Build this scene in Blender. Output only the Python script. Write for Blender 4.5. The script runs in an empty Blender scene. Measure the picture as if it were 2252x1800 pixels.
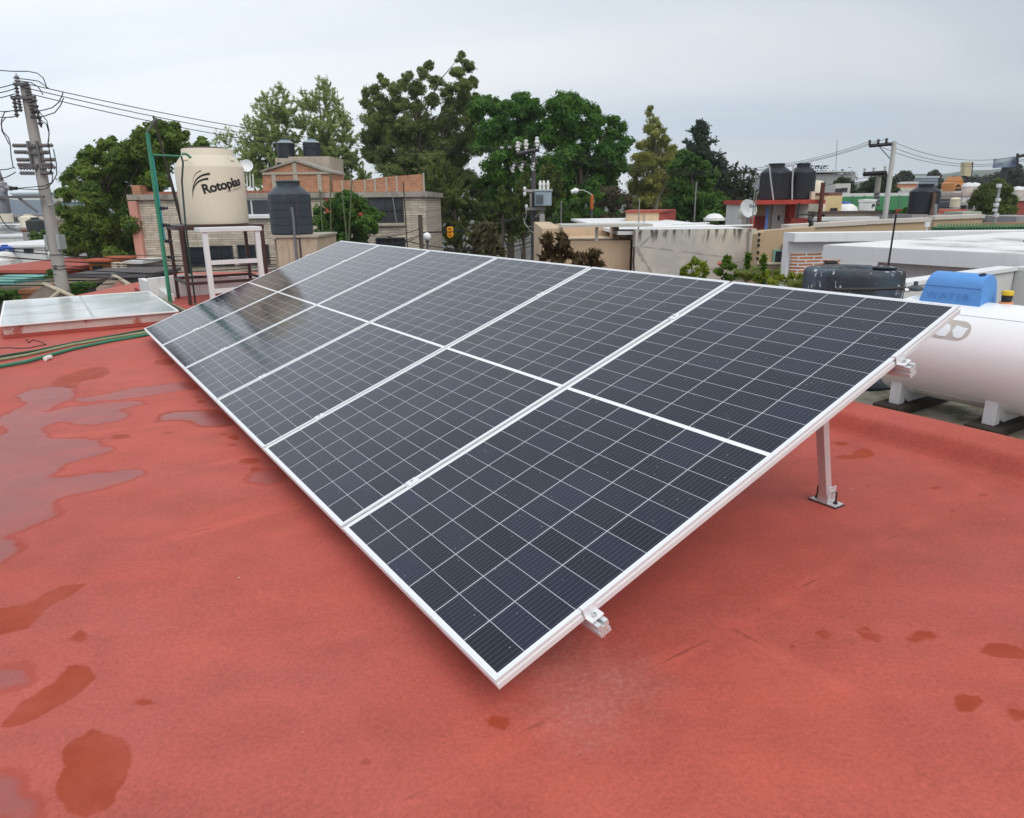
import bpy, math, random
import numpy as np
from mathutils import Vector, Matrix, noise as mnoise
random.seed(7); RNG = np.random.default_rng(11)
SC = bpy.context.scene
COL = SC.collection
rad = math.radians

# ------------------------------------------------------------------ camera
# x right, y forward, z up; the red roof is z = 0, the eye 1.36 m above it
RC = np.array([[0.9999365463439585, -0.0031454332280748676, -0.010817094586468345],
               [-0.011265135840100582, -0.2792006846577067, -0.9601666909445766],
               [0.0, 0.9602276208976446, -0.2792184020860069]])
FPX, CX, CY = 1565.0, 1126.0, 900.0
CAM = np.array([0.0, 0.0, 1.3607])
cd = bpy.data.cameras.new('camera'); cam = bpy.data.objects.new('camera', cd); COL.objects.link(cam)
cd.sensor_fit = 'HORIZONTAL'; cd.sensor_width = 36.0; cd.lens = FPX * 36.0 / 2252.0
cd.clip_start = 0.05; cd.clip_end = 6000.0
_m = Matrix.Identity(4)
for i in range(3):
    _m[i][0] = RC[0][i]; _m[i][1] = -RC[1][i]; _m[i][2] = -RC[2][i]; _m[i][3] = CAM[i]
cam.matrix_world = _m
SC.camera = cam

def ray(x, y): return RC.T @ np.array([(x - CX) / FPX, (y - CY) / FPX, 1.0])
def at(x, y, Y):
    d = ray(x, y); return CAM + d * (Y / d[1])
def gz(x, y, z=0.0):
    d = ray(x, y); return CAM + d * (z - CAM[2]) / d[2]

# ------------------------------------------------------------------ world: overcast sky over a Nishita sky
SUN_EL, SUN_AZ = rad(50), rad(152)          # azimuth from +Y towards +X
w = bpy.data.worlds.new('World'); SC.world = w; w.use_nodes = True
nt = w.node_tree; nd = nt.nodes; lk = nt.links
bg = nd['Background']; bg.inputs['Strength'].default_value = 0.112
sky = nd.new('ShaderNodeTexSky'); sky.sky_type = 'NISHITA'; sky.sun_disc = False
sky.sun_elevation = SUN_EL; sky.sun_rotation = SUN_AZ; sky.dust_density = 5.0; sky.air_density = 1.0
tc = nd.new('ShaderNodeTexCoord')
sep = nd.new('ShaderNodeSeparateXYZ'); lk.new(tc.outputs['Generated'], sep.inputs[0])
def wm(op, a, b=None):
    n = nd.new('ShaderNodeMath'); n.operation = op
    for i, v in enumerate((a, b)):
        if v is None: continue
        if isinstance(v, (int, float)): n.inputs[i].default_value = v
        else: lk.new(v, n.inputs[i])
    return n.outputs[0]
zz = wm('ADD', wm('MAXIMUM', sep.outputs[2], 0.0), 0.22)
cmb = nd.new('ShaderNodeCombineXYZ')
lk.new(wm('DIVIDE', sep.outputs[0], zz), cmb.inputs[0]); lk.new(wm('DIVIDE', sep.outputs[1], zz), cmb.inputs[1])
nz = nd.new('ShaderNodeTexNoise'); nz.inputs['Scale'].default_value = 0.55; nz.inputs['Detail'].default_value = 6.0
nz.inputs['Roughness'].default_value = 0.5; nz.inputs['Distortion'].default_value = 0.5
mp = nd.new('ShaderNodeMapping'); mp.inputs['Scale'].default_value = (0.8, 2.0, 1.0); mp.inputs['Location'].default_value = (3.1, 0.4, 0)
lk.new(cmb.outputs[0], mp.inputs[0]); lk.new(mp.outputs[0], nz.inputs['Vector'])
rp = nd.new('ShaderNodeValToRGB')
rp.color_ramp.elements[0].position = 0.33; rp.color_ramp.elements[0].color = (0.74, 0.82, 0.895, 1)
rp.color_ramp.elements[1].position = 0.66; rp.color_ramp.elements[1].color = (1.0, 1.0, 1.0, 1)
lk.new(nz.outputs['Fac'], rp.inputs[0])
# thinner cloud towards the sun side (left), thicker to the right
g = wm('ADD', wm('MULTIPLY', sep.outputs[0], -0.34), 1.0)
mulc = nd.new('ShaderNodeVectorMath'); mulc.operation = 'SCALE'; lk.new(rp.outputs[0], mulc.inputs[0])
lk.new(wm('MULTIPLY', g, 7.0), mulc.inputs['Scale'])
tint = nd.new('ShaderNodeVectorMath'); tint.operation = 'MULTIPLY'; tint.inputs[1].default_value = (0.965, 1.0, 1.04)
lk.new(mulc.outputs[0], tint.inputs[0])
mx = nd.new('ShaderNodeMix'); mx.data_type = 'RGBA'; mx.inputs[0].default_value = 0.93
lk.new(sky.outputs[0], mx.inputs[6]); lk.new(tint.outputs[0], mx.inputs[7]); lk.new(mx.outputs[2], bg.inputs['Color'])

sd = bpy.data.lights.new('sun', 'SUN'); sd.energy = 1.3; sd.angle = rad(40); sd.color = (1.0, 0.965, 0.91)
so = bpy.data.objects.new('sun', sd); COL.objects.link(so)
sdir = Vector((math.cos(SUN_EL) * math.sin(SUN_AZ), math.cos(SUN_EL) * math.cos(SUN_AZ), math.sin(SUN_EL)))
so.rotation_euler = sdir.to_track_quat('Z', 'Y').to_euler(); so.location = (0, 0, 30)
SC.view_settings.view_transform = 'Standard'; SC.view_settings.look = 'None'
SC.view_settings.exposure = 0.28; SC.view_settings.gamma = 1.0; SC.view_settings.use_curve_mapping = False
SC.render.engine = 'CYCLES'
SC.cycles.use_denoising = True; SC.cycles.max_bounces = 8; SC.cycles.transparent_max_bounces = 8
try: SC.cycles.denoiser = 'OPENIMAGEDENOISE'; SC.cycles.denoising_input_passes = 'RGB_ALBEDO_NORMAL'
except Exception: pass

# ------------------------------------------------------------------ mesh helpers
class MB:
    def __init__(s): s.v = []; s.f = []
    def add(s, vs, fs):
        o = len(s.v); s.v += [tuple(map(float, p)) for p in vs]; s.f += [tuple(i + o for i in f) for f in fs]; return s
    def box(s, p0, p1, M=None):
        x0, y0, z0 = p0; x1, y1, z1 = p1
        vs = [(x0,y0,z0),(x1,y0,z0),(x1,y1,z0),(x0,y1,z0),(x0,y0,z1),(x1,y0,z1),(x1,y1,z1),(x0,y1,z1)]
        if M is not None: vs = [M(*p) for p in vs]
        return s.add(vs, [(0,3,2,1),(4,5,6,7),(0,1,5,4),(1,2,6,5),(2,3,7,6),(3,0,4,7)])
    def prism(s, poly, ext):
        n = len(poly); e = np.array(ext, float)
        vs = [np.array(p, float) for p in poly] + [np.array(p, float) + e for p in poly]
        fs = [tuple(range(n))[::-1], tuple(range(n, 2 * n))] + [(i, (i + 1) % n, n + (i + 1) % n, n + i) for i in range(n)]
        return s.add(vs, fs)
    def tube(s, path, r, n=8, caps=True):
        P = [Vector(p) for p in path]; k = len(P)
        R = r if isinstance(r, (list, tuple)) else [r] * k
        vs = []; prev = None
        for i in range(k):
            t = (P[min(i + 1, k - 1)] - P[max(i - 1, 0)]).normalized()
            if prev is None:
                a = Vector((0, 0, 1)) if abs(t.z) < 0.9 else Vector((1, 0, 0)); u = t.cross(a).normalized()
            else:
                u = (prev - t * prev.dot(t)); u = u.normalized() if u.length > 1e-6 else prev
            prev = u; q = t.cross(u)
            for j in range(n):
                a = 2 * math.pi * j / n; vs.append(P[i] + (u * math.cos(a) + q * math.sin(a)) * R[i])
        fs = [(i * n + j, i * n + (j + 1) % n, (i + 1) * n + (j + 1) % n, (i + 1) * n + j) for i in range(k - 1) for j in range(n)]
        if caps: fs += [tuple(range(n))[::-1], tuple(range((k - 1) * n, k * n))]
        return s.add(vs, fs)
    def lathe(s, prof, c=(0, 0, 0), n=36, axis=None):
        M = axis or Matrix.Identity(3); c = Vector(c); vs = []
        for r, z in prof:
            for j in range(n):
                a = 2 * math.pi * j / n; vs.append(c + M @ Vector((r * math.cos(a), r * math.sin(a), z)))
        k = len(prof)
        fs = [(i * n + j, i * n + (j + 1) % n, (i + 1) * n + (j + 1) % n, (i + 1) * n + j) for i in range(k - 1) for j in range(n)]
        if prof[0][0] > 1e-5: fs.append(tuple(range(n))[::-1])
        if prof[-1][0] > 1e-5: fs.append(tuple(range((k - 1) * n, k * n)))
        return s.add(vs, fs)
    def ball(s, c, r, sz=1.0, n=16):
        return s.lathe([(r * math.sin(math.pi * i / 10), -r * sz * math.cos(math.pi * i / 10)) for i in range(11)], c, n)
    def quad(s, a, b, c, d): return s.add([a, b, c, d], [(0, 1, 2, 3)])
    def build(s, name, m, parent=None, smooth=False, bevel=0.0, seg=2):
        me = bpy.data.meshes.new(name)
        root = parent
        while root is not None and root.parent is not None: root = root.parent
        vs = s.v
        if root is not None:
            inv = root.matrix_basis.inverted(); vs = [tuple(inv @ Vector(p)) for p in vs]
        me.from_pydata(vs, [], s.f); me.materials.append(m); me.update()
        bm_fix(me)
        o = bpy.data.objects.new(name, me); COL.objects.link(o)
        if parent is not None: o.parent = parent
        if smooth:
            me.polygons.foreach_set('use_smooth', [True] * len(me.polygons)); me.set_sharp_from_angle(angle=rad(38))
        if bevel > 0:
            b = o.modifiers.new('bevel', 'BEVEL'); b.width = bevel; b.segments = seg; b.limit_method = 'ANGLE'; b.angle_limit = rad(40)
        return o
import bmesh
def bm_fix(me):
    bm = bmesh.new(); bm.from_mesh(me); bmesh.ops.remove_doubles(bm, verts=bm.verts, dist=1e-6)
    bmesh.ops.recalc_face_normals(bm, faces=bm.faces); bm.to_mesh(me); bm.free()

def tag(o, label=None, cat=None, group=None, kind=None):
    if label: o['label'] = label
    if cat: o['category'] = cat
    if group: o['group'] = group
    if kind: o['kind'] = kind
    return o
def thing(name, label, cat, loc=(0, 0, 0), rz=0.0, group=None, mat=None):
    o = bpy.data.objects.new(name, None); COL.objects.link(o); o.empty_display_size = 0.2
    if mat is not None: o.matrix_basis = mat
    else: o.location = tuple(map(float, loc)); o.rotation_euler = (0, 0, rz)
    # keep matrix_basis valid at once
    return tag(o, label, cat, group)
def copy_tree(o, parent=None):
    c = o.copy(); COL.objects.link(c)
    if parent is not None: c.parent = parent
    for ch in [x for x in bpy.data.objects if x.parent == o]: copy_tree(ch, c)
    return c

# ------------------------------------------------------------------ materials
MATS = {}
def newmat(name):
    m = bpy.data.materials.new(name); m.use_nodes = True
    return m, m.node_tree, m.node_tree.nodes['Principled BSDF']
def N(t, kind, **kw):
    n = t.nodes.new(kind)
    for k, v in kw.items():
        if k.startswith('i_'):
            key = k[2:].replace('_', ' ')
            n.inputs[key].default_value = v
        else: setattr(n, k, v)
    return n
def M2(t, op, a, b=None, c=None, clamp=False):
    n = t.nodes.new('ShaderNodeMath'); n.operation = op; n.use_clamp = clamp
    for i, v in enumerate((a, b, c)):
        if v is None: continue
        if isinstance(v, (int, float)): n.inputs[i].default_value = v
        else: t.links.new(v, n.inputs[i])
    return n.outputs[0]
def MIX(t, f, a, b, mode='MIX'):
    n = t.nodes.new('ShaderNodeMix'); n.data_type = 'RGBA'; n.blend_type = mode
    for i, v in ((0, f), (6, a), (7, b)):
        if isinstance(v, (int, float)): n.inputs[i].default_value = v
        elif isinstance(v, tuple): n.inputs[i].default_value = (*v, 1) if len(v) == 3 else v
        else: t.links.new(v, n.inputs[i])
    return n.outputs[2]
def SS(t, x, lo, hi):   # smoothstep
    n = t.nodes.new('ShaderNodeMapRange'); n.interpolation_type = 'SMOOTHSTEP'
    t.links.new(x, n.inputs[0]); n.inputs[1].default_value = lo; n.inputs[2].default_value = hi
    return n.outputs[0]
def NZ(t, vec, scale, detail=5.0, rough=0.55, dist=0.0):
    n = t.nodes.new('ShaderNodeTexNoise'); n.inputs['Scale'].default_value = scale; n.inputs['Detail'].default_value = detail
    n.inputs['Roughness'].default_value = rough; n.inputs['Distortion'].default_value = dist
    if vec is not None: t.links.new(vec, n.inputs['Vector'])
    return n.outputs['Fac']
def OC(t): return t.nodes.new('ShaderNodeTexCoord').outputs['Object']
def MAP(t, vec, scale=(1, 1, 1), loc=(0, 0, 0), rot=(0, 0, 0)):
    n = t.nodes.new('ShaderNodeMapping'); n.inputs['Scale'].default_value = scale; n.inputs['Location'].default_value = loc
    n.inputs['Rotation'].default_value = rot; t.links.new(vec, n.inputs[0]); return n.outputs[0]
def s2l(*c): return tuple((x / 255 / 12.92 if x / 255 <= 0.04045 else ((x / 255 + 0.055) / 1.055) ** 2.4) for x in c)
def BUMP(t, b, h, strength=0.3, dist=0.01):
    n = t.nodes.new('ShaderNodeBump'); n.inputs['Strength'].default_value = strength; n.inputs['Distance'].default_value = dist
    t.links.new(h, n.inputs['Height']); t.links.new(n.outputs[0], b.inputs['Normal'])
def mat(name, col, rough=0.7, var=0.14, scale=3.0, bump=0.0, bscale=40.0, metal=0.0, spec=0.4, col2=None, lo=0.5, hi=0.62, streak=0.0):
    """painted / plastered / plastic surface: colour with uneven tone, optional patches of a second colour and vertical streaks"""
    if name in MATS: return MATS[name]
    m, t, b = newmat(name); v = OC(t)
    n1 = NZ(t, v, scale); n2 = NZ(t, v, scale * 7.3, 3.0)
    f = M2(t, 'ADD', M2(t, 'MULTIPLY', M2(t, 'SUBTRACT', n1, 0.5), var * 3.2), M2(t, 'MULTIPLY', M2(t, 'SUBTRACT', n2, 0.5), var * 1.2))
    f = M2(t, 'ADD', f, 1.0)
    base = (col[0], col[1], col[2])
    if col2 is not None:
        n3 = NZ(t, MAP(t, v, loc=(5.2, 1.3, 7.7)), scale * 0.9, 7.0, 0.62)
        base = MIX(t, SS(t, n3, lo, hi), base, col2)
    if streak > 0:
        n4 = NZ(t, MAP(t, v, scale=(9, 9, 0.7)), 1.2, 4.0)
        base = MIX(t, M2(t, 'MULTIPLY', SS(t, n4, 0.5, 0.78), streak), base, (0.03, 0.028, 0.025))
    c = t.nodes.new('ShaderNodeVectorMath'); c.operation = 'SCALE'
    if isinstance(base, tuple): c.inputs[0].default_value = base
    else: t.links.new(base, c.inputs[0])
    t.links.new(f, c.inputs['Scale']); t.links.new(c.outputs[0], b.inputs['Base Color'])
    b.inputs['Roughness'].default_value = rough; b.inputs['Metallic'].default_value = metal; b.inputs['Specular IOR Level'].default_value = spec
    if bump > 0: BUMP(t, b, NZ(t, v, bscale, 4.0), bump, 0.02)
    MATS[name] = m; return m
def brickmat(name, c1, c2, mortar, bw, bh, ms=0.012, off=0.5, axes='xz', bump=0.4, rough=0.85, soft=0.1):
    if name in MATS: return MATS[name]
    m, t, b = newmat(name); v = OC(t)
    s = t.nodes.new('ShaderNodeSeparateXYZ'); t.links.new(v, s.inputs[0])
    k = t.nodes.new('ShaderNodeCombineXYZ'); jit = M2(t, 'MULTIPLY', M2(t, 'SUBTRACT', NZ(t, v, 2.3, 3.0), 0.5), bh * 0.5)
    t.links.new(s.outputs['xyz'.index(axes[0])], k.inputs[0]); t.links.new(M2(t, 'ADD', s.outputs['xyz'.index(axes[1])], jit), k.inputs[1])
    br = t.nodes.new('ShaderNodeTexBrick'); br.offset = off
    for nm, val in (('Scale', 1.0), ('Mortar Size', ms), ('Mortar Smooth', soft), ('Brick Width', bw), ('Row Height', bh), ('Bias', 0.0)): br.inputs[nm].default_value = val
    br.inputs['Color1'].default_value = (*c1, 1); br.inputs['Color2'].default_value = (*c2, 1); br.inputs['Mortar'].default_value = (*mortar, 1)
    t.links.new(k.outputs[0], br.inputs['Vector'])
    f = M2(t, 'ADD', M2(t, 'MULTIPLY', M2(t, 'SUBTRACT', NZ(t, v, 3.0, 6.0), 0.5), 0.9), 1.0)
    c = t.nodes.new('ShaderNodeVectorMath'); c.operation = 'SCALE'; t.links.new(br.outputs['Color'], c.inputs[0]); t.links.new(f, c.inputs['Scale'])
    t.links.new(c.outputs[0], b.inputs['Base Color']); b.inputs['Roughness'].default_value = rough
    BUMP(t, b, M2(t, 'SUBTRACT', 1.0, br.outputs['Fac']), bump, 0.03)
    MATS[name] = m; return m
def glassmat(name, col, rough=0.08, var=0.3):
    if name in MATS: return MATS[name]
    m, t, b = newmat(name); v = OC(t)
    base = MIX(t, NZ(t, v, 1.7, 3.0), tuple(x * (1 - var) for x in col), tuple(x * (1 + var) for x in col))
    t.links.new(base, b.inputs['Base Color']); b.inputs['Roughness'].default_value = rough; b.inputs['Specular IOR Level'].default_value = 0.6
    MATS[name] = m; return m
def leafmat(name, dark, light):
    if name in MATS: return MATS[name]
    m, t, b = newmat(name)
    a = t.nodes.new('ShaderNodeAttribute'); a.attribute_name = 'tone'
    c = MIX(t, a.outputs['Fac'], dark, light)
    t.links.new(c, b.inputs['Base Color']); b.inputs['Roughness'].default_value = 0.62; b.inputs['Specular IOR Level'].default_value = 0.25
    tr = t.nodes.new('ShaderNodeBsdfTranslucent'); t.links.new(MIX(t, 0.5, c, light), tr.inputs['Color'])
    ms = t.nodes.new('ShaderNodeMixShader'); ms.inputs[0].default_value = 0.5
    t.links.new(b.outputs[0], ms.inputs[1]); t.links.new(tr.outputs[0], ms.inputs[2])
    t.links.new(ms.outputs[0], t.nodes['Material Output'].inputs['Surface'])
    MATS[name] = m; return m

# house axes: e1 runs along the array's rows (away, to the left), e2 up its slope (away, to the right)
E1 = np.array([-0.549, 0.8358, 0.0]); E1 /= np.linalg.norm(E1); E2 = np.array([-E1[1] * -1, -E1[0] * 1, 0.0])
E2 = np.array([E1[1], -E1[0], 0.0])
O0 = np.array([-0.053, 1.627, 0.0])
def H(u, v, z=0.0): return O0 + E1 * u + E2 * v + np.array([0, 0, z])
def HB(v, u, z): return H(u, v, z)     # box coordinates (v, u, z): right-handed
def to_uv(p): d = np.array(p) - O0; return float(d @ E1), float(d @ E2)
TH = rad(20.247); LEN = 2.279 * 1.0349; PW = 1.134; GAP = 0.02; H0 = 0.13
def A(u, v, w_=0.0):
    return H(u, v * math.cos(TH) - w_ * math.sin(TH), H0 + v * math.sin(TH) + w_ * math.cos(TH))
def AB(v, u, w_): return A(u, v, w_)
AX = E2 * math.cos(TH) + np.array([0, 0, math.sin(TH)]); AN = -E2 * math.sin(TH) + np.array([0, 0, math.cos(TH)])
def amat(u, v, w_=0.0):
    p = A(u, v, w_); m = Matrix.Identity(4)
    for i in range(3): m[i][0] = AX[i]; m[i][1] = E1[i]; m[i][2] = AN[i]; m[i][3] = p[i]
    return m
def px(x0, y0, x1, y1, Y):
    """rectangle seen at a given distance -> (x0, x1, z0, z1) in metres"""
    xa = at(x0, (y0 + y1) / 2, Y)[0]; xb = at(x1, (y0 + y1) / 2, Y)[0]
    zt = at((x0 + x1) / 2, y0, Y)[2]; zb = at((x0 + x1) / 2, y1, Y)[2]
    return xa, xb, zb, zt
def pbox(mb, r, Y0, Y1): return mb.box((r[0], Y0, r[2]), (r[1], Y1, r[3]))
GZ = -6.0   # street level

# ================================================================== ground and the red roof
gm = mat('ground_dirt', (0.09, 0.085, 0.075), 0.95, 0.3, 0.05, col2=(0.05, 0.06, 0.035))
tag(MB().quad((-1600, -200, GZ), (1600, -200, GZ), (1600, 1000, GZ), (-1600, 1000, GZ)).build('ground', gm), kind='structure')

def sdf(poly, P):
    """signed distance (inside negative) of points P to a polygon"""
    poly = np.array(poly, float)[:, :2]; n = len(poly); d = np.full(len(P), 1e9); inside = np.zeros(len(P), bool)
    for i in range(n):
        a = poly[i]; b = poly[(i + 1) % n]; e = b - a; wv = P - a
        tt = np.clip((wv @ e) / (e @ e + 1e-12), 0, 1); q = wv - tt[:, None] * e; d = np.minimum(d, (q * q).sum(1))
        c1 = P[:, 1] >= a[1]; c2 = P[:, 1] < b[1]; c3 = e[0] * wv[:, 1] > e[1] * wv[:, 0]
        k = (c1 & c2 & c3) | (~c1 & ~c2 & ~c3); inside ^= k
    d = np.sqrt(d); return np.where(inside, -d, d)
def ldist(a, b, P):
    a = np.array(a)[:2]; b = np.array(b)[:2]; e = b - a; wv = P - a
    tt = np.clip((wv @ e) / (e @ e), 0, 1); return np.sqrt(((wv - tt[:, None] * e) ** 2).sum(1))
q8 = lambda x, y: (x / 3.08, 760 + y / 3.08)
full = lambda x, y: (x * 1.0445, y * 1.0445)
y5 = lambda x, y: (1740 + x / 3.746, 680 + y / 3.746)
def poly(f, pts): return [gz(*f(x, y)) for x, y in pts]
def ell(f, x, y, rx, ry, n=14):
    return [gz(*f(x + rx * math.cos(6.2832 * i / n) * (1 + 0.18 * math.sin(3 * i + x)), y + ry * math.sin(6.2832 * i / n))) for i in range(n)]
POOL = [poly(q8, [(510,335),(480,290),(370,278),(200,300),(90,350),(180,390),(30,470),(-40,500),(-60,540),(30,545),(40,580),(-20,610),(-80,620),(-80,1290),(60,1310),(200,1230),(380,1140),(390,1070),(440,1035),(620,990),(830,935),(960,890),(970,855),(900,840),(700,860),(480,890),(335,895),(420,830),(560,780),(680,740),(745,700),(690,655),(690,630),(600,632),(370,625),(305,595),(310,560),(400,515),(520,535),(680,540),(810,510),(875,470),(870,455),(780,440),(980,400),(960,375),(760,385),(470,412),(300,455),(470,362)]),
        poly(q8, [(470,362),(720,330),(900,290),(1180,255),(1290,240),(1350,295),(1200,310),(1000,345),(800,370),(560,392)]),
        poly(q8, [(1680,945),(1690,885),(1760,850),(1850,840),(1910,850),(1930,900),(1880,940),(1780,950)]),
        poly(q8, [(1065,520),(1080,480),(1160,455),(1300,450),(1420,440),(1500,440),(1590,540),(1450,550),(1350,540),(1310,515),(1200,505)]),
        poly(full, [(-40,1400),(50,1398),(60,1420),(45,1450),(-40,1475)]), poly(full, [(-40,1638),(50,1640),(78,1675),(60,1735),(-40,1740)]),
        poly(full, [(-40,1115),(30,1130),(40,1160),(10,1190),(-40,1200)])]
WET = [poly(q8, [(345,262),(420,200),(560,165),(640,148),(740,150),(745,185),(700,215),(560,240),(520,265),(510,330),(430,300),(370,275)]),
       poly(q8, [(1055,520),(1075,470),(1160,445),(1300,440),(1420,430),(1500,430),(1600,545),(1450,558),(1350,548),(1310,520),(1200,512)]),
       poly(q8, [(1190,260),(1300,236),(1380,300),(1250,290)]),
       poly(q8, [(1620,790),(1640,770),(1750,770),(1740,800),(1660,815)]), poly(q8, [(1680,850),(1720,830),(1760,840),(1740,862)]),
       ell(q8,1575,625,45,16), ell(q8,1517,605,32,9), ell(q8,1580,680,36,9), ell(q8,1598,713,22,6), ell(q8,1135,597,34,9), ell(q8,1322,350,22,5), ell(q8,1355,381,26,6), ell(q8,815,620,66,14),
       ell(q8,1120,112,75,22), ell(q8,1065,78,25,5), poly(q8, [(-30,1350),(120,1330),(160,1370),(120,1420),(60,1440),(-30,1500)]),
       poly(full, [(-30,1285),(60,1270),(120,1235),(175,1228),(150,1250),(100,1280),(60,1320),(-30,1340)]),
       poly(full, [(5,1530),(40,1480),(100,1440),(150,1400),(185,1395),(190,1430),(150,1470),(90,1510),(60,1530),(15,1535)]),
       poly(full, [(118,1660),(135,1570),(180,1533),(240,1560),(272,1600),(265,1640),(230,1690),(190,1716),(140,1705)]),
       ell(full,1045,1522,22,15), ell(full,170,1335,18,10), ell(full,290,1475,25,9)]
for e in [(1660,1370,12,10),(1590,1293,10,6),(1755,1345,12,5),(1790,1363,12,6),(1830,1340,20,8),(1900,1355,14,8),(1945,1340,30,9),(1750,1365,10,4),(2110,1368,46,17),(2140,1500,20,20),(2030,1480,26,20),(1925,1475,10,6),(1890,1300,10,6),(1805,1320,8,5),(1770,1293,6,3),(2090,1290,8,4),(1725,1330,7,4)]:
    WET.append(ell(full, *e))
for e in [(600,1198,95,38),(425,1112,70,16),(425,1222,70,18),(625,1265,36,9),(578,1335,14,7),(1172,1476,52,10),(655,1455,18,6),(300,1250,30,10),(1580,1540,30,8),(1000,1380,22,5)]:
    WET.append(ell(y5, *e))
SEAM = [(q8(0,745),q8(440,680)),(q8(0,1085),q8(1025,897)),(q8(1025,897),q8(1800,738)),(q8(370,622),q8(1320,512)),(q8(700,1440),q8(1330,1262)),(q8(1330,1262),q8(2156,1040)),
        (q8(300,455),q8(1330,300)),(full(850,1690),full(1540,1322)),(full(1540,1322),full(2060,1030)),(full(1540,1325),full(2156,1652)),(full(1000,1605),full(1190,1490)),(full(0,735),full(300,690))]
def roofgrid():
    us = np.concatenate([np.arange(-4.2, -1.5, .09), np.arange(-1.5, 5.0, .034), np.arange(5.0, 10.31, .06), np.arange(10.36, 13.0, .12)])
    vs = np.concatenate([np.arange(-8.0, -4.4, .12), np.arange(-4.4, 2.9, .04), np.arange(2.9, 3.385, .016)])
    U, V = np.meshgrid(us, vs, indexing='ij'); nu, nv = U.shape
    P = O0[None, :2] + U.reshape(-1, 1) * E1[None, :2] + V.reshape(-1, 1) * E2[None, :2]
    v = V.ravel(); u = U.ravel()
    s = lambda x, a, b: np.clip((x - a) / (b - a), 0, 1) ** 2 * (3 - 2 * np.clip((x - a) / (b - a), 0, 1))
    z = 0.115 * s(v, 3.03, 3.115) + 0.012 * s(v, 3.1, 3.3) - 0.05 * s(v, 3.33, 3.375)
    z += 0.004 * np.sin(u * 2.1 + v * 1.3) * np.sin(v * 1.7 - u * .6) * (v < 3.0)
    z += 0.008 * np.sin(u * 1.9 + 1) * s(v, 3.02, 3.1)
    keep_v = ~((u > 10.2) & (v < 0.55))
    idx = np.arange(nu * nv).reshape(nu, nv)
    F = np.stack([idx[:-1, :-1], idx[1:, :-1], idx[1:, 1:], idx[:-1, 1:]], -1).reshape(-1, 4)
    F = F[keep_v[F].all(1)]
    me = bpy.data.meshes.new('roof')
    me.from_pydata(np.column_stack([P, z]).tolist(), [], F[:, ::-1].tolist())
    me.polygons.foreach_set('use_smooth', [True] * len(me.polygons))
    def attr(nm, val):
        a = me.attributes.new(nm, 'FLOAT', 'POINT'); a.data.foreach_set('value', np.clip(val, -1, 1).astype(np.float32))
    PW_ = np.array([[x + .045 * mnoise.noise((x * 4.2, y * 4.2, 0)) + .022 * mnoise.noise((x * 11, y * 11, 5)), y + .045 * mnoise.noise((x * 4.2, y * 4.2, 9)) + .022 * mnoise.noise((x * 11, y * 11, 14))] for x, y in P])
    d = np.full(len(P), 1.0)
    for p in POOL: d = np.minimum(d, sdf(p, PW_))
    attr('pool', d)
    d = np.full(len(P), 1.0)
    for p in WET: d = np.minimum(d, sdf(p, P + (PW_ - P) * .55))
    attr('wet', d)
    d = np.full(len(P), 1.0)
    for a, b in SEAM: d = np.minimum(d, ldist(gz(*a), gz(*b), P))
    attr('seam', d)
    d = np.full(len(P), 1.0)
    for x, y, r in ((1180, 1400, .12), (1215, 1480, .09), (1270, 1430, .1), (1240, 1500, .05)):
        c = gz(*full(x, y))[:2]; d = np.minimum(d, np.sqrt(((P - c) ** 2).sum(1)) - r)
    attr('chalk', d)
    return me
m, t, b = newmat('red_roof_paint'); v = OC(t)
def AT(nm):
    a = t.nodes.new('ShaderNodeAttribute'); a.attribute_name = nm; return a.outputs['Fac']
big = NZ(t, v, 0.55, 4.0, 0.5); mid = NZ(t, MAP(t, v, rot=(0, 0, rad(-28)), scale=(0.8, 3.0, 1)), 1.3, 6.0, 0.6); fine = NZ(t, v, 60.0, 4.0, 0.65); wob = NZ(t, v, 9.0, 5.0, 0.6)
f = M2(t, 'ADD', 1.0, M2(t, 'MULTIPLY', M2(t, 'SUBTRACT', big, 0.5), 0.50))
f = M2(t, 'ADD', f, M2(t, 'MULTIPLY', M2(t, 'SUBTRACT', mid, 0.5), 0.42))
f = M2(t, 'ADD', f, M2(t, 'MULTIPLY', M2(t, 'SUBTRACT', fine, 0.5), 0.42))
f = M2(t, 'ADD', f, M2(t, 'MULTIPLY', M2(t, 'SUBTRACT', NZ(t, v, 90.0, 4.0, 0.75), 0.5), 0.85))
f = M2(t, 'ADD', f, M2(t, 'MULTIPLY', M2(t, 'SUBTRACT', NZ(t, v, 4.3, 6.0, 0.62, 0.6), 0.5), 0.42))
seam = M2(t, 'ADD', AT('seam'), M2(t, 'MULTIPLY', M2(t, 'SUBTRACT', wob, 0.5), 0.012))
sl = M2(t, 'SUBTRACT', 1.0, SS(t, seam, 0.001, 0.007))
sk_ = SS(t, NZ(t, v, 2.2, 4.0), 0.36, 0.58)
f = M2(t, 'SUBTRACT', f, M2(t, 'MULTIPLY', sl, M2(t, 'MULTIPLY', sk_, 0.26)))
lap = M2(t, 'MULTIPLY', SS(t, seam, 0.004, 0.010), M2(t, 'SUBTRACT', 1.0, SS(t, seam, 0.012, 0.055)))
f = M2(t, 'ADD', f, M2(t, 'MULTIPLY', lap, M2(t, 'MULTIPLY', sk_, 0.13)))
dry = t.nodes.new('ShaderNodeVectorMath'); dry.operation = 'SCALE'
hue = MIX(t, SS(t, NZ(t, MAP(t, v, loc=(3, 8, 0)), 0.9, 5.0), 0.35, 0.7), (0.445, 0.088, 0.062), (0.430, 0.098, 0.076))
t.links.new(hue, dry.inputs[0]); t.links.new(f, dry.inputs['Scale'])
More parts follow.
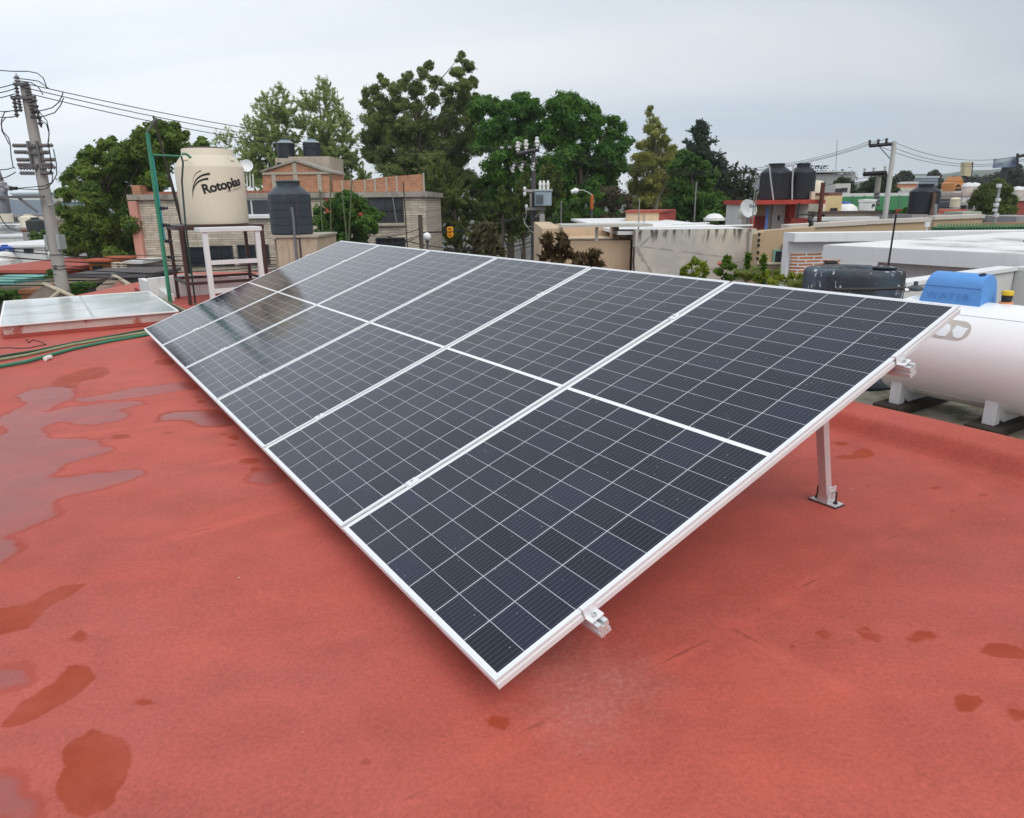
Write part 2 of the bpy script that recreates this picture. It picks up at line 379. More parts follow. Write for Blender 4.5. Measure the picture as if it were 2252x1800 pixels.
jit = M2(t, 'ADD', M2(t, 'MULTIPLY', M2(t, 'SUBTRACT', wob, 0.5), 0.07), M2(t, 'MULTIPLY', M2(t, 'SUBTRACT', NZ(t, v, 34.0, 3.0), 0.5), 0.03))
pd = M2(t, 'ADD', AT('pool'), jit); wd = M2(t, 'ADD', M2(t, 'SUBTRACT', AT('wet'), 0.004), M2(t, 'MULTIPLY', jit, 0.62))
pm = M2(t, 'SUBTRACT', 1.0, SS(t, pd, -0.02, 0.006)); wmk = M2(t, 'SUBTRACT', 1.0, SS(t, wd, -0.006, 0.005))
rim = M2(t, 'MULTIPLY', M2(t, 'SUBTRACT', 1.0, SS(t, M2(t, 'ABSOLUTE', pd), 0.004, 0.03)), 0.55)
wetc = MIX(t, SS(t, wob, 0.3, 0.7), (0.30, 0.036, 0.008), (0.36, 0.05, 0.014))
wfade = M2(t, 'ADD', 0.70, M2(t, 'MULTIPLY', SS(t, NZ(t, v, 5.5, 5.0, 0.6), 0.32, 0.6), 0.28))
c = MIX(t, M2(t, 'MULTIPLY', wmk, wfade), dry.outputs[0], wetc)
pfade = M2(t, 'ADD', 0.42, M2(t, 'MULTIPLY', SS(t, NZ(t, v, 2.6, 5.0, 0.6), 0.3, 0.66), 0.42))
c = MIX(t, M2(t, 'MULTIPLY', pm, pfade), c, MIX(t, big, (0.25, 0.060, 0.052), (0.30, 0.092, 0.088)))
c = MIX(t, M2(t, 'MULTIPLY', rim, 1.0), c, (0.34, 0.05, 0.03))
cd_ = M2(t, 'ADD', AT('chalk'), M2(t, 'MULTIPLY', M2(t, 'SUBTRACT', NZ(t, v, 14.0, 6.0, 0.7), 0.5), 0.35))
ck = M2(t, 'MULTIPLY', M2(t, 'SUBTRACT', 1.0, SS(t, cd_, -0.12, 0.16)), M2(t, 'ADD', 0.09, M2(t, 'MULTIPLY', SS(t, NZ(t, v, 60.0, 4.0, 0.7), 0.42, 0.70), 0.14)))
c = MIX(t, ck, c, (0.62, 0.50, 0.47))
vs_ = t.nodes.new('ShaderNodeTexVoronoi'); vs_.inputs['Scale'].default_value = 4.6; vs_.inputs['Randomness'].default_value = 1.0; t.links.new(MAP(t, v, loc=(4.4, 1.2, 0)), vs_.inputs['Vector'])
ds_ = M2(t, 'ADD', vs_.outputs['Distance'], M2(t, 'MULTIPLY', M2(t, 'SUBTRACT', NZ(t, v, 30.0, 3.0), 0.5), 0.12))
spot = M2(t, 'MULTIPLY', M2(t, 'SUBTRACT', 1.0, SS(t, ds_, 0.055, 0.085)), M2(t, 'GREATER_THAN', NZ(t, MAP(t, v, loc=(9, 2, 0)), 1.9, 3.0), 0.55))
c = MIX(t, M2(t, 'MULTIPLY', spot, 0.55), c, (0.27, 0.045, 0.03))
sm_ = NZ(t, MAP(t, v, scale=(1.0, 2.2, 1), rot=(0, 0, rad(33)), loc=(7, 3, 0)), 2.4, 6.0, 0.66)
c = MIX(t, M2(t, 'MULTIPLY', SS(t, sm_, 0.56, 0.76), 0.16), c, (0.24, 0.062, 0.05))
# specks of grit
vo = t.nodes.new('ShaderNodeTexVoronoi'); vo.inputs['Scale'].default_value = 13.0; t.links.new(v, vo.inputs['Vector'])
sp = M2(t, 'MULTIPLY', M2(t, 'LESS_THAN', vo.outputs['Distance'], 0.045), M2(t, 'GREATER_THAN', NZ(t, v, 7.7, 2.0), 0.60))
c = MIX(t, M2(t, 'MULTIPLY', sp, 0.75), c, MIX(t, M2(t, 'GREATER_THAN', big, 0.5), (0.66, 0.56, 0.48), (0.16, 0.04, 0.03)))
t.links.new(c, b.inputs['Base Color'])
r0 = M2(t, 'ADD', 0.72, M2(t, 'MULTIPLY', M2(t, 'SUBTRACT', mid, 0.5), 0.25))
r1 = M2(t, 'SUBTRACT', r0, M2(t, 'MULTIPLY', wmk, 0.10)); r2 = M2(t, 'SUBTRACT', r1, M2(t, 'MULTIPLY', pm, 0.30), clamp=True)
t.links.new(M2(t, 'MAXIMUM', r2, 0.24), b.inputs['Roughness']); b.inputs['Specular IOR Level'].default_value = 0.32
hgt = M2(t, 'ADD', M2(t, 'MULTIPLY', fine, 0.5), M2(t, 'MULTIPLY', NZ(t, v, 260.0, 2.0), 0.4))
hgt = M2(t, 'MULTIPLY', hgt, M2(t, 'SUBTRACT', 1.0, M2(t, 'MULTIPLY', pm, 0.6)))
hgt = M2(t, 'ADD', hgt, M2(t, 'MULTIPLY', sl, 0.8)); hgt = M2(t, 'ADD', hgt, M2(t, 'MULTIPLY', mid, 1.2))
BUMP(t, b, hgt, 0.35, 0.006)
MATS['roof'] = m
rme = roofgrid(); rme.materials.append(m)
ro = bpy.data.objects.new('roof', rme); COL.objects.link(ro); tag(ro, kind='structure')
# the house under the roof
plaster_red = mat('plaster_red', (0.40, 0.09, 0.07), 0.85, 0.2, 1.5)
hs = MB(); hs.box((-8.0, -4.2, GZ), (3.36, 10.19, -0.03), HB); hs.box((0.56, 10.2, GZ), (3.36, 12.9, -0.03), HB)
tag(hs.build('house_wall', plaster_red), kind='structure')

# ================================================================== solar array
alu = mat('aluminium', (0.68, 0.70, 0.72), 0.36, 0.05, 6.0, metal=0.4, spec=0.5)
alu_w = mat('frame_aluminium', (0.76, 0.785, 0.80), 0.38, 0.04, 6.0, metal=0.15, spec=0.5)
steel = mat('galvanised_steel', (0.62, 0.62, 0.63), 0.38, 0.12, 30.0, metal=0.85)
dark_bolt = mat('dark_bolt', (0.06, 0.06, 0.065), 0.45, 0.1, metal=0.6)
white_sheet = mat('backsheet', (0.78, 0.78, 0.79), 0.5, 0.03)
m, t, b = newmat('solar_cells'); v = OC(t); s = N(t, 'ShaderNodeSeparateXYZ'); t.links.new(v, s.inputs[0]); X, Y_ = s.outputs[0], s.outputs[1]
oi = N(t, 'ShaderNodeObjectInfo')
pit = (LEN / 2 - 0.018 - 0.009) / 12; cp = (PW - 0.036) / 6
xm = M2(t, 'MINIMUM', X, M2(t, 'SUBTRACT', LEN, X)); r = M2(t, 'DIVIDE', M2(t, 'SUBTRACT', xm, 0.018), pit); q = M2(t, 'DIVIDE', M2(t, 'SUBTRACT', Y_, 0.018), cp)
def near_int(x, half):      # 1 near whole numbers
    fr = M2(t, 'FRACT', M2(t, 'ADD', x, 0.5)); return M2(t, 'LESS_THAN', M2(t, 'ABSOLUTE', M2(t, 'SUBTRACT', fr, 0.5)), half)
def inside(x, lo, hi): return M2(t, 'MULTIPLY', M2(t, 'GREATER_THAN', x, lo), M2(t, 'LESS_THAN', x, hi))
cell = M2(t, 'MULTIPLY', inside(r, 0.0, 12.0), inside(q, 0.0, 6.0))
gap_r = near_int(r, 0.0010 / pit); gap_c = near_int(q, 0.0014 / cp)
bus = near_int(M2(t, 'ADD', M2(t, 'MULTIPLY', q, 10.0), 0.5), 0.045)
idn = N(t, 'ShaderNodeTexWhiteNoise'); idn.noise_dimensions = '2D'; ck = N(t, 'ShaderNodeCombineXYZ')
t.links.new(M2(t, 'FLOOR', M2(t, 'DIVIDE', M2(t, 'SUBTRACT', X, 0.018), pit)), ck.inputs[0])
t.links.new(M2(t, 'ADD', M2(t, 'FLOOR', q), M2(t, 'MULTIPLY', oi.outputs['Random'], 60.0)), ck.inputs[1]); t.links.new(ck.outputs[0], idn.inputs[0])
pcol = MIX(t, idn.outputs['Value'], (0.0040, 0.0050, 0.012), (0.0105, 0.0145, 0.033))
pcol = MIX(t, M2(t, 'MULTIPLY', bus, 0.85), pcol, (0.085, 0.09, 0.12))
pcol = MIX(t, gap_c, pcol, (0.66, 0.68, 0.72)); pcol = MIX(t, gap_r, pcol, (0.47, 0.49, 0.53))
pcol = MIX(t, M2(t, 'SUBTRACT', 1.0, cell), pcol, (0.80, 0.81, 0.82))
# dust film and dried drops
dn = NZ(t, MAP(t, v, loc=(0, 0, 0)), 1.6, 7.0, 0.62); pcol = MIX(t, M2(t, 'MULTIPLY', SS(t, dn, 0.36, 0.8), 0.025), pcol, (0.36, 0.36, 0.36))
vo = N(t, 'ShaderNodeTexVoronoi'); vo.inputs['Scale'].default_value = 46.0; t.links.new(v, vo.inputs['Vector'])
spk = M2(t, 'MULTIPLY', M2(t, 'LESS_THAN', vo.outputs['Distance'], 0.09), M2(t, 'GREATER_THAN', NZ(t, v, 12.0, 3.0), 0.57))
pcol = MIX(t, M2(t, 'MULTIPLY', spk, 0.45), pcol, (0.7, 0.72, 0.74))
t.links.new(pcol, b.inputs['Base Color'])
t.links.new(M2(t, 'ADD', 0.02, M2(t, 'MULTIPLY', dn, 0.09)), b.inputs['Roughness']); b.inputs['IOR'].default_value = 1.5; b.inputs['Specular IOR Level'].default_value = 0.36
BUMP(t, b, NZ(t, v, 420.0, 2.0), 0.05, 0.002)
cells = m

pan = thing('solar_panel', 'x', 'solar panel', mat=amat(0, 0), group='solar panels in one sloping row')
prof = [(0, 0), (0, -.007), (.0045, -.009), (.0045, -.016), (0, -.018), (0, -.035), (.024, -.035), (.024, -.033), (.0115, -.032), (.0115, 0)]
fr = MB(); k = len(prof); vs = []
for cxn, cyn in ((0, 0), (1, 0), (1, 1), (0, 1)):
    for d, z in prof:
        vs.append(A(d if not cyn else PW - d, d if not cxn else LEN - d, z))
fr.add(vs, [(i * k + j, i * k + (j + 1) % k, ((i + 1) % 4) * k + (j + 1) % k, ((i + 1) % 4) * k + j) for i in range(4) for j in range(k)])
fo = fr.build('frame', alu_w, pan)
MB().box((.0113, .0113, -.0055), (LEN - .0113, PW - .0113, -.0018), AB).build('glass_face', cells, pan)
MB().box((.0113, .0113, -.0085), (LEN - .0113, PW - .0113, -.0058), AB).build('backsheet', white_sheet, pan)
jb = MB()
for v0 in (PW * .25, PW * .5, PW * .75): jb = MB(); jb.box((LEN / 2 - .05, v0 - .03, -.026), (LEN / 2 + .05, v0 + .03, -.0088), AB); jb.build('junction_box', mat('black_plastic', (.02, .02, .021), .5), pan)
labels = ['nearest dark solar panel, its right edge held by end clamps',
          'second solar panel of the row, just behind the nearest one', 'third solar panel counted from the nearest one',
          'fourth solar panel, third from the far end of the row', 'second solar panel from the far end, mirroring part of the cream water tank',
          'farthest solar panel of the row, beside the cream water tank']
PANELS = [pan]
for i in range(1, 6):
    c = copy_tree(pan); c.matrix_basis = amat(i * (PW + GAP), 0); PANELS.append(c)
for p, l in zip(PANELS, labels): p['label'] = l
NP = 6; ULEN = NP * PW + (NP - 1) * GAP
RV = (0.337, 1.919)
for n, (rv, lb) in enumerate(zip(RV, ('silver mounting rail under the low edge of the solar panels', 'silver mounting rail under the raised edge of the solar panels'))):
    mb = MB(); a0, a1 = -.052, ULEN + .06; z0 = -.0353
    pr = [(-.02, z0), (-.006, z0), (-.006, z0 - .012), (.006, z0 - .012), (.006, z0), (.02, z0), (.02, z0 - .016), (.013, z0 - .019), (.013, z0 - .025), (.02, z0 - .028), (.02, z0 - .044), (-.02, z0 - .044), (-.02, z0 - .028), (-.013, z0 - .025), (-.013, z0 - .019), (-.02, z0 - .016)]
    mb.prism([A(a0, rv + x, z) for x, z in pr], E1 * (a1 - a0))
    tag(mb.build('mounting_rail', alu), lb, 'rail', 'rails under the solar panels')
# clamps
def seam_u(i): return i * (PW + GAP) - GAP / 2
def mid_clamp(u, rv, lb):
    t_ = thing('panel_clamp', lb, 'clamp', mat=amat(u, rv), group='clamps between neighbouring solar panels')
    mb = MB(); mb.box((rv - .024, u - .021, .0004), (rv + .024, u + .021, .0055), AB); mb.box((rv - .03, u - .0085, -.034), (rv + .03, u + .0085, .0003), AB); mb.build('clamp_plate', alu_w, t_, bevel=.001)
    MB().lathe([(.006, 0), (.006, .005), (.0035, .0055), (.0035, .003)], A(u, rv, .0056), 10, amat(0, 0).to_3x3()).build('bolt', steel, t_)
ordn = ['nearest', 'second', 'third', 'fourth', 'farthest']
for i in range(1, 6):
    for rv, pos in zip(RV, ('lower', 'upper')):
        mid_clamp(seam_u(i), rv, f'small silver clamp, {pos} one on the {ordn[i-1]} seam between solar panels')
def end_clamp(u0, sg, rv, lb):
    t_ = thing('end_clamp', lb, 'clamp', mat=amat(u0, rv), group='clamps at the ends of the panel row')
    mb = MB(); f_ = lambda a: u0 - sg * a
    mb.prism([A(f_(-.011), rv - .025, z) if False else A(f_(a), rv - .024, z) for a, z in ((-.013, .0005), (-.013, .006), (.006, .006), (.006, -.026), (.034, -.026), (.034, -.031), (.002, -.031), (.002, .0005))], AX * .048)
    mb.build('clamp_body', alu_w, t_, bevel=.0008)
    MB().lathe([(.008, 0), (.008, .007), (.005, .008), (.005, .004)], A(f_(.02), rv, -.0258), 12, amat(0, 0).to_3x3()).build('bolt', steel, t_)
end_clamp(0, 1, RV[0], 'silver end clamp with bolt near the lowest corner of the panels')
end_clamp(0, 1, RV[1], 'silver end clamp with bolt near the raised right corner of the panels')
end_clamp(ULEN, -1, RV[0], 'silver end clamp on the far edge near the glass skylight')
end_clamp(ULEN, -1, RV[1], 'silver end clamp on the far edge near the dark grey water tank')
wire = MB(); p0 = A(-.047, RV[0] - .012, -.045)
wire.tube([p0, p0 + E1 * -.012 + np.array([0, 0, .006]), p0 + E1 * -.022 + np.array([0, 0, -.006]), p0 + E1 * -.026 + np.array([0, 0, -.02])], .0012, 5)
wire.tube([p0 + E2 * .012, p0 + E2 * .012 + E1 * -.014, p0 + E2 * .02 + E1 * -.02 + np.array([0, 0, -.014])], .0012, 5)
tag(wire.build('loose_wire', mat('copper_wire', (.55, .42, .3), .4, .1, metal=.6)), 'thin loose wire ends poking out of the lower rail near the lowest corner', 'wire')
# supports
def leg(u, first=True):
    B = H(u, 2.052, 0.007); T = A(u - .03, RV[1], -.0805)
    t_ = thing('panel_support', 'x', 'support leg', (B[0], B[1], 0), group='legs under the raised edge of the panels')
    d = (T - B) / np.linalg.norm(T - B); s1 = E1 - d * (E1 @ d); s1 /= np.linalg.norm(s1); s2 = np.cross(s1, d)
    mb = MB(); h = .02; prof_ = [(-h, -h), (h, -h), (h, h), (-h, h)]
    mb.prism([B + d * .03 + s1 * a + s2 * c for a, c in prof_], T - B - d * .03); mb.build('post', alu, t_, bevel=.002)
    base = MB(); base.box((2.02, u - .068, 0.004), (2.084, u + .062, 0.010), HB); base.build('base_plate', alu, t_, bevel=.001)
    br = MB(); br.box((2.022, u + .022, .0102), (2.082, u + .0265, .085), HB); br.box((2.022, u - .0265, .0102), (2.082, u - .022, .085), HB); br.box((2.022, u - .0219, .0102), (2.0265, u + .0219, .06), HB); br.build('bracket', alu, t_, bevel=.001)
    for uu in (u + .047, u - .048):
        bo = MB(); c = H(uu, 2.052, .0102); bo.lathe([(.011, 0), (.011, .003), (.008, .0032), (.008, .011), (.0042, .0112), (.0042, .056), (.003, .058)], c, 10); bo.build('anchor_bolt', dark_bolt, t_)
    bo = MB(); c = H(u - .0268, 2.055, .062); bo.tube([c, c - E1 * .012], .006, 8); bo.build('bolt', steel, t_)
    pad = MB(); pad.box((2.014, u - .074, 0.0), (2.09, u + .068, 0.0038), HB); pad.build('rubber_pad', mat('rubber', (.03, .03, .03), .8), t_)
    return t_
L0 = leg(.37)
for i in range(1, 4):
    c = copy_tree(L0); p = H(.37 + 2.0 * i, 2.052); c.location = (p[0], p[1], 0); 
    c['label'] = ['second aluminium leg from the near end under the raised panel edge', 'third aluminium leg from the near end under the raised panel edge', 'farthest aluminium leg under the raised panel edge'][i - 1]
L0['label'] = 'nearest aluminium leg with bolted foot, under the raised panel corner'
def foot(u):
    p = H(u, RV[0] * math.cos(TH), 0); t_ = thing('rail_foot', 'x', 'rail foot', (p[0], p[1], 0), group='short feet under the low edge of the panels')
    v0 = RV[0] * math.cos(TH) + .03
    MB().box((v0 - .03, u - .05, .002), (v0 + .03, u + .05, .008), HB).build('base_plate', alu, t_)
    MB().box((v0 - .02, u - .02, .0082), (v0 + .0, u + .02, H0 + RV[0] * math.sin(TH) - .082), HB).build('stub', alu, t_)
    return t_
F0 = foot(.37); F0['label'] = 'nearest short aluminium foot under the low rail'
for i in range(1, 4):
    c = copy_tree(F0); p = H(.37 + 2.0 * i, RV[0] * math.cos(TH)); c.location = (p[0], p[1], 0)
    c['label'] = ['second short aluminium foot from the near end under the low rail', 'third short aluminium foot from the near end under the low rail', 'farthest short aluminium foot under the low rail'][i - 1]

# ================================================================== neighbour's slab with the gas tank
slab_m = mat('mossy_concrete', (.36, .32, .25), .9, .22, 2.5, bump=.3, col2=(.085, .085, .03), lo=.47, hi=.62)
sl_ = MB(); sl_.box((3.43, -3.0, -.4), (5.35, 2.75, .0), HB); tag(sl_.build('concrete_slab', slab_m), kind='structure')
gp = MB(); gp.box((3.380, -3.5, -.4), (3.430, 5.0, .098), HB); tag(gp.build('gap_shade_strip', mat('gap_shade', (.025, .02, .018), .8, .2)), kind='structure')  # solid dark strip stands in for the shaded gap between curb and slab

tw = mat('tank_white_paint', (.86, .86, .865), .32, .035, 1.2, spec=.5, col2=(.72, .69, .68), lo=.6, hi=.75)
TV, TR, TZ, TU0, TU1 = 3.97, .32, .42, .02, 1.07
gt = thing('gas_tank', 'white horizontal gas tank lying on saddles beside the raised panel corner', 'gas tank', H(.72, TV, 0))
R3 = Matrix.Identity(3)
def axm(zax):
    z = Vector(zax).normalized(); x = Vector((0, 0, 1)).cross(z); x = x.normalized() if x.length > 1e-4 else Vector((1, 0, 0)); y = z.cross(x); M = Matrix.Identity(3)
    for i in range(3): M[i][0] = x[i]; M[i][1] = y[i]; M[i][2] = z[i]
    return M
pr = [(0, TU0 - .17)] + [(TR * math.sin(a), TU0 - .17 * math.cos(a)) for a in np.linspace(.15, math.pi / 2, 10)] + [(TR, TU0 + .012), (TR + .0025, TU0 + .014), (TR + .0025, TU0 + .022), (TR, TU0 + .024)]
pr += [(TR, TU1 - .024), (TR + .0025, TU1 - .022), (TR + .0025, TU1 - .014), (TR, TU1 - .012)] + [(TR * math.sin(a), TU1 + .17 * math.cos(a)) for a in np.linspace(math.pi / 2, .15, 10)] + [(0, TU1 + .17)]
MB().lathe(pr, H(0, TV, TZ), 72, axm(E1)).build('tank_shell', tw, gt, smooth=True)
def tsurf(u, ang, r=TR):    # ang 0 = top, towards the array side positive
    return H(u, TV - r * math.sin(ang), TZ + r * math.cos(ang))
linem = mat('tank_shell_line', (.55, .55, .57), .5)
for ang, nm in ((rad(37), 0), (rad(140), 1)):  # upper line is the weld, lower one a thin grey line along the shell
    MB().tube([tsurf(u, ang, TR + .0005) for u in np.linspace(TU0, TU1, 12)], .0022, 6).build('shell_line', linem, gt)
sad = mat('saddle_white_paint', (.74, .74, .75), .5, .06, 4.0)
blk = mat('dark_block', (.055, .045, .035), .95, .3, 5.0, bump=.5)
for u in (.43, 1.0):
    mb = MB()
    for sg in (-1, 1):
        vv = TV + sg * .23
        mb.prism([H(u - .035, vv, .06), H(u - .035, vv + sg * -.055, .06), H(u - .035, vv + sg * -.07, .15), H(u - .035, vv + sg * -.03, .255), H(u - .035, vv, .255)], E1 * .006)
        mb.box((vv - .003, u - .035, .058), (vv + .003, u + .035, .257), HB)
        mb.box((min(vv, vv - sg * .055), u - .029, .054), (max(vv, vv - sg * .055), u + .035, .059), HB)
    mb.prism([H(u - .035, TV + a, z) for a, z in ((-.18, .09), (-.12, .06), (.12, .06), (.18, .09), (.16, .14), (-.16, .14))], E1 * .07)
    mb.build('saddle', sad, gt)
    bl = MB(); bl.box((TV - .31, u - .09, .001), (TV + .33, u + .1, .0535), HB); o_ = bl.build('support_block', blk, None, bevel=.006)
    tag(o_, 'dark stained concrete block under the right saddle of the white gas tank' if u < .7 else 'dark stained concrete block under the left saddle of the white gas tank', 'concrete block', 'blocks under the gas tank')
# rounded plate with two torn stickers
pl = []
uc, ac = .66, rad(56.8)
for a in np.linspace(-math.pi / 2, math.pi / 2, 14): pl.append((uc - .065 * math.cos(a), ac + .20 * math.sin(a)))
for a in np.linspace(math.pi / 2, 3 * math.pi / 2, 14): pl.append((uc + .22 - .065 * math.cos(a), ac + .20 * math.sin(a)))
def patch(poly2, r, name, mt, parent):
    """thin plate wrapped on the shell"""
    n = len(poly2); c = np.mean(poly2, 0); vs = [tsurf(c[0], c[1], r)]; fs = []
    for k_ in (.33, .66, 1.0): vs += [tsurf(c[0] + (p[0] - c[0]) * k_, c[1] + (p[1] - c[1]) * k_, r) for p in poly2]
    fs = [(0, 1 + i, 1 + (i + 1) % n) for i in range(n)]
    for lv in range(2): fs += [(1 + lv * n + i, 1 + (lv + 1) * n + i, 1 + (lv + 1) * n + (i + 1) % n, 1 + lv * n + (i + 1) % n) for i in range(n)]
    vs += [tsurf(p[0], p[1], r - .004) for p in poly2]; o = 1 + 2 * n
    fs += [(o + i, o + n + i, o + n + (i + 1) % n, o + (i + 1) % n) for i in range(n)]
    return MB().add(vs, fs).build(name, mt, parent)
pl_o = patch(pl, TR + .003, 'data_plate', mat('bare_plate', (.50, .455, .42), .5, .12, 6.0, metal=.2), gt)
stk = mat('torn_sticker', (.78, .82, .85), .55, .05, 12.0, col2=(.52, .66, .76), lo=.52, hi=.66)
patch([(.80, 1.12), (.755, 1.155), (.72, 1.15), (.705, 1.03), (.715, .92), (.75, .875), (.775, .90), (.80, 1.02)], TR + .006, 'torn_sticker', stk, gt)
patch([(.693, 1.02), (.675, 1.13), (.645, 1.16), (.628, 1.12), (.612, .94), (.65, .93), (.68, .90)], TR + .006, 'torn_sticker', stk, gt)
# blue valve cover
bl_m = mat('blue_plastic', (.10, .30, .68), .42, .07, 5.0, spec=.45, bump=.08, bscale=30, col2=(.16, .37, .72), lo=.6, hi=.8)
bc = thing('valve_cover', 'bright blue barrel-topped plastic valve cover sitting on the white gas tank', 'valve cover', H(.82, TV, TZ + TR))
cs = [(-.104, TZ + .300), (-.103, TZ + .325), (-.094, TZ + .405)]
cs += [(-.092 * math.cos(a), TZ + .405 + .085 * math.sin(a)) for a in np.linspace(.15, math.pi - .15, 14)]
cs += [(.094, TZ + .405), (.103, TZ + .325), (.104, TZ + .300), (.09, TZ + .3075), (.045, TZ + .3172), (0, TZ + .3205), (-.045, TZ + .3172), (-.09, TZ + .3075)]
BU0, BU1 = .640, 1.003
mb = MB(); k = len(cs); vs = []
for u, sc in ((BU0, .985), (BU0 + .012, 1.0), (BU1 - .012, 1.0), (BU1, .985)):
    for a, z in cs:
        lean = .034 * (z - TZ - .30) / .19
        uu = u + (lean * .3 if u < .8 else -lean); vs.append(H(uu, TV + a * sc, TZ + .30 + (z - TZ - .30) * (sc if z > TZ + .34 else 1)))
fs = [(i * k + j, i * k + (j + 1) % k, (i + 1) * k + (j + 1) % k, (i + 1) * k + j) for i in range(3) for j in range(k)] + [tuple(range(k)), tuple(range(3 * k, 4 * k))[::-1]]
mb.add(vs, fs); mb.build('cover_shell', bl_m, bc, smooth=True)
MB().tube([H(BU0 + .012 + i * .0155, TV - .0945, TZ + .405) for i in range(22)], .0016, 5).build('parting_line', mat('blue_line', (.04, .14, .42), .5), bc)
hole = MB(); hole.lathe([(.020, 0), (.020, .003), (0, .0035)], H(.685, TV - .030, TZ + .4852), 18, axm((-E2 * .38 + np.array([0, 0, .92])))); hole.build('vent_hole', mat('hole_navy', (.006, .008, .05), .6), bc)
def text_into(mb, s_, size, xf, bold=0.0, sp_=1.0, thick=.001):
    c = bpy.data.curves.new('lettering', 'FONT'); c.body = s_; c.size = size; c.offset = bold; c.space_character = sp_; c.extrude = 0.0; c.resolution_u = 4
    o = bpy.data.objects.new('lettering', c); COL.objects.link(o); dg = bpy.context.evaluated_depsgraph_get()
    me = bpy.data.meshes.new_from_object(o.evaluated_get(dg)); 
    mb.add([xf(p.co.x, p.co.y) for p in me.vertices], [tuple(p.vertices) for p in me.polygons])
    w_ = max([p.co.x for p in me.vertices] + [0]); COL.objects.unlink(o); bpy.data.objects.remove(o); bpy.data.curves.remove(c); bpy.data.meshes.remove(me)
    return w_
tx = MB()
text_into(tx, 'WATER', .056, lambda x, y: H(BU1 - .040 - x * 1.25, TV - .1036 + y * .115 - .0012, TZ + .330 + y * .98), .0002, 1.15)
tx.build('embossed_lettering', mat('blue_emboss_shade', (.078, .25, .60), .5), bc)  # flat letters; the shade of the relief is put into a darker blue
# pressure regulator behind the cover
rg = thing('gas_regulator', 'yellow and black gas regulator on the tank beside the blue cover', 'regulator', H(.565, TV + .05, TZ + TR))
c = H(.565, TV + .05, TZ + .315)
MB().lathe([(.036, 0), (.038, .012), (.022, .014)], c, 16).build('orange_collar', mat('orange_collar', (.75, .3, .12), .5), rg)
MB().lathe([(.026, .0), (.03, .034), (.024, .038)], c + np.array([0, 0, .0145]), 16).build('black_body', mat('black_plastic', (.02, .02, .021), .5), rg)
MB().lathe([(.028, 0), (.033, .004), (.033, .024), (.028, .028)], c + np.array([0, 0, .053]), 16).build('yellow_cap', mat('yellow_cap', (.72, .50, .03), .45), rg)

# black upturned drum behind the gas tank
m, t, b = newmat('weathered_black_plastic'); v = OC(t); zz_ = N(t, 'ShaderNodeSeparateXYZ'); t.links.new(v, zz_.inputs[0])
bc_ = MIX(t, SS(t, NZ(t, MAP(t, v, scale=(1, 1, .5)), 3.2, 6.0), .42, .68), (.020, .026, .034), (.055, .085, .12)); bc_ = MIX(t, M2(t, 'MULTIPLY', SS(t, NZ(t, v, 14.0, 5.0, .7), .55, .7), .35), bc_, (.13, .15, .17))
fl_ = M2(t, 'MULTIPLY', SS(t, NZ(t, MAP(t, v, scale=(1, 1, .45), loc=(2.2, 0, 0)), 23.0, 3.0, .6), .58, .63), M2(t, 'MULTIPLY', SS(t, zz_.outputs[2], .52, .70), SS(t, NZ(t, v, 3.4, 2.0), .47, .56)))
t.links.new(MIX(t, fl_, bc_, (.62, .64, .66)), b.inputs['Base Color']); b.inputs['Roughness'].default_value = .62; bw = m
dr = thing('plastic_drum', 'weathered black plastic drum with white paint splashes behind the gas tank', 'drum', (2.60, 5.52, 0))
dc = (2.63, 5.52, 0)
MB().lathe([(.0, .0), (.48, .0), (.48, .02), (.41, .06), (.378, .14), (.362, .30), (.357, .60), (.358, .802), (.354, .828), (.342, .843), (.322, .849), (.20, .846), (.12, .850), (.11, .838), (0, .838)], dc, 56).build('drum_shell', bw, dr, smooth=True)
MB().lathe([(.075, 0), (.085, .006), (.085, .016), (.06, .02), (0, .02)], (2.79, 5.38, .851), 24).build('cap', bw, dr, smooth=True)
hp = MB(); pA = at(1836, 637, 5.12); pB = at(1992, 634, 5.02); hp.tube([pA, (pA + pB) / 2 + np.array([0, 0, -.004]), pB], .0115, 8)
tag(hp.build('black_hose', mat('black_plastic', (.02, .02, .021), .5)), 'black hose running in front of the black drum to the grey gauge', 'hose')
gg = thing('gauge_fitting', 'small grey fitting at the end of the black hose, left of the blue cover', 'fitting', at(2012, 640, 5.0))
g0 = at(2013, 634, 5.0); MB().lathe([(.03, -.02), (.052, -.012), (.052, .004), (.02, .02)], g0, 18).build('body', mat('grey_plastic', (.07, .08, .09), .5), gg)
MB().lathe([(.014, .0205), (.014, .045), (.01, .047)], g0, 12).build('knob', mat('grey_plastic', (.07, .08, .09), .5), gg)
MB().tube([g0 + np.array([-.035, 0, -.012]), g0 + np.array([-.075, 0, -.014])], .014, 8).build('clamp_ring', steel, gg)

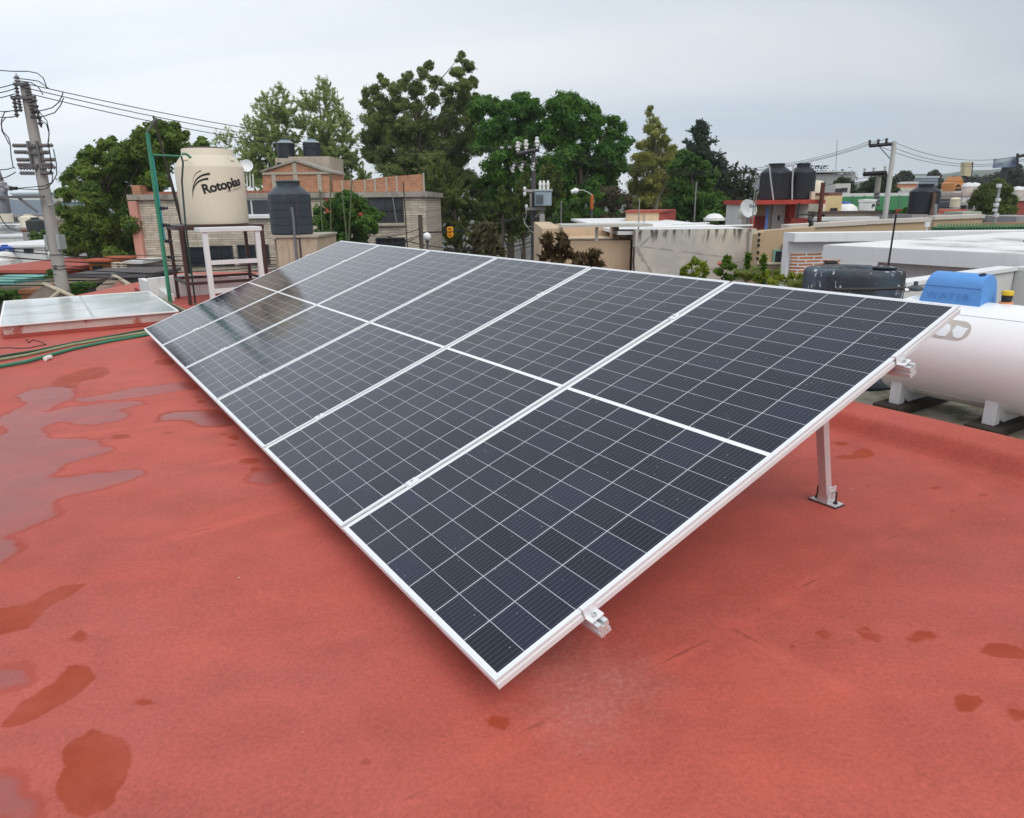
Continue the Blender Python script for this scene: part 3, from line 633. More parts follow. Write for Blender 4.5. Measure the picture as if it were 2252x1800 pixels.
# ================================================================== glass skylight on the roof
uvs = [to_uv(gz(5, 725, .11)), to_uv(gz(15, 672, .11)), to_uv(gz(320, 645, .11)), to_uv(gz(388, 690, .11))]
su0, su1 = (uvs[0][0] + uvs[3][0]) / 2, (uvs[1][0] + uvs[2][0]) / 2; sv0, sv1 = (uvs[0][1] + uvs[1][1]) / 2, (uvs[2][1] + uvs[3][1]) / 2
sk = thing('skylight', 'long low glass skylight of six pale panes at the left of the red roof', 'skylight', H(su0, sv0, 0))
kerb = mat('kerb_plaster', (.52, .40, .37), .85, .2, 3.0, col2=(.40, .12, .09), lo=.56, hi=.64)
mb = MB(); t_ = .07
mb.box((sv0, su0, .002), (sv1, su0 + t_, .135), HB); mb.box((sv0, su1 - t_, .002), (sv1, su1, .135), HB); mb.box((sv0, su0 + t_ + .001, .002), (sv0 + t_, su1 - t_ - .001, .135), HB); mb.box((sv1 - t_, su0 + t_ + .001, .002), (sv1, su1 - t_ - .001, .135), HB)
mb.build('kerb', kerb, sk)
mb = MB(); mb.box((sv0 - .012, su0 - .012, .0015), (sv1 + .012, su1 + .012, .042), HB); mb.build('red_upstand', mat('red_upstand', (.33, .06, .045), .7, .15), sk)
m, t, b = newmat('skylight_glass'); v = OC(t)
cgl = MIX(t, SS(t, NZ(t, v, 1.1, 5.0), .4, .62), (.50, .55, .545), (.66, .69, .68)); t.links.new(cgl, b.inputs['Base Color'])
t.links.new(M2(t, 'ADD', .05, M2(t, 'MULTIPLY', NZ(t, v, 2.0, 6.0), .22)), b.inputs['Roughness']); b.inputs['Specular IOR Level'].default_value = .6; b.inputs['IOR'].default_value = 1.5
gl = m; bar = mat('skylight_bar', (.52, .53, .52), .45, .08, metal=.3); edge = mat('skylight_edge', (.80, .81, .80), .5, .04)
um = (su0 + su1) / 2; vm = (sv0 + sv1) / 2
vm = sv0 + (sv1 - sv0) * .5
cuts_u = [su0 - .02 + (su1 - su0 + .04) * k_ / 3 for k_ in range(4)]; cuts_v = [sv0 - .02, vm, sv1 + .02]
for i in range(3):
    for j in range(2):
        MB().box((cuts_v[j] + .012, cuts_u[i] + .006, .139), (cuts_v[j + 1] - .012, cuts_u[i + 1] - .006, .147), HB).build('glass_pane', gl, sk)
for k_ in (1, 2):
    MB().box((cuts_v[0], cuts_u[k_] - .006, .1372), (cuts_v[2], cuts_u[k_] + .006, .150), HB).build('glazing_bar', bar, sk)
MB().box((vm - .012, cuts_u[0], .1365), (vm + .012, cuts_u[3], .153), HB).build('glazing_bar', bar, sk)
mb = MB()
mb.box((cuts_v[0] - .004, cuts_u[0] - .012, .1365), (cuts_v[2] + .004, cuts_u[0] + .006, .152), HB); mb.box((cuts_v[0] - .004, cuts_u[3] - .006, .1365), (cuts_v[2] + .004, cuts_u[3] + .012, .152), HB)
mb.box((cuts_v[0] - .010, cuts_u[0] + .0065, .1365), (cuts_v[0] + .012, cuts_u[3] - .0065, .152), HB); mb.box((cuts_v[2] - .012, cuts_u[0] + .0065, .1365), (cuts_v[2] + .010, cuts_u[3] - .0065, .152), HB)
mb.build('edge_trim', edge, sk)

# ================================================================== cream water tank on its stand
brown = mat('brown_steel', (.060, .030, .028), .55, .2, 6.0); white_steel = mat('white_steel', (.66, .69, .69), .5, .06, 5.0)
SX = [H(9.83, .90 - .15), H(10.78 - .13, .86)]
FL = np.array([-4.55, 10.14, 0]); BL = FL + E1 * 1.0; FR = FL + E2 * 1.1; BR = BL + E2 * 1.1
st = thing('tank_stand', 'brown steel stand carrying the cream water tank', 'tank stand', (FL + BR) / 2)
hh = .022
def sqpost(mb, p, q, h=.022, ax=E1, ay=E2):
    p = np.array(p, float); q = np.array(q, float); mb.prism([p + ax * a * h + ay * b_ * h for a, b_ in ((-1, -1), (1, -1), (1, 1), (-1, 1))], q - p)
for P in (FL, BL, FR, BR): mb = MB(); sqpost(mb, P + (0, 0, .003), P + (0, 0, 1.03)); mb.build('leg', brown, st)
up = np.array([0, 0, 1.0])
def beam(mb, a, b_, h=.025):
    a = np.array(a, float); b_ = np.array(b_, float); d = b_ - a; s_ = np.cross(d, up); s_ /= np.linalg.norm(s_); mb.prism([a + s_ * x * h + up * y * h for x, y in ((-1, -1), (1, -1), (1, 1), (-1, 1))], d)
mb = MB()
for a, b_ in ((FL, FR), (BL, BR)): beam(mb, a - E2 * .03 + up * 1.057, b_ + E2 * .03 + up * 1.057)
for a, b_ in ((FL, BL), (FR, BR)): beam(mb, a + E1 * .0255 + up * 1.057, b_ - E1 * .0255 + up * 1.057)
mb.box((to_uv(FL)[1] - .02, to_uv(FL)[0] - .02, 1.0825), (to_uv(FL)[1] + 1.12, to_uv(FL)[0] + 1.02, 1.092), HB)
mb.build('top_frame', brown, st)
for a, b_, z in ((FL, FR, .30), (BL, BR, .30)): mb = MB(); beam(mb, a + E2 * .0285 + up * z, b_ - E2 * .0285 + up * z, .02); mb.build('cross_beam', brown, st)
for a, b_, z in ((FL, BL, .30), (FR, BR, .30)): mb = MB(); beam(mb, a + E1 * .0285 + up * z, b_ - E1 * .0285 + up * z, .02); mb.build('cross_beam', brown, st)
TC = (FL + BR) / 2 + np.array([.03, 0, 1.093]); TRd = .462
cream = mat('cream_plastic', (.66, .60, .48), .5, .035, 2.0, spec=.3, bump=.04, bscale=25)
wt = thing('water_tank', 'large cream water tank with black lettering on a brown stand', 'water tank', TC)
MB().lathe([(0, 0), (.435, 0), (.455, .012), (TRd, .05), (TRd + .003, .40), (TRd + .006, .785), (TRd + .001, .80), (.458, .808), (.425, .86), (.375, .928), (.358, .94), (.350, .95), (.348, 1.03), (.341, 1.04), (0, 1.04)], TC, 72).build('tank_body', cream, wt, smooth=True)
MB().lathe([(0, 1.0405), (.29, 1.0405), (.29, 1.055), (.26, 1.065), (.10, 1.074), (0, 1.076)], TC + np.array([-.03, 0, 0]), 40).build('lid', mat('brown_lid', (.05, .035, .03), .6, .15), wt, smooth=True)
rib = MB()
for a in (-112, -20, 75, 165):
    aa = rad(a); n_ = np.array([math.cos(aa), math.sin(aa), 0]); s_ = np.array([-math.sin(aa), math.cos(aa), 0])
    rib = MB(); rib.prism([TC + n_ * r_ + s_ * w_ + up * z for r_, w_, z in ((.37, -.05, .925), (.37, .05, .925), (.42, .04, .86), (.42, -.04, .86))], n_ * .014 + up * .018); rib.build('shoulder_lug', cream, wt, bevel=.006)
vx = np.array([TC[0], TC[1]]) / np.linalg.norm(TC[:2]); a0 = math.atan2(-vx[1], -vx[0])     # azimuth towards the viewer
def on_tank(cx_, cz_, slant):
    def f_(x, y):
        ca, sa = math.cos(slant), math.sin(slant); X_ = cx_ + x * ca - y * sa; Z_ = cz_ + x * sa + y * ca
        a = a0 + X_ / TRd; r_ = TRd + .0075; return (TC[0] + r_ * math.cos(a), TC[1] + r_ * math.sin(a), TC[2] + Z_)
    return f_
ink = mat('black_ink', (.012, .010, .010), .5)
tx = MB(); text_into(tx, 'Rotoplas', .172, on_tank(-.115, .425, rad(12.5)), .006, .96); tx.build('lettering', ink, wt)
tx = MB()
f_ = on_tank(.0, .025, 0)
for (x0, z0), (x1, z1), (x2, z2), wd in (((-.275, .33), (-.26, .585), (-.03, .60), .028), ((-.27, .40), (-.235, .65), (.0, .665), .03), ((-.25, .54), (-.22, .68), (-.11, .705), .012)):
    n_ = 16; top = []; bot = []
    for i in range(n_ + 1):
        s_ = i / n_; x = (1 - s_) ** 2 * x0 + 2 * s_ * (1 - s_) * x1 + s_ * s_ * x2; z = (1 - s_) ** 2 * z0 + 2 * s_ * (1 - s_) * z1 + s_ * s_ * z2
        dx = 2 * (1 - s_) * (x1 - x0) + 2 * s_ * (x2 - x1); dz = 2 * (1 - s_) * (z1 - z0) + 2 * s_ * (z2 - z1); l_ = math.hypot(dx, dz); ww = wd * (.08 + .92 * s_ ** .8) / 2
        top.append(f_(x - dz / l_ * ww, z + dx / l_ * ww)); bot.append(f_(x + dz / l_ * ww, z - dx / l_ * ww))
    tx.add(top + bot, [(i, i + 1, n_ + 2 + i, n_ + 1 + i) for i in range(n_)])
tx.build('logo_arcs', ink, wt)
tx = MB(); text_into(tx, 'MAS Y MEJOR AGUA', .035, on_tank(.20, .44, rad(14)), 0, .9); tx.build('small_lettering', mat('grey_ink', (.30, .26, .22), .6), wt)

# white steel frame in front of the stand
WL = at(448, 501, 9.75); WR = WL + E2 * .68; WLb = WL + E1 * -.42; WRb = WR + E1 * -.42
wf = thing('steel_frame', 'white painted steel frame with two rungs leaning before the brown stand', 'steel frame', (WL[0], WL[1], 0))
for P in (WL, WR): mb = MB(); sqpost(mb, (P[0], P[1], .003), (P[0], P[1], 1.02), .032); mb.build('upright', white_steel, wf)
for z in (.62, .24): mb = MB(); beam(mb, np.array([WL[0], WL[1], z]) + E2 * .033, np.array([WR[0], WR[1], z]) - E2 * .033, .028); mb.build('rung', white_steel, wf)
u0_, v0_ = to_uv(WL); mb = MB(); mb.box((v0_ - .06, u0_ - .05, 1.0205), (v0_ + .74, u0_ + .36, 1.075), HB); mb.build('top_shelf', white_steel, wf, bevel=.004)

# ================================================================== mast, pipes and cables on the roof
green = mat('green_paint', (.035, .21, .125), .5, .2, 5.0, col2=(.10, .17, .14), lo=.58, hi=.7)
gm_ = thing('antenna_mast', 'tall green steel mast with a side arm beside the cream water tank', 'mast', gz(375, 668))
mb_ = gz(375, 668); mt_ = at(303, 293, mb_[1])
mt_ = np.array([mb_[0] + .02, mb_[1], mt_[2]])
MB().tube([mb_ + up * .002, mb_ * .5 + mt_ * .5, mt_], .027, 12).build('mast_tube', green, gm_)
MB().tube([mt_ + up * .002, mt_ + np.array([.012, 0, .03]), mt_ + np.array([.135, .05, .19])], .015, 10).build('top_tube', mat('grey_tube', (.10, .11, .105), .5, .15), gm_)
ma = at(316, 341, mb_[1]); ar = np.array([mb_[0] + .05, mb_[1], ma[2]]); arx = at(400, 344, mb_[1] + .2)
MB().tube([ar, arx], .011, 8).build('side_arm', green, gm_)
MB().tube([ar + np.array([-.0, 0, -.02]), np.array([mb_[0] + .05, mb_[1], .9])], .012, 8).build('stay_tube', mat('teal_paint', (.03, .24, .25), .5, .1), gm_)
ins = mat('dark_porcelain', (.02, .022, .03), .3)
for k_, z in enumerate((1.33, 1.1, .88, .66)):
    MB().lathe([(.0, -.06), (.02, -.05), (.028, -.03), (.016, -.02), (.028, 0), (.016, .012), (.02, .05), (0, .06)], np.array([mb_[0] + .10, mb_[1], z]), 12, axm((1, 0, 0))).build('insulator', ins, gm_)
dp = MB(); a_ = at(399, 345, 10.0); 
dp.tube([a_, np.array([a_[0] + .01, a_[1], a_[2] - .08]), at(400, 400, 10.0), at(408, 495, 10.0), gz(430, 670) + up * .02, gz(434, 676) + up * .01], .013, 8)
tag(dp.build('drain_pipe', mat('dark_green_pipe', (.03, .06, .05), .5, .2)), 'thin dark pipe running down the left side of the cream water tank', 'pipe')
vt = MB(); p_ = at(400, 339, 10.3); vt.tube([p_, p_ + np.array([.05, .02, .0]), p_ + np.array([.10, .05, -.05])], .016, 8)
tag(vt.build('pipe_elbow', green), 'small green pipe elbow beside the neck of the cream tank', 'pipe')
tp = MB(); q0 = at(337, 255, 11.6); q1 = at(400, 490, 11.6); tp.tube([q1 * np.array([1, 1, 0]) + up * .01, q1, q0], [.035, .03, .016], 8)
tag(tp.build('wooden_pole', mat('dark_wood', (.035, .03, .026), .85, .25, 6.0)), 'thin dark leaning wooden pole behind the cream water tank', 'pole')
hoses = [(green, [(-60, 822), (60, 800), (160, 772), (240, 755), (320, 741), (420, 722)], .016, 'green hose nearest the camera lying across the red roof at the left'),
         (mat('pale_green_hose', (.26, .30, .17), .5, .3, 3.0), [(-60, 806), (60, 785), (160, 762), (240, 748), (330, 733), (430, 715)], .014, 'pale green hose lying between two others on the red roof'),
         (mat('deep_green_hose', (.02, .07, .04), .5, .2), [(-60, 798), (80, 775), (170, 756), (250, 742), (330, 727), (430, 712)], .012, 'dark green hose farthest from the camera lying on the red roof')]
for mt2, pts, r_, lb in hoses:
    h_ = MB(); h_.tube([gz(*p) + up * (r_ + .003) for p in pts], r_, 8); tag(h_.build('hose', mt2, smooth=True), lb, 'hose', 'hoses on the roof')
cn = MB(); c_ = gz(100, 794) + up * .02; d_ = gz(112, 790) + up * .02; cn.tube([c_, d_], .021, 10); tag(cn.build('hose_coupling', mat('white_plastic', (.75, .75, .72), .45)), 'small white coupling on the green hose', 'coupling')
for pts, r_, m2, lb in (([(328, 651), (352, 668), (378, 679), (404, 691), (440, 712)], .02, mat('dark_olive_pipe', (.03, .045, .025), .5), 'dark olive pipe lying beside the mast foot'),
                        ([(340, 651), (366, 666), (392, 678), (418, 692), (450, 712)], .014, mat('pale_green_hose', (.26, .30, .17), .5, .3, 3.0), 'pale pipe lying beside the skylight and the mast foot')):
    h_ = MB(); h_.tube([gz(*p) + up * (r_ + .003) for p in pts], r_, 8); tag(h_.build('roof_pipe', m2, smooth=True), lb, 'pipe')
h_ = MB(); h_.tube([gz(x * .203, 420 + y * .203) + up * .006 for x, y in [(-60, 1713), (100, 1706), (230, 1712), (330, 1706), (400, 1690), (500, 1672), (440, 1640), (360, 1620), (310, 1650), (280, 1610)]], .0045, 6)
tag(h_.build('black_cable', mat('black_plastic', (.02, .02, .021), .5)), 'thin black cable looped on the red roof in front of the skylight', 'cable')

# low white walls at the far end of the roof
wp = mat('white_wall_paint', (.74, .74, .73), .8, .05, 1.5, streak=.25)
pw = MB(); pw.prism([H(10.30, .72, -.02), H(12.15, .57, -.02), H(12.15, .57, .20), H(11.3, .64, .19), H(10.75, .685, .145), H(10.30, .72, .09)], E2 * .10)
tag(pw.build('parapet_wall', wp), 'low white parapet with a sloping top running away beyond the skylight', 'wall', 'low white walls at the far end of the roof')
pw = MB(); pw.prism([H(10.80, .56, -.02), H(10.80, 1.9, -.02), H(10.80, 3.4, -.02), H(10.80, 3.4, .30), H(10.80, 1.75, .25), H(10.80, 1.15, .33), H(10.80, .56, .30)], E1 * .12)
tag(pw.build('parapet_wall', wp), 'low white parapet behind the legs of the brown tank stand', 'wall', 'low white walls at the far end of the roof')

# ================================================================== power poles and lines
conc = mat('pole_concrete', (.36, .345, .325), .9, .14, 1.5, bump=.2, streak=.2)
hard = mat('line_hardware', (.16, .155, .16), .55, .2, metal=.4)
insg = mat('grey_insulator', (.30, .30, .32), .35, .1)
wirem = mat('wire_black', (.018, .018, .02), .6, .1)
PY = 18.0
pT = at(55, 188, PY); pX, pZ = at(118, 520, PY)[0], pT[2]
pX = (at(55, 188, PY)[0] + at(142, 655, PY)[0]) / 2
up_ = thing('utility_pole', 'tall grey concrete power pole crowded with hardware at the left edge', 'power pole', (pX, PY, GZ))
MB().lathe([(.20, GZ), (.105, pZ), (.0, pZ + .01)], (pX, PY, 0), 20).build('pole_shaft', conc, up_, smooth=True)
def lp(x, y): p = at(x, y, PY); return p
def ring(mb, z, r_, h): mb.lathe([(r_, z - h / 2), (r_, z + h / 2)], (pX, PY, 0), 20)
for y in (585, 592, 560, 640): 
    z = lp(130, y)[2]; mb = MB(); ring(mb, z, .155, .025); mb.build('steel_band', hard, up_)
def cross(y, xa, xb, r_=.035, name='crossarm', dz=0.0, dy=-.14):
    a = lp(xa, y); b_ = lp(xb, y); mb = MB(); mb.box((a[0], PY + dy - .04, a[2] - r_), (b_[0], PY + dy + .04, a[2] + r_)); return mb.build(name, hard, up_)
cross(188, 40, 70); cross(217, 34, 86)
for y, n_ in ((322, 2), (365, 2), (338, 1)): cross(y, 66, 92, .03)
MB().lathe([(.05, 0), (.03, .04), (.07, .09), (.03, .13), (.06, .17), (.025, .2), (.0, .26)], lp(40, 187), 14).build('pin_insulator', insg, up_)
def bell(x, y, L, r_, ax, mt2=hard, sheds=4, nm='strain_insulator'):
    pr = [(0, 0)]
    for i in range(sheds):
        z = L * i / sheds; pr += [(r_ * .45, z), (r_, z + L * .25 / sheds), (r_ * .45, z + L * .6 / sheds)]
    pr += [(r_ * .3, L), (0, L)]
    MB().lathe(pr, lp(x, y) + np.array([0, -.15, 0]), 12, axm(ax)).build(nm, mt2, up_)
for x, y0 in ((44, 187), (67, 187)): bell(x, y0, .30, .06, (0, 0, -1))
for x, y0, L in ((40, 218, .42), (50, 218, .30), (74, 218, .36), (84, 220, .62)): bell(x, y0, L, .065, (.08 if x > 60 else -.02, 0, -1), hard, 5, 'fuse_cutout')
sur = mat('surge_arrester', (.17, .155, .16), .45, .15)
for y, xa, xb in ((322, 36, 66), (336, 40, 68), (353, 45, 72), (364, 47, 74), (371, 50, 90), (382, 52, 84)):
    L = lp(xb, y)[0] - lp(xa, y)[0]; bell(xb, y, L, .05, (-1, 0, .02), sur, 6, 'surge_arrester')
for y, xa, xb in ((322, 96, 126), (337, 98, 118), (353, 104, 130), (364, 102, 126), (370, 96, 132), (382, 98, 126)):
    L = lp(xb, y)[0] - lp(xa, y)[0]; bell(xa, y, L, .05, (1, 0, .02), sur, 6, 'surge_arrester')
for xa, xb in ((70, 76), (90, 96)):
    a = lp(xa, 312); b_ = lp(xb, 372); MB().box((a[0] - .02, PY - .19, b_[2]), (a[0] + .03, PY - .13, a[2])).build('mounting_bracket', hard, up_)
a = lp(6, 434); b_ = lp(112, 434); MB().box((a[0], PY - .30, a[2] - .035), (b_[0], PY - .22, a[2] + .025)).build('bracket_arm', hard, up_)
MB().tube([lp(57, 436) + (0, -.26, 0), lp(94, 466) + (0, -.2, 0)], .03, 8).build('brace', hard, up_)
bxm = mat('grey_box', (.33, .36, .355), .6, .1)
for xa, xb in ((101, 113), (127, 140)):
    a = lp(xa, 517); b_ = lp(xb, 549); MB().box((a[0], PY - .12, b_[2]), (b_[0], PY + .16, a[2])).build('side_box', bxm, up_, bevel=.01)
pi = thing('white_insulator', 'white insulator on the side of the concrete pole', 'insulator', lp(115, 559)); del pi['category']; pi['category'] = 'insulator'
MB().ball(lp(114, 559), .09, 1.2).build('insulator_body', mat('white_plastic', (.75, .75, .72), .45), pi)
# transformer at the frame edge
trm = mat('transformer_paint', (.30, .345, .385), .5, .1, 2.0, streak=.2)
tr = thing('transformer', 'blue grey pole transformer cut by the left edge of the photo', 'transformer', lp(4, 470))
c_ = lp(4, 470); zt = lp(14, 420)[2]; zb = lp(4, 470)[2]
MB().lathe([(0, zb), (.24, zb), (.26, zb + .03), (.26, zt), (.22, zt + .05), (0, zt + .08)], (c_[0], PY - .1, 0), 24).build('tank', trm, tr, smooth=True)
MB().lathe([(.09, 0), (.08, .1), (.10, .12), (.10, .2), (.04, .24), (0, .24)], (lp(14, 420)[0], PY - .1, zt - .02), 14).build('bushing', insg, tr)
MB().lathe([(.05, 0), (.035, .3), (.06, .32), (.03, .36), (0, .4)], (lp(14, 420)[0], PY - .1, zt + .225), 12, axm((-.14, 0, 1))).build('high_voltage_terminal', hard, tr)
MB().tube([(lp(22, 413)[0], PY - .12, lp(22, 413)[2]), (lp(36, 415)[0], PY - .2, lp(36, 415)[2])], .06, 10).build('side_bushing', insg, tr)
MB().tube([(lp(36, 415)[0] + .002, PY - .2, lp(36, 415)[2]), (lp(52, 415)[0], PY - .24, lp(52, 415)[2])], .04, 8).build('terminal_boot', wirem, tr)
# lamp arm
sl2 = thing('street_lamp', 'pale small street lamp head on an arm beside the concrete pole', 'street lamp', lp(118, 452)); lm = mat('pale_green_grey', (.36, .40, .33), .6, .1)
MB().tube([lp(114, 452) + (0, -.1, 0), lp(136, 451) + (0, -.3, 0)], .025, 8).build('arm', lm, sl2)
MB().tube([lp(136.3, 450.5) + (0, -.3, 0), lp(150, 446) + (0, -.45, 0), lp(167, 440) + (0, -.6, 0)], [.03, .06, .05], 10).build('lamp_head', lm, sl2)

def sagpts(p, q, sag, n=18):
    p = np.array(p, float); q = np.array(q, float); return [p + (q - p) * s_ - up * (4 * sag * s_ * (1 - s_)) for s_ in np.linspace(0, 1, n)]
def line(name, lb, pts, r_, cat='cable', group=None, m2=None):
    return tag(MB().tube(pts, r_, 6).build(name, m2 or wirem, smooth=True), lb, cat, group)
# jumper loops round the pole: one thing each
loops = [([(14, 159), (40, 161), (75, 161), (95, 165), (108, 175), (114, 190), (115, 197)], 'black jumper wire arching highest over the top of the concrete pole'),
         ([(45, 176), (75, 179), (100, 183), (113, 192), (122, 199)], 'black jumper wire just under the highest arch at the pole top'),
         ([(60, 183), (85, 186), (100, 195), (108, 206), (111, 213)], 'short black jumper wire dipping right of the pole top'),
         ([(84, 247), (105, 246), (128, 240), (142, 228), (149, 214), (151, 206)], 'black jumper loop hanging right of the upper pole hardware'),
         ([(82, 260), (110, 259), (135, 251), (147, 236), (154, 219)], 'longest black jumper loop hanging right of the upper pole hardware'),
         ([(84, 247), (105, 252), (119, 268), (124, 290), (123, 315)], 'black wire dropping from the right cutout to the arresters'),
         ([(80, 262), (100, 264), (115, 276), (121, 296), (118, 318)], 'second black wire dropping from the right cutout to the arresters'),
         ([(42, 247), (26, 250), (19, 268), (20, 290), (30, 308), (36, 320)], 'black wire dropping from the left cutout to the arresters'),
         ([(48, 260), (30, 262), (20, 275), (24, 292), (36, 305), (40, 318)], 'second black wire dropping from the left cutout to the arresters'),
         ([(130, 330), (136, 360), (137, 385), (128, 402), (110, 410), (52, 415)], 'black wire curving from the arresters down to the transformer'),
         ([(126, 372), (130, 390), (128, 404), (116, 416), (95, 418), (54, 416)], 'second black wire curving from the arresters down to the transformer'),
         ([(5, 380), (20, 375), (34, 374), (48, 370)], 'thin wire from the transformer top to the left arresters'),
         ([(14, 395), (30, 390), (48, 380)], 'lower thin wire from the transformer top to the left arresters'),
         ([(38, 318), (40, 345), (44, 368), (49, 372)], 'black wire joining the ends of the left arresters'),
         ([(122, 318), (126, 340), (129, 365), (126, 382)], 'black wire joining the ends of the right arresters'),
         ([(7, 455), (12, 472), (20, 487), (35, 503), (50, 508), (70, 507)], 'black cable drooping below the transformer')]
for i, (pts, lb) in enumerate(loops):
    line('jumper_wire', lb, [lp(*p) + (0, -.22 - .03 * (i % 3), 0) for p in pts], .011, 'wire', 'jumper wires around the concrete pole')
CPY = 40.0
for i, (a, b_, sg, lb) in enumerate((((68, 187), (1182, 312), .75, 'top'), ((70, 197), (1162, 318), .80, 'middle'), ((70, 208), (1138, 322), .85, 'bottom'))):
    line('power_line', f'{lb} one of three power lines sagging from the concrete pole across the trees', sagpts(lp(*a) + (0, -.1, 0), at(*b_, CPY), sg, 28), .0105 + .002 * 0, 'power line', 'power lines left of the steel pole')
for a, lb in (((40, 186), 'top'), ((40, 197), 'middle'), ((40, 208), 'bottom')):
    p = lp(*a); line('power_line', f'{lb} one of three power lines leaving the photo left of the concrete pole', sagpts(p + (0, -.1, 0), at(-120, a[1] + 22, PY - 2), .05, 8), .0105, 'power line', 'power lines leaving at the left')
for a, lb in (((42, 245), 'upper'), ((46, 258), 'lower')):
    p = lp(*a); line('power_line', f'{lb} slack wire leaving the photo left of the cutouts', sagpts(p + (0, -.15, 0), at(-80, a[1] - 28, PY), .12, 8), .0105, 'power line', 'power lines leaving at the left')
RPY = 46.0
for i, (a, b_, lb) in enumerate((((1184, 312), (1908, 313), 'top'), ((1165, 318), (1928, 310), 'middle'), ((1140, 322), (1948, 306), 'bottom'))):
    line('power_line', f'{lb} one of three power lines between the dark steel pole and the pale pole', sagpts(at(*a, CPY), at(*b_, RPY), 1.55 + .09 * i, 28), .0135, 'power line', 'power lines right of the steel pole')
for i, (a, b_, lb) in enumerate((((1966, 313), (2330, 318), 'top'), ((1950, 318), (2330, 328), 'middle'), ((1930, 320), (2330, 331), 'bottom'))):
    line('power_line', f'{lb} one of three power lines leaving the pale pole to the right', sagpts(at(*a, RPY), at(*b_, RPY + 2), 1.0 + .05 * i, 20), .0135, 'power line', 'power lines right of the pale pole')
line('power_line', 'thin single line at roof height on the far right', sagpts(at(1955, 395, 50), at(2330, 386, 60), .3, 12), .018, 'power line')
line('power_line', 'thin line running left from the short far pole', sagpts(at(1932, 385, 52), at(1620, 440, 60), .1, 8), .016, 'power line')
# bundle of black service cables low at the left
bund = [(-60, 541, 640, 566), (-60, 546, 640, 572), (-60, 558, 640, 579), (-60, 563, 640, 585), (-60, 600, 640, 582), (-60, 606, 640, 586), (-60, 622, 640, 590), (-60, 628, 640, 596), (-60, 612, 640, 588), (118, 585, 640, 570), (118, 590, 640, 593), (118, 604, 640, 600)]
for i, (xa, ya, xb, yb) in enumerate(bund):
    a = at(xa, ya, 17.2 if xa < 0 else 17.8); b_ = at(xb, yb, 25)
    line('service_cable', 'one of many black service cables strung low past the concrete pole and the pink wall', sagpts(a, b_, .10 + .05 * (i % 3), 14), .010 + .006 * (i % 3 == 1), 'cable', 'bundle of black service cables')

# dark steel pole in the middle
dst = mat('dark_pole_steel', (.075, .068, .075), .7, .15)
porc = mat('white_porcelain', (.72, .72, .70), .25, .04)
p0 = at(1173, 330, CPY); cp_ = thing('utility_pole', 'dark slim power pole with white insulators and a transformer platform in front of the trees', 'power pole', (p0[0], CPY, GZ))
MB().lathe([(.17, GZ), (.12, p0[2]), (0, p0[2] + .01)], (p0[0], CPY, 0), 14).build('pole_shaft', dst, cp_, smooth=True)
def cpp(x, y, dy=0.0): return at(x, y, CPY + dy)
MB().tube([cpp(1136, 339, -.2), cpp(1186, 329, -.16)], .11, 4).build('crossarm', dst, cp_)
for x, y in ((1139, 335), (1157, 331), (1181, 325)):
    MB().lathe([(.05, -.1), (.05, 0), (.12, .05), (.08, .12), (.14, .2), (.14, .28), (.07, .33), (.10, .40), (.10, .46), (0, .5)], cpp(x, y - 2, -.18), 14).build('pin_insulator', porc, cp_)
for x, y in ((1101, 323), (1118, 322), (1141, 314)):
    for dx in (0, 4): MB().tube([cpp(x + dx, y, -.1), cpp(x + dx + 1, y + 5, -.1)], .035, 6).build('wire_clamp', porc, cp_)
MB().tube([cpp(1122, 368, -.25), cpp(1180, 362, -.2)], .05, 4).build('cutout_arm', dst, cp_)
gpor = mat('grey_porcelain', (.42, .43, .40), .4, .08)
for x, y in ((1128, 366), (1147, 364), (1172, 362)):
    MB().tube([cpp(x - 2, y - 8, -.3), cpp(x + 8, y - 8, -.3), cpp(x + 9, y - 1, -.3)], .05, 6).build('cutout_bracket', dst, cp_)
    MB().lathe([(.04, -.25), (.09, -.2), (.05, -.12), (.10, -.06), (.06, .02), (.10, .08), (.05, .14), (.02, .2)], cpp(x + 1, y + 3, -.32), 10, axm((.3, 0, 1))).build('fuse_cutout', gpor, cp_)
    MB().tube([cpp(x - 6, y + 3, -.4), cpp(x - 1, y + 14, -.4), cpp(x + 5, y + 12, -.4)], .028, 6).build('fuse_tube', gpor, cp_)
plat = mat('platform_steel', (.34, .32, .31), .6, .12)
for y, xa, xb in ((420, 1154, 1215), (460, 1155, 1200)):
    a = cpp(xa, y, -.35); b_ = cpp(xb, y, -.35); MB().box((a[0], CPY - .42, a[2] - .07), (b_[0], CPY - .30, a[2] + .07)).build('platform_beam', plat, cp_)
for x in (1167, 1187): a = cpp(x, 426, -.4); b_ = cpp(x, 458, -.4); MB().box((a[0] - .045, CPY - .46, b_[2]), (a[0] + .045, CPY - .425, a[2])).build('hanger', plat, cp_)
for xa, xb in ((1192, 1178), (1197, 1185)): MB().tube([cpp(xa, 463, -.36), cpp(xb, 478, -.2)], .05, 6).build('brace', plat, cp_)
for x, y in ((1154, 416), (1154, 427), (1158, 455)): MB().ball(cpp(x, y, -.36), .09, 1.4, 8).build('spool_insulator', porc, cp_)
bx = thing('transformer', 'pale blue grey box transformer mounted on the dark slim pole', 'transformer', cpp(1193, 452, -.8))
a = cpp(1176, 421, -.8); b_ = cpp(1212, 453, -.8); mbx = MB(); mbx.box((a[0], CPY - 1.25, b_[2]), (b_[0], CPY - .48, a[2])); mbx.build('tank', mat('pale_blue_paint', (.30, .375, .435), .45, .06), bx, bevel=.03)
rf = MB(); 
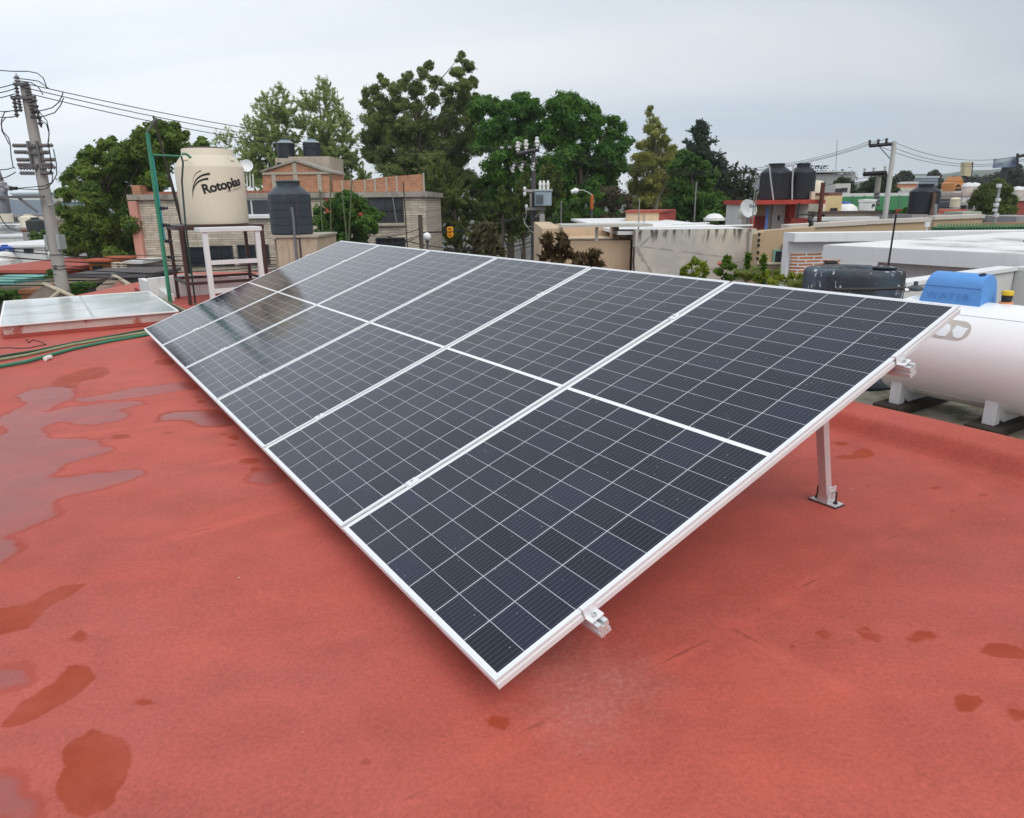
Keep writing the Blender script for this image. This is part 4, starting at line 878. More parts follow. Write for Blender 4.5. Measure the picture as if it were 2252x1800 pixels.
for i in range(6): 
    x0 = a[0] + .03 + i * .075; rf = MB(); rf.box((x0, CPY - 1.40, b_[2] + .12), (x0 + .02, CPY - 1.252, a[2] - .15)); rf.build('cooling_fin', mat('fin_grey', (.16, .19, .22), .5), bx)
MB().box((a[0] - .03, CPY - 1.30, a[2] + .001), (b_[0] + .05, CPY - .45, a[2] + .08)).build('lid', mat('lid_pale', (.42, .45, .47), .5), bx)
for x in (1188, 1196, 1205): MB().lathe([(.07, 0), (.07, .18), (.09, .2), (.09, .32), (.06, .36), (.05, .45), (0, .46)], (cpp(x, 418, -.85)[0], CPY - .85, a[2] + .082), 10).build('bushing', porc, bx)
p1 = at(1192, 471, CPY - 1.5); g2 = thing('utility_pole', 'short plain grey concrete pole right beside the dark slim pole', 'power pole', (p1[0], CPY - 1.5, GZ))
MB().lathe([(.17, GZ), (.14, p1[2]), (0, p1[2] + .01)], (p1[0], CPY - 1.5, 0), 14).build('pole_shaft', conc, g2, smooth=True)
tl = MB(); 
for r_ in (.5, .62): tl.tube([cpp(1203, 484, -1.3) + np.array([r_ * math.cos(q), 0, .16 * math.sin(q)]) for q in np.linspace(0, 6.28, 16)], .02, 5)
tag(tl.build('coiled_cable', wirem), 'coil of spare cable hanging between the two middle poles', 'cable')
for i, (xa, ya, xb, yb, sg) in enumerate(((1170, 466, 930, 512, .3), (1170, 524, 880, 552, .25), (1172, 530, 870, 562, .3), (1174, 540, 900, 575, .25), (1180, 531, 850, 520, .5))):
    line('service_cable', 'one of the dark cables sagging left from the middle poles in front of the trees', sagpts(cpp(xa, ya, -.2), at(xb, yb, 30), sg, 12), .02, 'cable', 'dark cables left of the middle poles')
for k_, pts in enumerate(([(1156, 460), (1158, 475), (1152, 490), (1160, 500), (1170, 498)], [(1150, 480), (1157, 494), (1166, 508), (1173, 512)])):
    line('hanging_cable', ['tangled pale cable hanging left of the dark slim pole', 'second tangled cable hanging left of the dark slim pole'][k_], [cpp(*p, -.4) for p in pts], .02, 'cable', m2=gpor)
# yellow signal hung over the street, street lamp, globe lamp, wooden post
ye = mat('signal_yellow', (.80, .36, .01), .5, .12, 3.0); ys = thing('hanging_signal', 'small yellow signal hanging from a cable in front of the dark trees', 'signal', at(990, 522, 34))
a = at(983, 500, 34); b_ = at(997, 521, 34); MB().box((a[0], 33.9, b_[2]), (b_[0], 34.15, a[2])).build('housing', ye, ys, bevel=.03)
for k_ in range(3): z = b_[2] + (a[2] - b_[2]) * (k_ + .5) / 3; MB().lathe([(.10, 0), (.10, .12), (.07, .12), (.07, .01)], ((a[0] + b_[0]) / 2, 33.89, z), 10, axm((0, -1, -.15))).build('visor', ye, ys)
MB().tube([((a[0] + b_[0]) / 2, 34.02, a[2]), ((a[0] + b_[0]) / 2, 34.02, a[2] + .25)], .02, 6).build('hanger', wirem, ys)
line('street_cable', 'thin cable carrying the yellow signal', sagpts(at(925, 511, 34), at(1172, 466, 39), .25, 12), .018, 'cable')
lmp = thing('street_lamp', 'street lamp with white head on an orange topped post in front of the green trees', 'street lamp', (at(1302, 480, 42)[0], 42, GZ))
a = at(1302, 429, 42); MB().lathe([(.09, GZ), (.07, a[2] - .8)], (a[0], 42, 0), 10).build('post', dst, lmp)
MB().lathe([(.075, a[2] - .79), (.09, a[2] - .7), (.09, a[2] - .1), (.05, a[2])], (a[0], 42, 0), 10).build('orange_post_top', mat('orange_paint', (.50, .12, .02), .6, .15), lmp)
MB().tube([a, at(1294, 424, 42), at(1283, 419, 42), at(1272, 419, 42)], .04, 6).build('arm', lm, lmp)
MB().tube([at(1272.5, 419, 42), at(1266, 420, 42), at(1256, 423, 42)], [.08, .17, .10], 10).build('lamp_head', mat('lamp_white', (.82, .83, .84), .4), lmp)
gl_ = thing('globe_lamp', 'white globe lamp on a dark post beside the stone house', 'street lamp', (at(939, 560, 29)[0], 29, GZ))
a = at(939, 521, 29); MB().ball(a, .165).build('globe', mat('lamp_white', (.82, .83, .84), .4), gl_, smooth=True)
MB().lathe([(.05, GZ), (.04, a[2] - .24), (.08, a[2] - .2), (.08, a[2] - .155)], (a[0], 29, 0), 10).build('post', dst, gl_)
wd = mat('weathered_wood', (.085, .07, .055), .9, .25, 3.0); a = at(924, 473, 28.5); mbw = MB(); mbw.lathe([(.10, GZ), (.085, a[2]), (0, a[2] + .01)], (at(926, 520, 28.5)[0], 28.5, 0), 10)
tag(mbw.build('wooden_post', wd, smooth=True), 'weathered wooden post left of the white globe lamp', 'post')
for i, (xa, ya, xb, yb) in enumerate(((924, 503, 815, 520), (924, 517, 800, 545), (924, 520, 790, 560), (924, 512, 940, 510))):
    line('service_cable', 'one of the black cables strung from the weathered wooden post across the stone house', sagpts(at(xa, ya, 28.4), at(xb, yb, 30), .12, 8), .014, 'cable', 'cables on the wooden post')
line('guy_wire', 'thin slanting guy wire left of the street lamp', [at(1190, 492, 41), at(1285, 433, 43)], .02, 'wire')
for x0, y0, x1, y1, Y_, lb in ((1232, 442, 1234, 492, 30, 'thin pale rod standing at the left end of the flat roof'), (1403, 436, 1404, 505, 15, 'thin grey rod with clips at the left end of the grey wall'), (1417, 470, 1416, 495, 20, 'short grey rod beside the beige and red box'),
                              (1531, 400, 1527, 482, 21, 'thin tall rod in front of the round green tree'), (1656, 370, 1655, 480, 25.5, 'tall thin rod left of the black tanks'), (1663, 425, 1662, 450, 25.5, 'short thin rod left of the black tanks')):
    mbr = MB(); a = at(x0, y0, Y_); b_ = at(x1, y1, Y_); mbr.tube([(b_[0], Y_, b_[2] - .3), (b_[0], Y_, a[2])], .012 * Y_ / 15, 6); tag(mbr.build('metal_rod', mat('rod_grey', (.20, .20, .19), .6)), lb, 'rod')

# ================================================================== stone clad house behind the array
stone = brickmat('stone_cladding', (.60, .53, .44), (.44, .375, .30), (.25, .21, .17), .62, .115, .010, .37, 'xz', .8, soft=.2)
brick = brickmat('red_brick', (.52, .195, .09), (.42, .145, .07), (.38, .29, .21), .26, .085, .014, .5, 'xz', .5)
cgrey = mat('grey_concrete', (.34, .31, .27), .9, .2, 1.5, bump=.2, col2=(.20, .18, .15), streak=.3)
cbeam = mat('concrete_frame', (.40, .36, .29), .9, .15, 2.0)
pink = mat('pink_plaster', (.56, .27, .22), .85, .12, 1.0, streak=.3)
wing = glassmat('dark_window', (.022, .027, .036), .06, .5); wing2 = glassmat('dark_window_curtain', (.05, .052, .065), .2, .6)
wfr = mat('white_window_frame', (.72, .73, .73), .5, .05); dfr = mat('dark_window_frame', (.03, .03, .032), .5)
HY = 36.0
L_, R_ = at(310, 480, HY)[0], at(937, 480, HY)[0]; CZ = at(600, 437, HY)[2]; CZT = at(600, 425, HY)[2]
hb = thing('stone_house', 'two storey house clad in grey beige stone strips with raw brick parapets on its roof', 'house', ((L_ + R_) / 2, HY + 4, GZ))
MB().box((L_, HY, GZ), (R_, HY + 8, CZ)).build('wall', stone, hb)
PL = at(292, 480, HY)[0]; MB().box((PL, HY - .25, GZ), (L_ - .002, HY + 8, CZ - .05)).build('pink_side_wall', pink, hb)
MB().box((PL - .05, HY - .18, CZ + .002), (R_ + .15, HY + 8.1, CZT)).build('cornice', cgrey, hb)
a = px(292, 408, 311, 425, HY); MB().box((a[0], HY - .1, CZT + .002), (a[1], HY + 1.0, a[3])).build('brick_stub', brick, hb)
tl_ = mat('old_roof_tile', (.30, .12, .075), .85, .3, 4.0); a = px(311, 420, 600, 425, HY); MB().box((a[1] - (a[1] - a[0]) + .05, HY + .1, CZT + .002), (a[1], HY + .6, CZT + .12)).build('tile_strip', tl_, hb)
def window(r, Y_, parent, fm=dfr, gm2=wing, mull=(), sill=None, fw=.06, dep=.10, rows=()):
    """frame ring, pane, mullions and sill: r = (x0, x1, z0, z1)"""
    x0, x1, z0, z1 = r; mb = MB()
    mb.box((x0 - fw, Y_ - dep, z1), (x1 + fw, Y_ + .02, z1 + fw)); mb.box((x0 - fw, Y_ - dep, z0 - fw), (x1 + fw, Y_ + .02, z0))
    mb.box((x0 - fw, Y_ - dep, z0), (x0, Y_ + .02, z1)); mb.box((x1, Y_ - dep, z0), (x1 + fw, Y_ + .02, z1))
    for f_ in mull: xm_ = x0 + (x1 - x0) * f_; mb.box((xm_ - fw / 2, Y_ - dep * .8, z0), (xm_ + fw / 2, Y_ + .01, z1))
    for f_ in rows: zm = z0 + (z1 - z0) * f_; mb.box((x0, Y_ - dep * .7, zm - fw / 2), (x1, Y_ + .008, zm + fw / 2))
    f_ = mb.build('window', fm, parent)
    MB().box((x0, Y_ - .03, z0), (x1, Y_ + .03, z1)).build('pane', gm2, f_)
    if sill: MB().box((x0 - fw * 2, Y_ - dep - .1, z0 - fw - .13), (x1 + fw * 2, Y_ + .02, z0 - fw - .002)).build('sill', sill, f_)
    return f_
window(px(470, 441, 598, 472, HY), HY, hb, wfr, wing, (.35, .66), wfr)
window(px(813, 437, 885, 488, HY), HY, hb, dfr, wing2, (.48,), cbeam, rows=(.5,))
window(px(412, 546, 450, 583, HY), HY, hb, dfr, wing); window(px(457, 543, 511, 581, HY), HY, hb, dfr, wing, (.5,)); window(px(527, 541, 590, 578, HY), HY, hb, dfr, wing, (.25, .55))
window(px(830, 526, 889, 547, HY), HY, hb, dfr, wing, (.55,), rows=())
a = px(716, 436, 800, 500, HY); MB().box((a[0], HY - .06, a[2]), (a[1], HY + .02, a[3])).build('balcony_recess', mat('maroon_recess', (.13, .022, .016), .8, .2), hb)
rd_ = mat('red_door_paint', (.36, .06, .035), .6, .1)
for x0, x1 in ((718, 730), (783, 797)):
    a = px(x0, 437, x1, 490, HY); MB().box((a[0], HY - .12, a[2]), (a[1], HY - .065, a[3])).build('door', rd_, hb)
a = px(412, 590, 600, 596, HY); 
# brick gable with concrete frame
GYy = HY + .5
gpts = [(578, 423), (577, 380), (650, 357), (725, 381), (726, 423)]
mb = MB(); mb.prism([at(x, y, GYy) for x, y in gpts], (0, 3.0, 0)); gable = mb.build('brick_gable', brick, hb)
fr_ = MB()
for x0, x1, y0 in ((599, 608, 384), (645, 655, 358), (699, 708, 384)): a = px(x0, y0, x1, 423, GYy); fb = MB(); fb.box((a[0], GYy - .05, a[2] + .02), (a[1], GYy - .002, a[3])); fb.build('concrete_post', cbeam, hb)
a = px(577, 379, 726, 384, GYy); MB().box((a[0], GYy - .07, a[2]), (a[1], GYy - .052, a[3])).build('concrete_tie', cbeam, hb)
for s_ in (((573, 381), (650, 356)), ((650, 356), (728, 382))):
    p, q = at(*s_[0], GYy), at(*s_[1], GYy); mb = MB(); mb.prism([p, q, q + up * .10, p + up * .10], (0, 3.2, 0)); mb.v = [(x, y - .1, z + .005) for x, y, z in mb.v]; mb.build('gable_coping', cgrey, hb)
a = px(640, 345, 729, 425, GYy + 3.5); MB().box((a[0], GYy + 3.3, a[2]), (a[1], GYy + 6.5, a[3])).build('tank_room', mat('tank_room_plaster', (.42, .36, .29), .9, .2, 1.2, col2=(.2, .16, .13), lo=.58, hi=.7, streak=.4), hb)
a2 = px(607, 348, 640, 425, GYy + 3.5); MB().box((a2[0], GYy + 3.6, a2[2]), (a[0] - .01, GYy + 6.3, a2[3])).build('tank_room', MATS['tank_room_plaster'], hb)
a3 = px(608, 358, 618, 364, GYy + 3.5); MB().box((a3[0], GYy + 3.55, a3[2]), (a3[1], GYy + 3.595, a3[3])).build('vent_opening', dfr, hb)
ROOMZ = a[3]
# raw brick parapet to the right
pp = [(733, 423), (733, 398), (802, 396), (840, 390), (930, 383), (934, 423)]
mb = MB(); mb.prism([at(x, y, HY + .3) for x, y in pp], (0, .25, 0)); mb.build('brick_parapet', brick, hb)
for x0, yt in ((751, 398), (772, 397), (801, 395), (823, 393), (848, 390), (871, 387), (930, 381)):
    a = px(x0, yt, x0 + 4, 423, HY + .3); MB().box((a[0], HY + .25, a[2] + .03), (a[1], HY + .298, a[3])).build('concrete_post', cbeam, hb)
p, q = at(733, 398, HY + .3), at(935, 381.5, HY + .3)
# tanks on the room
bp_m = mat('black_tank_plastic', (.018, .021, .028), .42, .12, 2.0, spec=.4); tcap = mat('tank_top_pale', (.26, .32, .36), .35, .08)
def tinaco(c, r_, h, label, group=None, m2=None, topm=None, name='water_tank', ribs=True, n=32, neck=.42):
    m2 = m2 or bp_m; t_ = thing(name, label, 'water tank', c, 0, group); hb_ = h * .74
    pr = [(0, 0), (r_ * .93, 0), (r_, h * .03)]
    k_ = 5 if ribs else 1
    for i in range(k_):
        z0 = h * .05 + (hb_ - h * .05) * i / k_; z1 = h * .05 + (hb_ - h * .05) * (i + 1) / k_; pr += [(r_, z0), (r_, z1 - h * .014), (r_ * .985, z1 - h * .010), (r_ * .985, z1 - h * .004)]
    pr += [(r_, hb_), (r_ * .97, hb_ + h * .03)]
    body = pr
    sh = [(r_ * .972, hb_ + h * .031), (r_ * .75, hb_ + h * .11), (r_ * (neck + .06), hb_ + h * .165), (r_ * neck, hb_ + h * .17), (r_ * neck, hb_ + h * .235), (r_ * (neck - .02), hb_ + h * .24), (0, hb_ + h * .245)]
    if topm is None: MB().lathe(body + sh, c, n).build('tank_body', m2, t_, smooth=True)
    else:
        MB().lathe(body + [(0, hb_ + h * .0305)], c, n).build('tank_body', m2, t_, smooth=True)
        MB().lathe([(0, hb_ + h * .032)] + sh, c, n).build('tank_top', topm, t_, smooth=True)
    MB().lathe([(r_ * (neck + .04), hb_ + h * .2405), (r_ * (neck + .04), hb_ + h * .262), (r_ * neck * .9, hb_ + h * .275), (0, hb_ + h * .28)], c, n).build('lid', m2, t_, smooth=True)
    return t_
ty = GYy + 4.8
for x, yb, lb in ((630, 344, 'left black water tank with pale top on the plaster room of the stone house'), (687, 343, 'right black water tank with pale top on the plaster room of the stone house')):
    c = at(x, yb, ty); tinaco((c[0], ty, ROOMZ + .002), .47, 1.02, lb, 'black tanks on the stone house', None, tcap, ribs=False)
pq = MB(); c = at(658, 320, ty); pq.tube([at(650, 318, ty - .1), at(670, 318, ty - .1)], .03, 6); pq.tube([at(671, 316, ty - .3), at(671, 344, ty - .3) * np.array([1, 1, 0]) + up * (ROOMZ + .004)], .03, 6)
tag(pq.build('water_pipe', wfr), 'pale water pipe between the two black tanks on the stone house', 'pipe')
# dish antenna on the cornice
ds = thing('dish_antenna', 'white round dish antenna on rods above the stone house roof, right of the cream tank', 'antenna', at(546, 418, HY + .5))
a = at(543, 367, HY + .5); MB().lathe([(0, -.02), (.20, .04), (.30, .12), (.31, .13), (.20, .06), (0, 0)], a, 24, axm((.2, -.9, .35))).build('dish', mat('dish_white', (.72, .73, .73), .4), ds, smooth=True)
for x0, x1 in ((541, 545), (549, 551), (556, 558)): q = at(x1, 424, HY + .5); MB().tube([at(x0, 365 + (x0 - 541) * 1.2, HY + .5), (q[0], HY + .5, CZT + .003)], .03, 6).build('rod', wfr, ds)
MB().tube([at(530, 380, HY + .4), at(543, 376, HY + .4)], .06, 8).build('receiver', dfr, ds)
for i, (xa, ya, xb, yb, Y_, m2, lb) in enumerate(((703, 418, 712, 545, 29, mat('bamboo', (.10, .13, .06), .7, .2), 'bamboo stake at the left of the row before the bushy tree'), (726, 380, 728, 545, 29, None, 'tall stake with joints beside the brick gable'), (752, 420, 763, 530, 28.5, mat('bamboo', (.1, .1, .1)), 'left stake of the leaning pair before the bushy tree'),
                                                  (774, 395, 767, 530, 28.5, mat('bamboo', (.1, .1, .1)), 'right stake of the leaning pair before the bushy tree'), (861, 418, 872, 490, 35.5, mat('rod_grey', (.2, .2, .19)), 'thin leaning rod in front of the right upper window'), (887, 402, 896, 545, 30, mat('rod_dark', (.05, .045, .04), .7), 'thin dark rod at the right end of the stone house'))):
    p = at(xa, ya, Y_); q = at(xb, yb, Y_); pm_ = m2 or mat('bamboo', (.1, .1, .1)); d = (q - p); q2 = q + d * max(0, (q[2] - GZ)) / max(.1, (p[2] - q[2])) if i != 4 else q
    tag(MB().tube([p, q, q2], .026, 6).build('stake', pm_), lb, 'stake')

# neighbour's plaster block with the dark grey tank
TY = 20.0
a = px(610, 523, 700, 590, TY); nb = thing('plaster_block', 'stained beige plaster block with a narrow brown doorway carrying the dark grey water tank', 'building', ((a[0] + a[1]) / 2, TY + 1, -1.5))
bgp = mat('stained_beige_plaster', (.49, .385, .29), .9, .14, 1.3, col2=(.27, .20, .13), lo=.56, hi=.72, streak=.35)
MB().box((a[0], TY, -4.0), (a[1], TY + 2.2, a[3])).build('wall', bgp, nb)
d_ = px(592, 533, 606.5, 590, TY - .3); MB().box((d_[0], TY + .25, -4.0), (a[0] - .002, TY + 1.8, at(600, 528, TY)[2])).build('side_wall', bgp, nb)
MB().box((d_[0] + .06, TY + .2, -4.0), (d_[1], TY + .249, d_[3])).build('doorway', mat('brown_doorway', (.16, .095, .04), .8, .35, 4.0), nb)
MB().box((d_[0] - .1, TY - .05, a[3] + .002), (a[1] + .05, TY + 2.2, a[3] + .06)).build('coping', cbeam, nb)
gtk = mat('dark_grey_tank', (.036, .047, .060), .45, .14, 1.6, spec=.4, col2=(.05, .066, .082), lo=.52, hi=.7)
c = at(644, 519, TY + .75)
tinaco((c[0], TY + .75, a[3] + .0605), .575, 1.43, 'dark grey water tank on the stained plaster block', None, gtk, None, neck=.55)
pv = MB(); p = at(641, 456, TY - .05); q = at(652, 565, TY - .05); pv.tube([p, at(645, 480, TY - .05), at(648, 520, TY - .05), (q[0], TY - .05, -3.9)], .035, 8)
tag(pv.build('vent_pipe', mat('pipe_grey', (.16, .165, .19), .5, .2)), 'grey pipe standing in front of the dark grey water tank', 'pipe')
pv = MB(); p = at(652, 428, TY + .0); q = at(664, 560, TY); pv.tube([p + (-.3, .1, .02), p, at(658, 520, TY - .02), (q[0], TY - .02, -3.9)], .022, 8)
tag(pv.build('thin_pipe', mat('pipe_dark', (.05, .05, .055), .5, .2)), 'thin dark pipe right of the grey pipe at the dark grey tank', 'pipe')
# neighbour's red roof between
rr_ = mat('red_tile_paint', (.42, .12, .085), .85, .2, 1.0)
nr = thing('red_roof_house', 'low neighbouring house with a flat red roof behind the tank stand', 'house', (-6.2, 15.5, -2))
MB().box((-8.3, 13.6, GZ), (-5.35, 18.4, -.42)).build('wall', mat('pale_wall', (.55, .42, .35), .85, .15), nr); MB().box((-8.4, 13.5, -.418), (-5.25, 18.5, -.28)).build('roof', rr_, nr)

# ================================================================== lower houses at the left
def gable(name, lb, ap, bk, le, re, Y_, mw, mr, mc, over=0.0):
    A_ = at(*ap, Y_); B_ = gz(*bk, A_[2]); L_2 = at(*le, Y_); R_2 = at(*re, Y_); d = B_ - A_; t_ = thing(name, lb, 'house', (A_[0], A_[1], GZ)); th = up * -.10
    mb = MB(); mb.add([A_, B_, L_2 + d, L_2, A_ + th, B_ + th, L_2 + d + th, L_2 + th], [(0, 1, 2, 3), (4, 7, 6, 5), (0, 3, 7, 4), (3, 2, 6, 7), (2, 1, 5, 6), (1, 0, 4, 5)]); ro_ = mb.build('roof', mr, t_)
    mb = MB(); mb.add([A_, B_, R_2 + d, R_2, A_ + th, B_ + th, R_2 + d + th, R_2 + th], [(3, 2, 1, 0), (5, 6, 7, 4), (4, 7, 3, 0), (7, 6, 2, 3), (6, 5, 1, 2), (5, 4, 0, 1)]); mb.build('roof', mr, t_)
    for p, q in ((A_, L_2), (A_, R_2), (A_, B_)): mb = MB(); mb.tube([p + up * .02, q + up * .02], .05, 6); mb.build('ridge_cap', mc, ro_)
    e = d / np.linalg.norm(d) * .25; mb = MB(); mb.prism([A_ + th * 2.2 + e, L_2 + th * 2.2 + e, np.array([L_2[0], L_2[1], GZ]) + e, np.array([R_2[0], R_2[1], GZ]) + e, R_2 + th * 2.2 + e], d * .9); mb.build('wall', mw, t_)
    return t_
capm = mat('ridge_mortar', (.50, .44, .33), .9, .2); rb1 = mat('brown_tile', (.17, .125, .095), .9, .3, 2.0); rb2 = mat('faded_red_tile', (.36, .105, .09), .85, .3, .8, col2=(.24, .18, .13), lo=.45, hi=.55); wdk = mat('dark_wall', (.06, .055, .05), .9, .2)
gable('tiled_house', 'house with a faded red and brown gable roof and pale edges beyond the skylight', (283, 627), (248, 606), (240, 660), (328, 656), 18.5, wdk, rb2, capm)
gable('tiled_house', 'house with a dark brown gable roof and pale edges right behind the concrete pole', (134, 642), (96, 626), (88, 680), (196, 672), 17.0, wdk, rb1, capm)
hgr = None
def block(name, lb, x0, y0, x1, y1, Y_, dep, mw, mr=None, cat='house', base=GZ, over=.1, rt=.14, wins=(), group=None, Yb=None):
    a = px(x0, y0, x1, y1, Y_); b0 = base if base is not None else a[2]
    t_ = thing(name, lb, cat, ((a[0] + a[1]) / 2, Y_ + dep / 2, b0), 0, group)
    if mr is not None: MB().box((a[0] - over, Y_ - over, a[3] - rt), (a[1] + over, Y_ + dep + over, a[3])).build('roof', mr, t_); zt = a[3] - rt - .002
    else: zt = a[3]
    MB().box((a[0], Y_, b0), (a[1], Y_ + dep, zt)).build('wall', mw, t_)
    for w_ in wins: window(px(*w_, Y_), Y_, t_, dfr, wing, fw=.05 * Y_ / 40, dep=.08)
    return t_
wp2 = mat('whitewash', (.66, .66, .65), .85, .1, .6, streak=.2); wroof = mat('white_roof_coat', (.70, .70, .70), .8, .1, .4, col2=(.5, .5, .49), lo=.6, hi=.75); redr = mat('red_roof_coat', (.40, .095, .07), .85, .2, .6); orr = mat('orange_red_wall', (.42, .105, .05), .8, .15); grw = mat('grey_house_wall', (.30, .285, .29), .9, .2, .8, streak=.3); beige = mat('beige_wall', (.48, .39, .29), .85, .1, .8, streak=.15)
block('flat_house', 'house with a flat dark red roof and orange red front low at the left edge', -70, 594, 121, 640, 31, 7.5, orr, redr, base=GZ, over=.15)
block('flat_house', 'low dark shed with an olive roof below the red roofed house', 10, 630, 135, 660, 26, 3, wdk, mat('olive_roof', (.16, .13, .09), .9, .3, 2.0), over=.1)
block('flat_house', 'small hut with a turquoise roof at the left edge', -70, 618, 31, 650, 27.5, 2.4, wdk, mat('turquoise_sheet', (.13, .36, .31), .6, .15), over=.1)
block('garden_shed', 'small orange brown wooden shed low at the left', 46, 637, 80, 660, 24.5, 2, mat('orange_wood', (.22, .085, .035), .8, .3, 3.0), mat('orange_wood', (.2, .1, .1)), 'shed', over=.05)
for x, y, Y_, r_, lb in ((17, 578, 36.5, .55, 'left white dome skylight on the dark red roof'), (41, 569, 38, .38, 'right white dome skylight on the dark red roof')):
    c = at(x, y + 3, Y_); d0 = thing('roof_dome', lb, 'skylight dome', c, 0, 'domes on the dark red roof'); z = at(60, 594, 31)[2] + .001
    MB().lathe([(r_ * 1.1, 0), (r_ * 1.1, .08), (r_, .085), (r_ * .85, .28), (r_ * .5, .44), (0, .5)], (c[0], 36 + (r_ < .5) * 1.2, z), 18).build('dome', mat('dome_white', (.74, .74, .73), .4), d0, smooth=True)
block('flat_house', 'long white house with a stepped flat roof behind the dark red roof', -70, 540, 100, 580, 46, 24, wp2, wroof, wins=((56, 549, 72, 553),))
block('flat_house', 'grey white house with a broad pale roof farther behind at the left', -70, 520, 76, 560, 72, 40, wp2, mat('pale_roof', (.58, .58, .60), .85, .06, .3))
tinaco(at(15, 566, 45.6), .42, .75, 'bright blue water tank before the long white house', None, mat('blue_tank', (.03, .10, .42), .45, .1), None, ribs=False)
sp_ = thing('tank_plinth', 'pale block carrying the bright blue tank', 'plinth', at(15, 575, 45.6)); c = at(15, 566.2, 45.6); MB().box((c[0] - .6, 45.0, GZ), (c[0] + .6, 45.95, c[2] - .003)).build('wall', wp2, sp_)
tinaco(at(82, 510, 62), .72, 1.15, 'black water tank above small trees at the left', None, mat('dull_black_tank', (.03, .035, .033), .6, .15), None, ribs=True)
b_ = block('flat_house', 'small orange roofed block under the black tank at the left', 51, 505, 98, 540, 62.8, 3, mat('salmon_wall', (.42, .20, .13), .85, .1), rr_)
sp_ = thing('tank_plinth', 'narrow block carrying the black tank at the left', 'plinth', at(82, 520, 62)); c = at(82, 510.2, 62); MB().box((c[0] - .8, 61.3, GZ), (c[0] + .8, 62.7, c[2] - .003)).build('wall', grw, sp_)
far = [(20, 473, 60, 505, 105, grw, None), (36, 450, 62, 492, 120, grw, None), (60, 455, 104, 500, 130, wp2, wroof), (30, 424, 100, 470, 170, wp2, mat('bluish_roof', (.42, .50, .56), .7)), (-20, 440, 14, 500, 110, mat('pale_blue_wall', (.36, .43, .50), .8, .1), None),
       (88, 440, 118, 500, 140, mat('blue_sheet', (.24, .36, .48), .6, .1), wroof), (50, 478, 104, 505, 90, beige, mat('beige_roof', (.46, .40, .34), .9)), (100, 475, 130, 520, 95, mat('rose_wall', (.48, .33, .29), .85, .1), None), (-30, 495, 40, 520, 85, wp2, wroof), (104, 432, 134, 460, 190, mat('green_grey_roof', (.30, .36, .35), .8), None), (0, 462, 30, 500, 125, mat('mauve_wall', (.30, .26, .30), .85, .15), None)]
fl = ['grey unfinished block in the hillside town at the left', 'taller grey block behind the transformer', 'white long hall in the town at the left', 'pale hall with a bluish roof high in the town at the left', 'pale blue house at the very left edge of the town', 'blue and white warehouse beside the concrete pole', 'beige house with a beige roof below the white hall', 'rose coloured house right behind the concrete pole', 'white house with a white roof at the left edge', 'green grey roof farthest away beside the big leafy tree', 'mauve house behind the transformer']
for (x0, y0, x1, y1, Y_, mw, mr), lb in zip(far, fl):
    w_ = [(x0 + (x1 - x0) * f_, y0 + 7, x0 + (x1 - x0) * f_ + 4, y0 + 12) for f_ in (.2, .45, .7)] if mr is None else []
    block('town_house', lb, x0, y0, x1, y1, Y_, 14, mw, mr, wins=w_, over=.3, rt=.4)
for x, y, Y_, lb in ((12, 490, 84, 'cream water tank at the left edge of the town'), (66, 500, 80, 'white water tank beside the small orange roofed block')): tinaco(at(x, y, Y_), .85, 1.35, lb, None, mat('cream_plastic', (.5, .4, .3)), None, ribs=False)
kit = thing('street_stall', 'orange stall with a dark opening below the big leafy tree', 'stall', at(220, 590, 33)); a = px(196, 575, 245, 597, 33)
MB().box((a[0], 33, GZ), (a[1], 35, a[3])).build('wall', mat('orange_paint2', (.50, .19, .03), .7, .25, 2.0), kit); b2 = px(206, 584, 226, 596, 33); MB().box((b2[0], 32.9, b2[2]), (b2[1], 32.995, b2[3])).build('opening', wing, kit)
a = px(196, 570, 245, 575, 33); MB().box((a[0] - .1, 32.6, a[2] + .01), (a[1] + .1, 35.1, a[2] + .10)).build('roof', orr, kit)
for i, (x0, y0, x1, y1) in enumerate(((244, 578, 256, 588), (262, 578, 269, 586))): 
    a = px(x0, y0, x1, y1, 32.5); b2 = thing('cream_crate', ['left cream crate beside the orange stall', 'right cream crate beside the orange stall'][i], 'crate', ((a[0] + a[1]) / 2, 32.7, a[2])); MB().box((a[0], 32.5, GZ), (a[1], 32.9, a[3])).build('body', mat('cream_paint', (.62, .55, .42), .7), b2, bevel=.03)
block('canopy', 'white sheet canopy between the orange stall and the pink wall', 272, 574, 312, 590, 34, 2.5, grw, wp2, 'canopy')
block('flat_house', 'dark low roofs under the cables beside the pink wall', 150, 604, 320, 640, 29, 3, wdk, mat('dark_sheet', (.11, .10, .105), .8, .3, 1.0))

# ================================================================== houses on the right
# stained grey and beige party wall
m, t, b = newmat('stained_party_wall'); v = OC(t); s = N(t, 'ShaderNodeSeparateXYZ'); t.links.new(v, s.inputs[0])
n1 = NZ(t, v, .9, 6.0, .6); n2 = NZ(t, v, 6.0, 5.0); bcol = MIX(t, SS(t, n1, .38, .62), (.60, .54, .455), (.45, .43, .40)); bcol = MIX(t, M2(t, 'MULTIPLY', SS(t, n2, .5, .75), .35), bcol, (.66, .58, .46))
st_ = NZ(t, MAP(t, v, scale=(7, 7, 1.1)), 1.6, 5.0, .65); top = SS(t, s.outputs[2], -.34, -.02)
bcol = MIX(t, M2(t, 'MULTIPLY', M2(t, 'MULTIPLY', SS(t, st_, .47, .60), top), .9), bcol, (.035, .033, .03))
crk = t.nodes.new('ShaderNodeTexVoronoi'); crk.feature = 'DISTANCE_TO_EDGE'; crk.inputs['Scale'].default_value = .8; t.links.new(MAP(t, v, scale=(.5, 1, 1.6)), crk.inputs['Vector'])
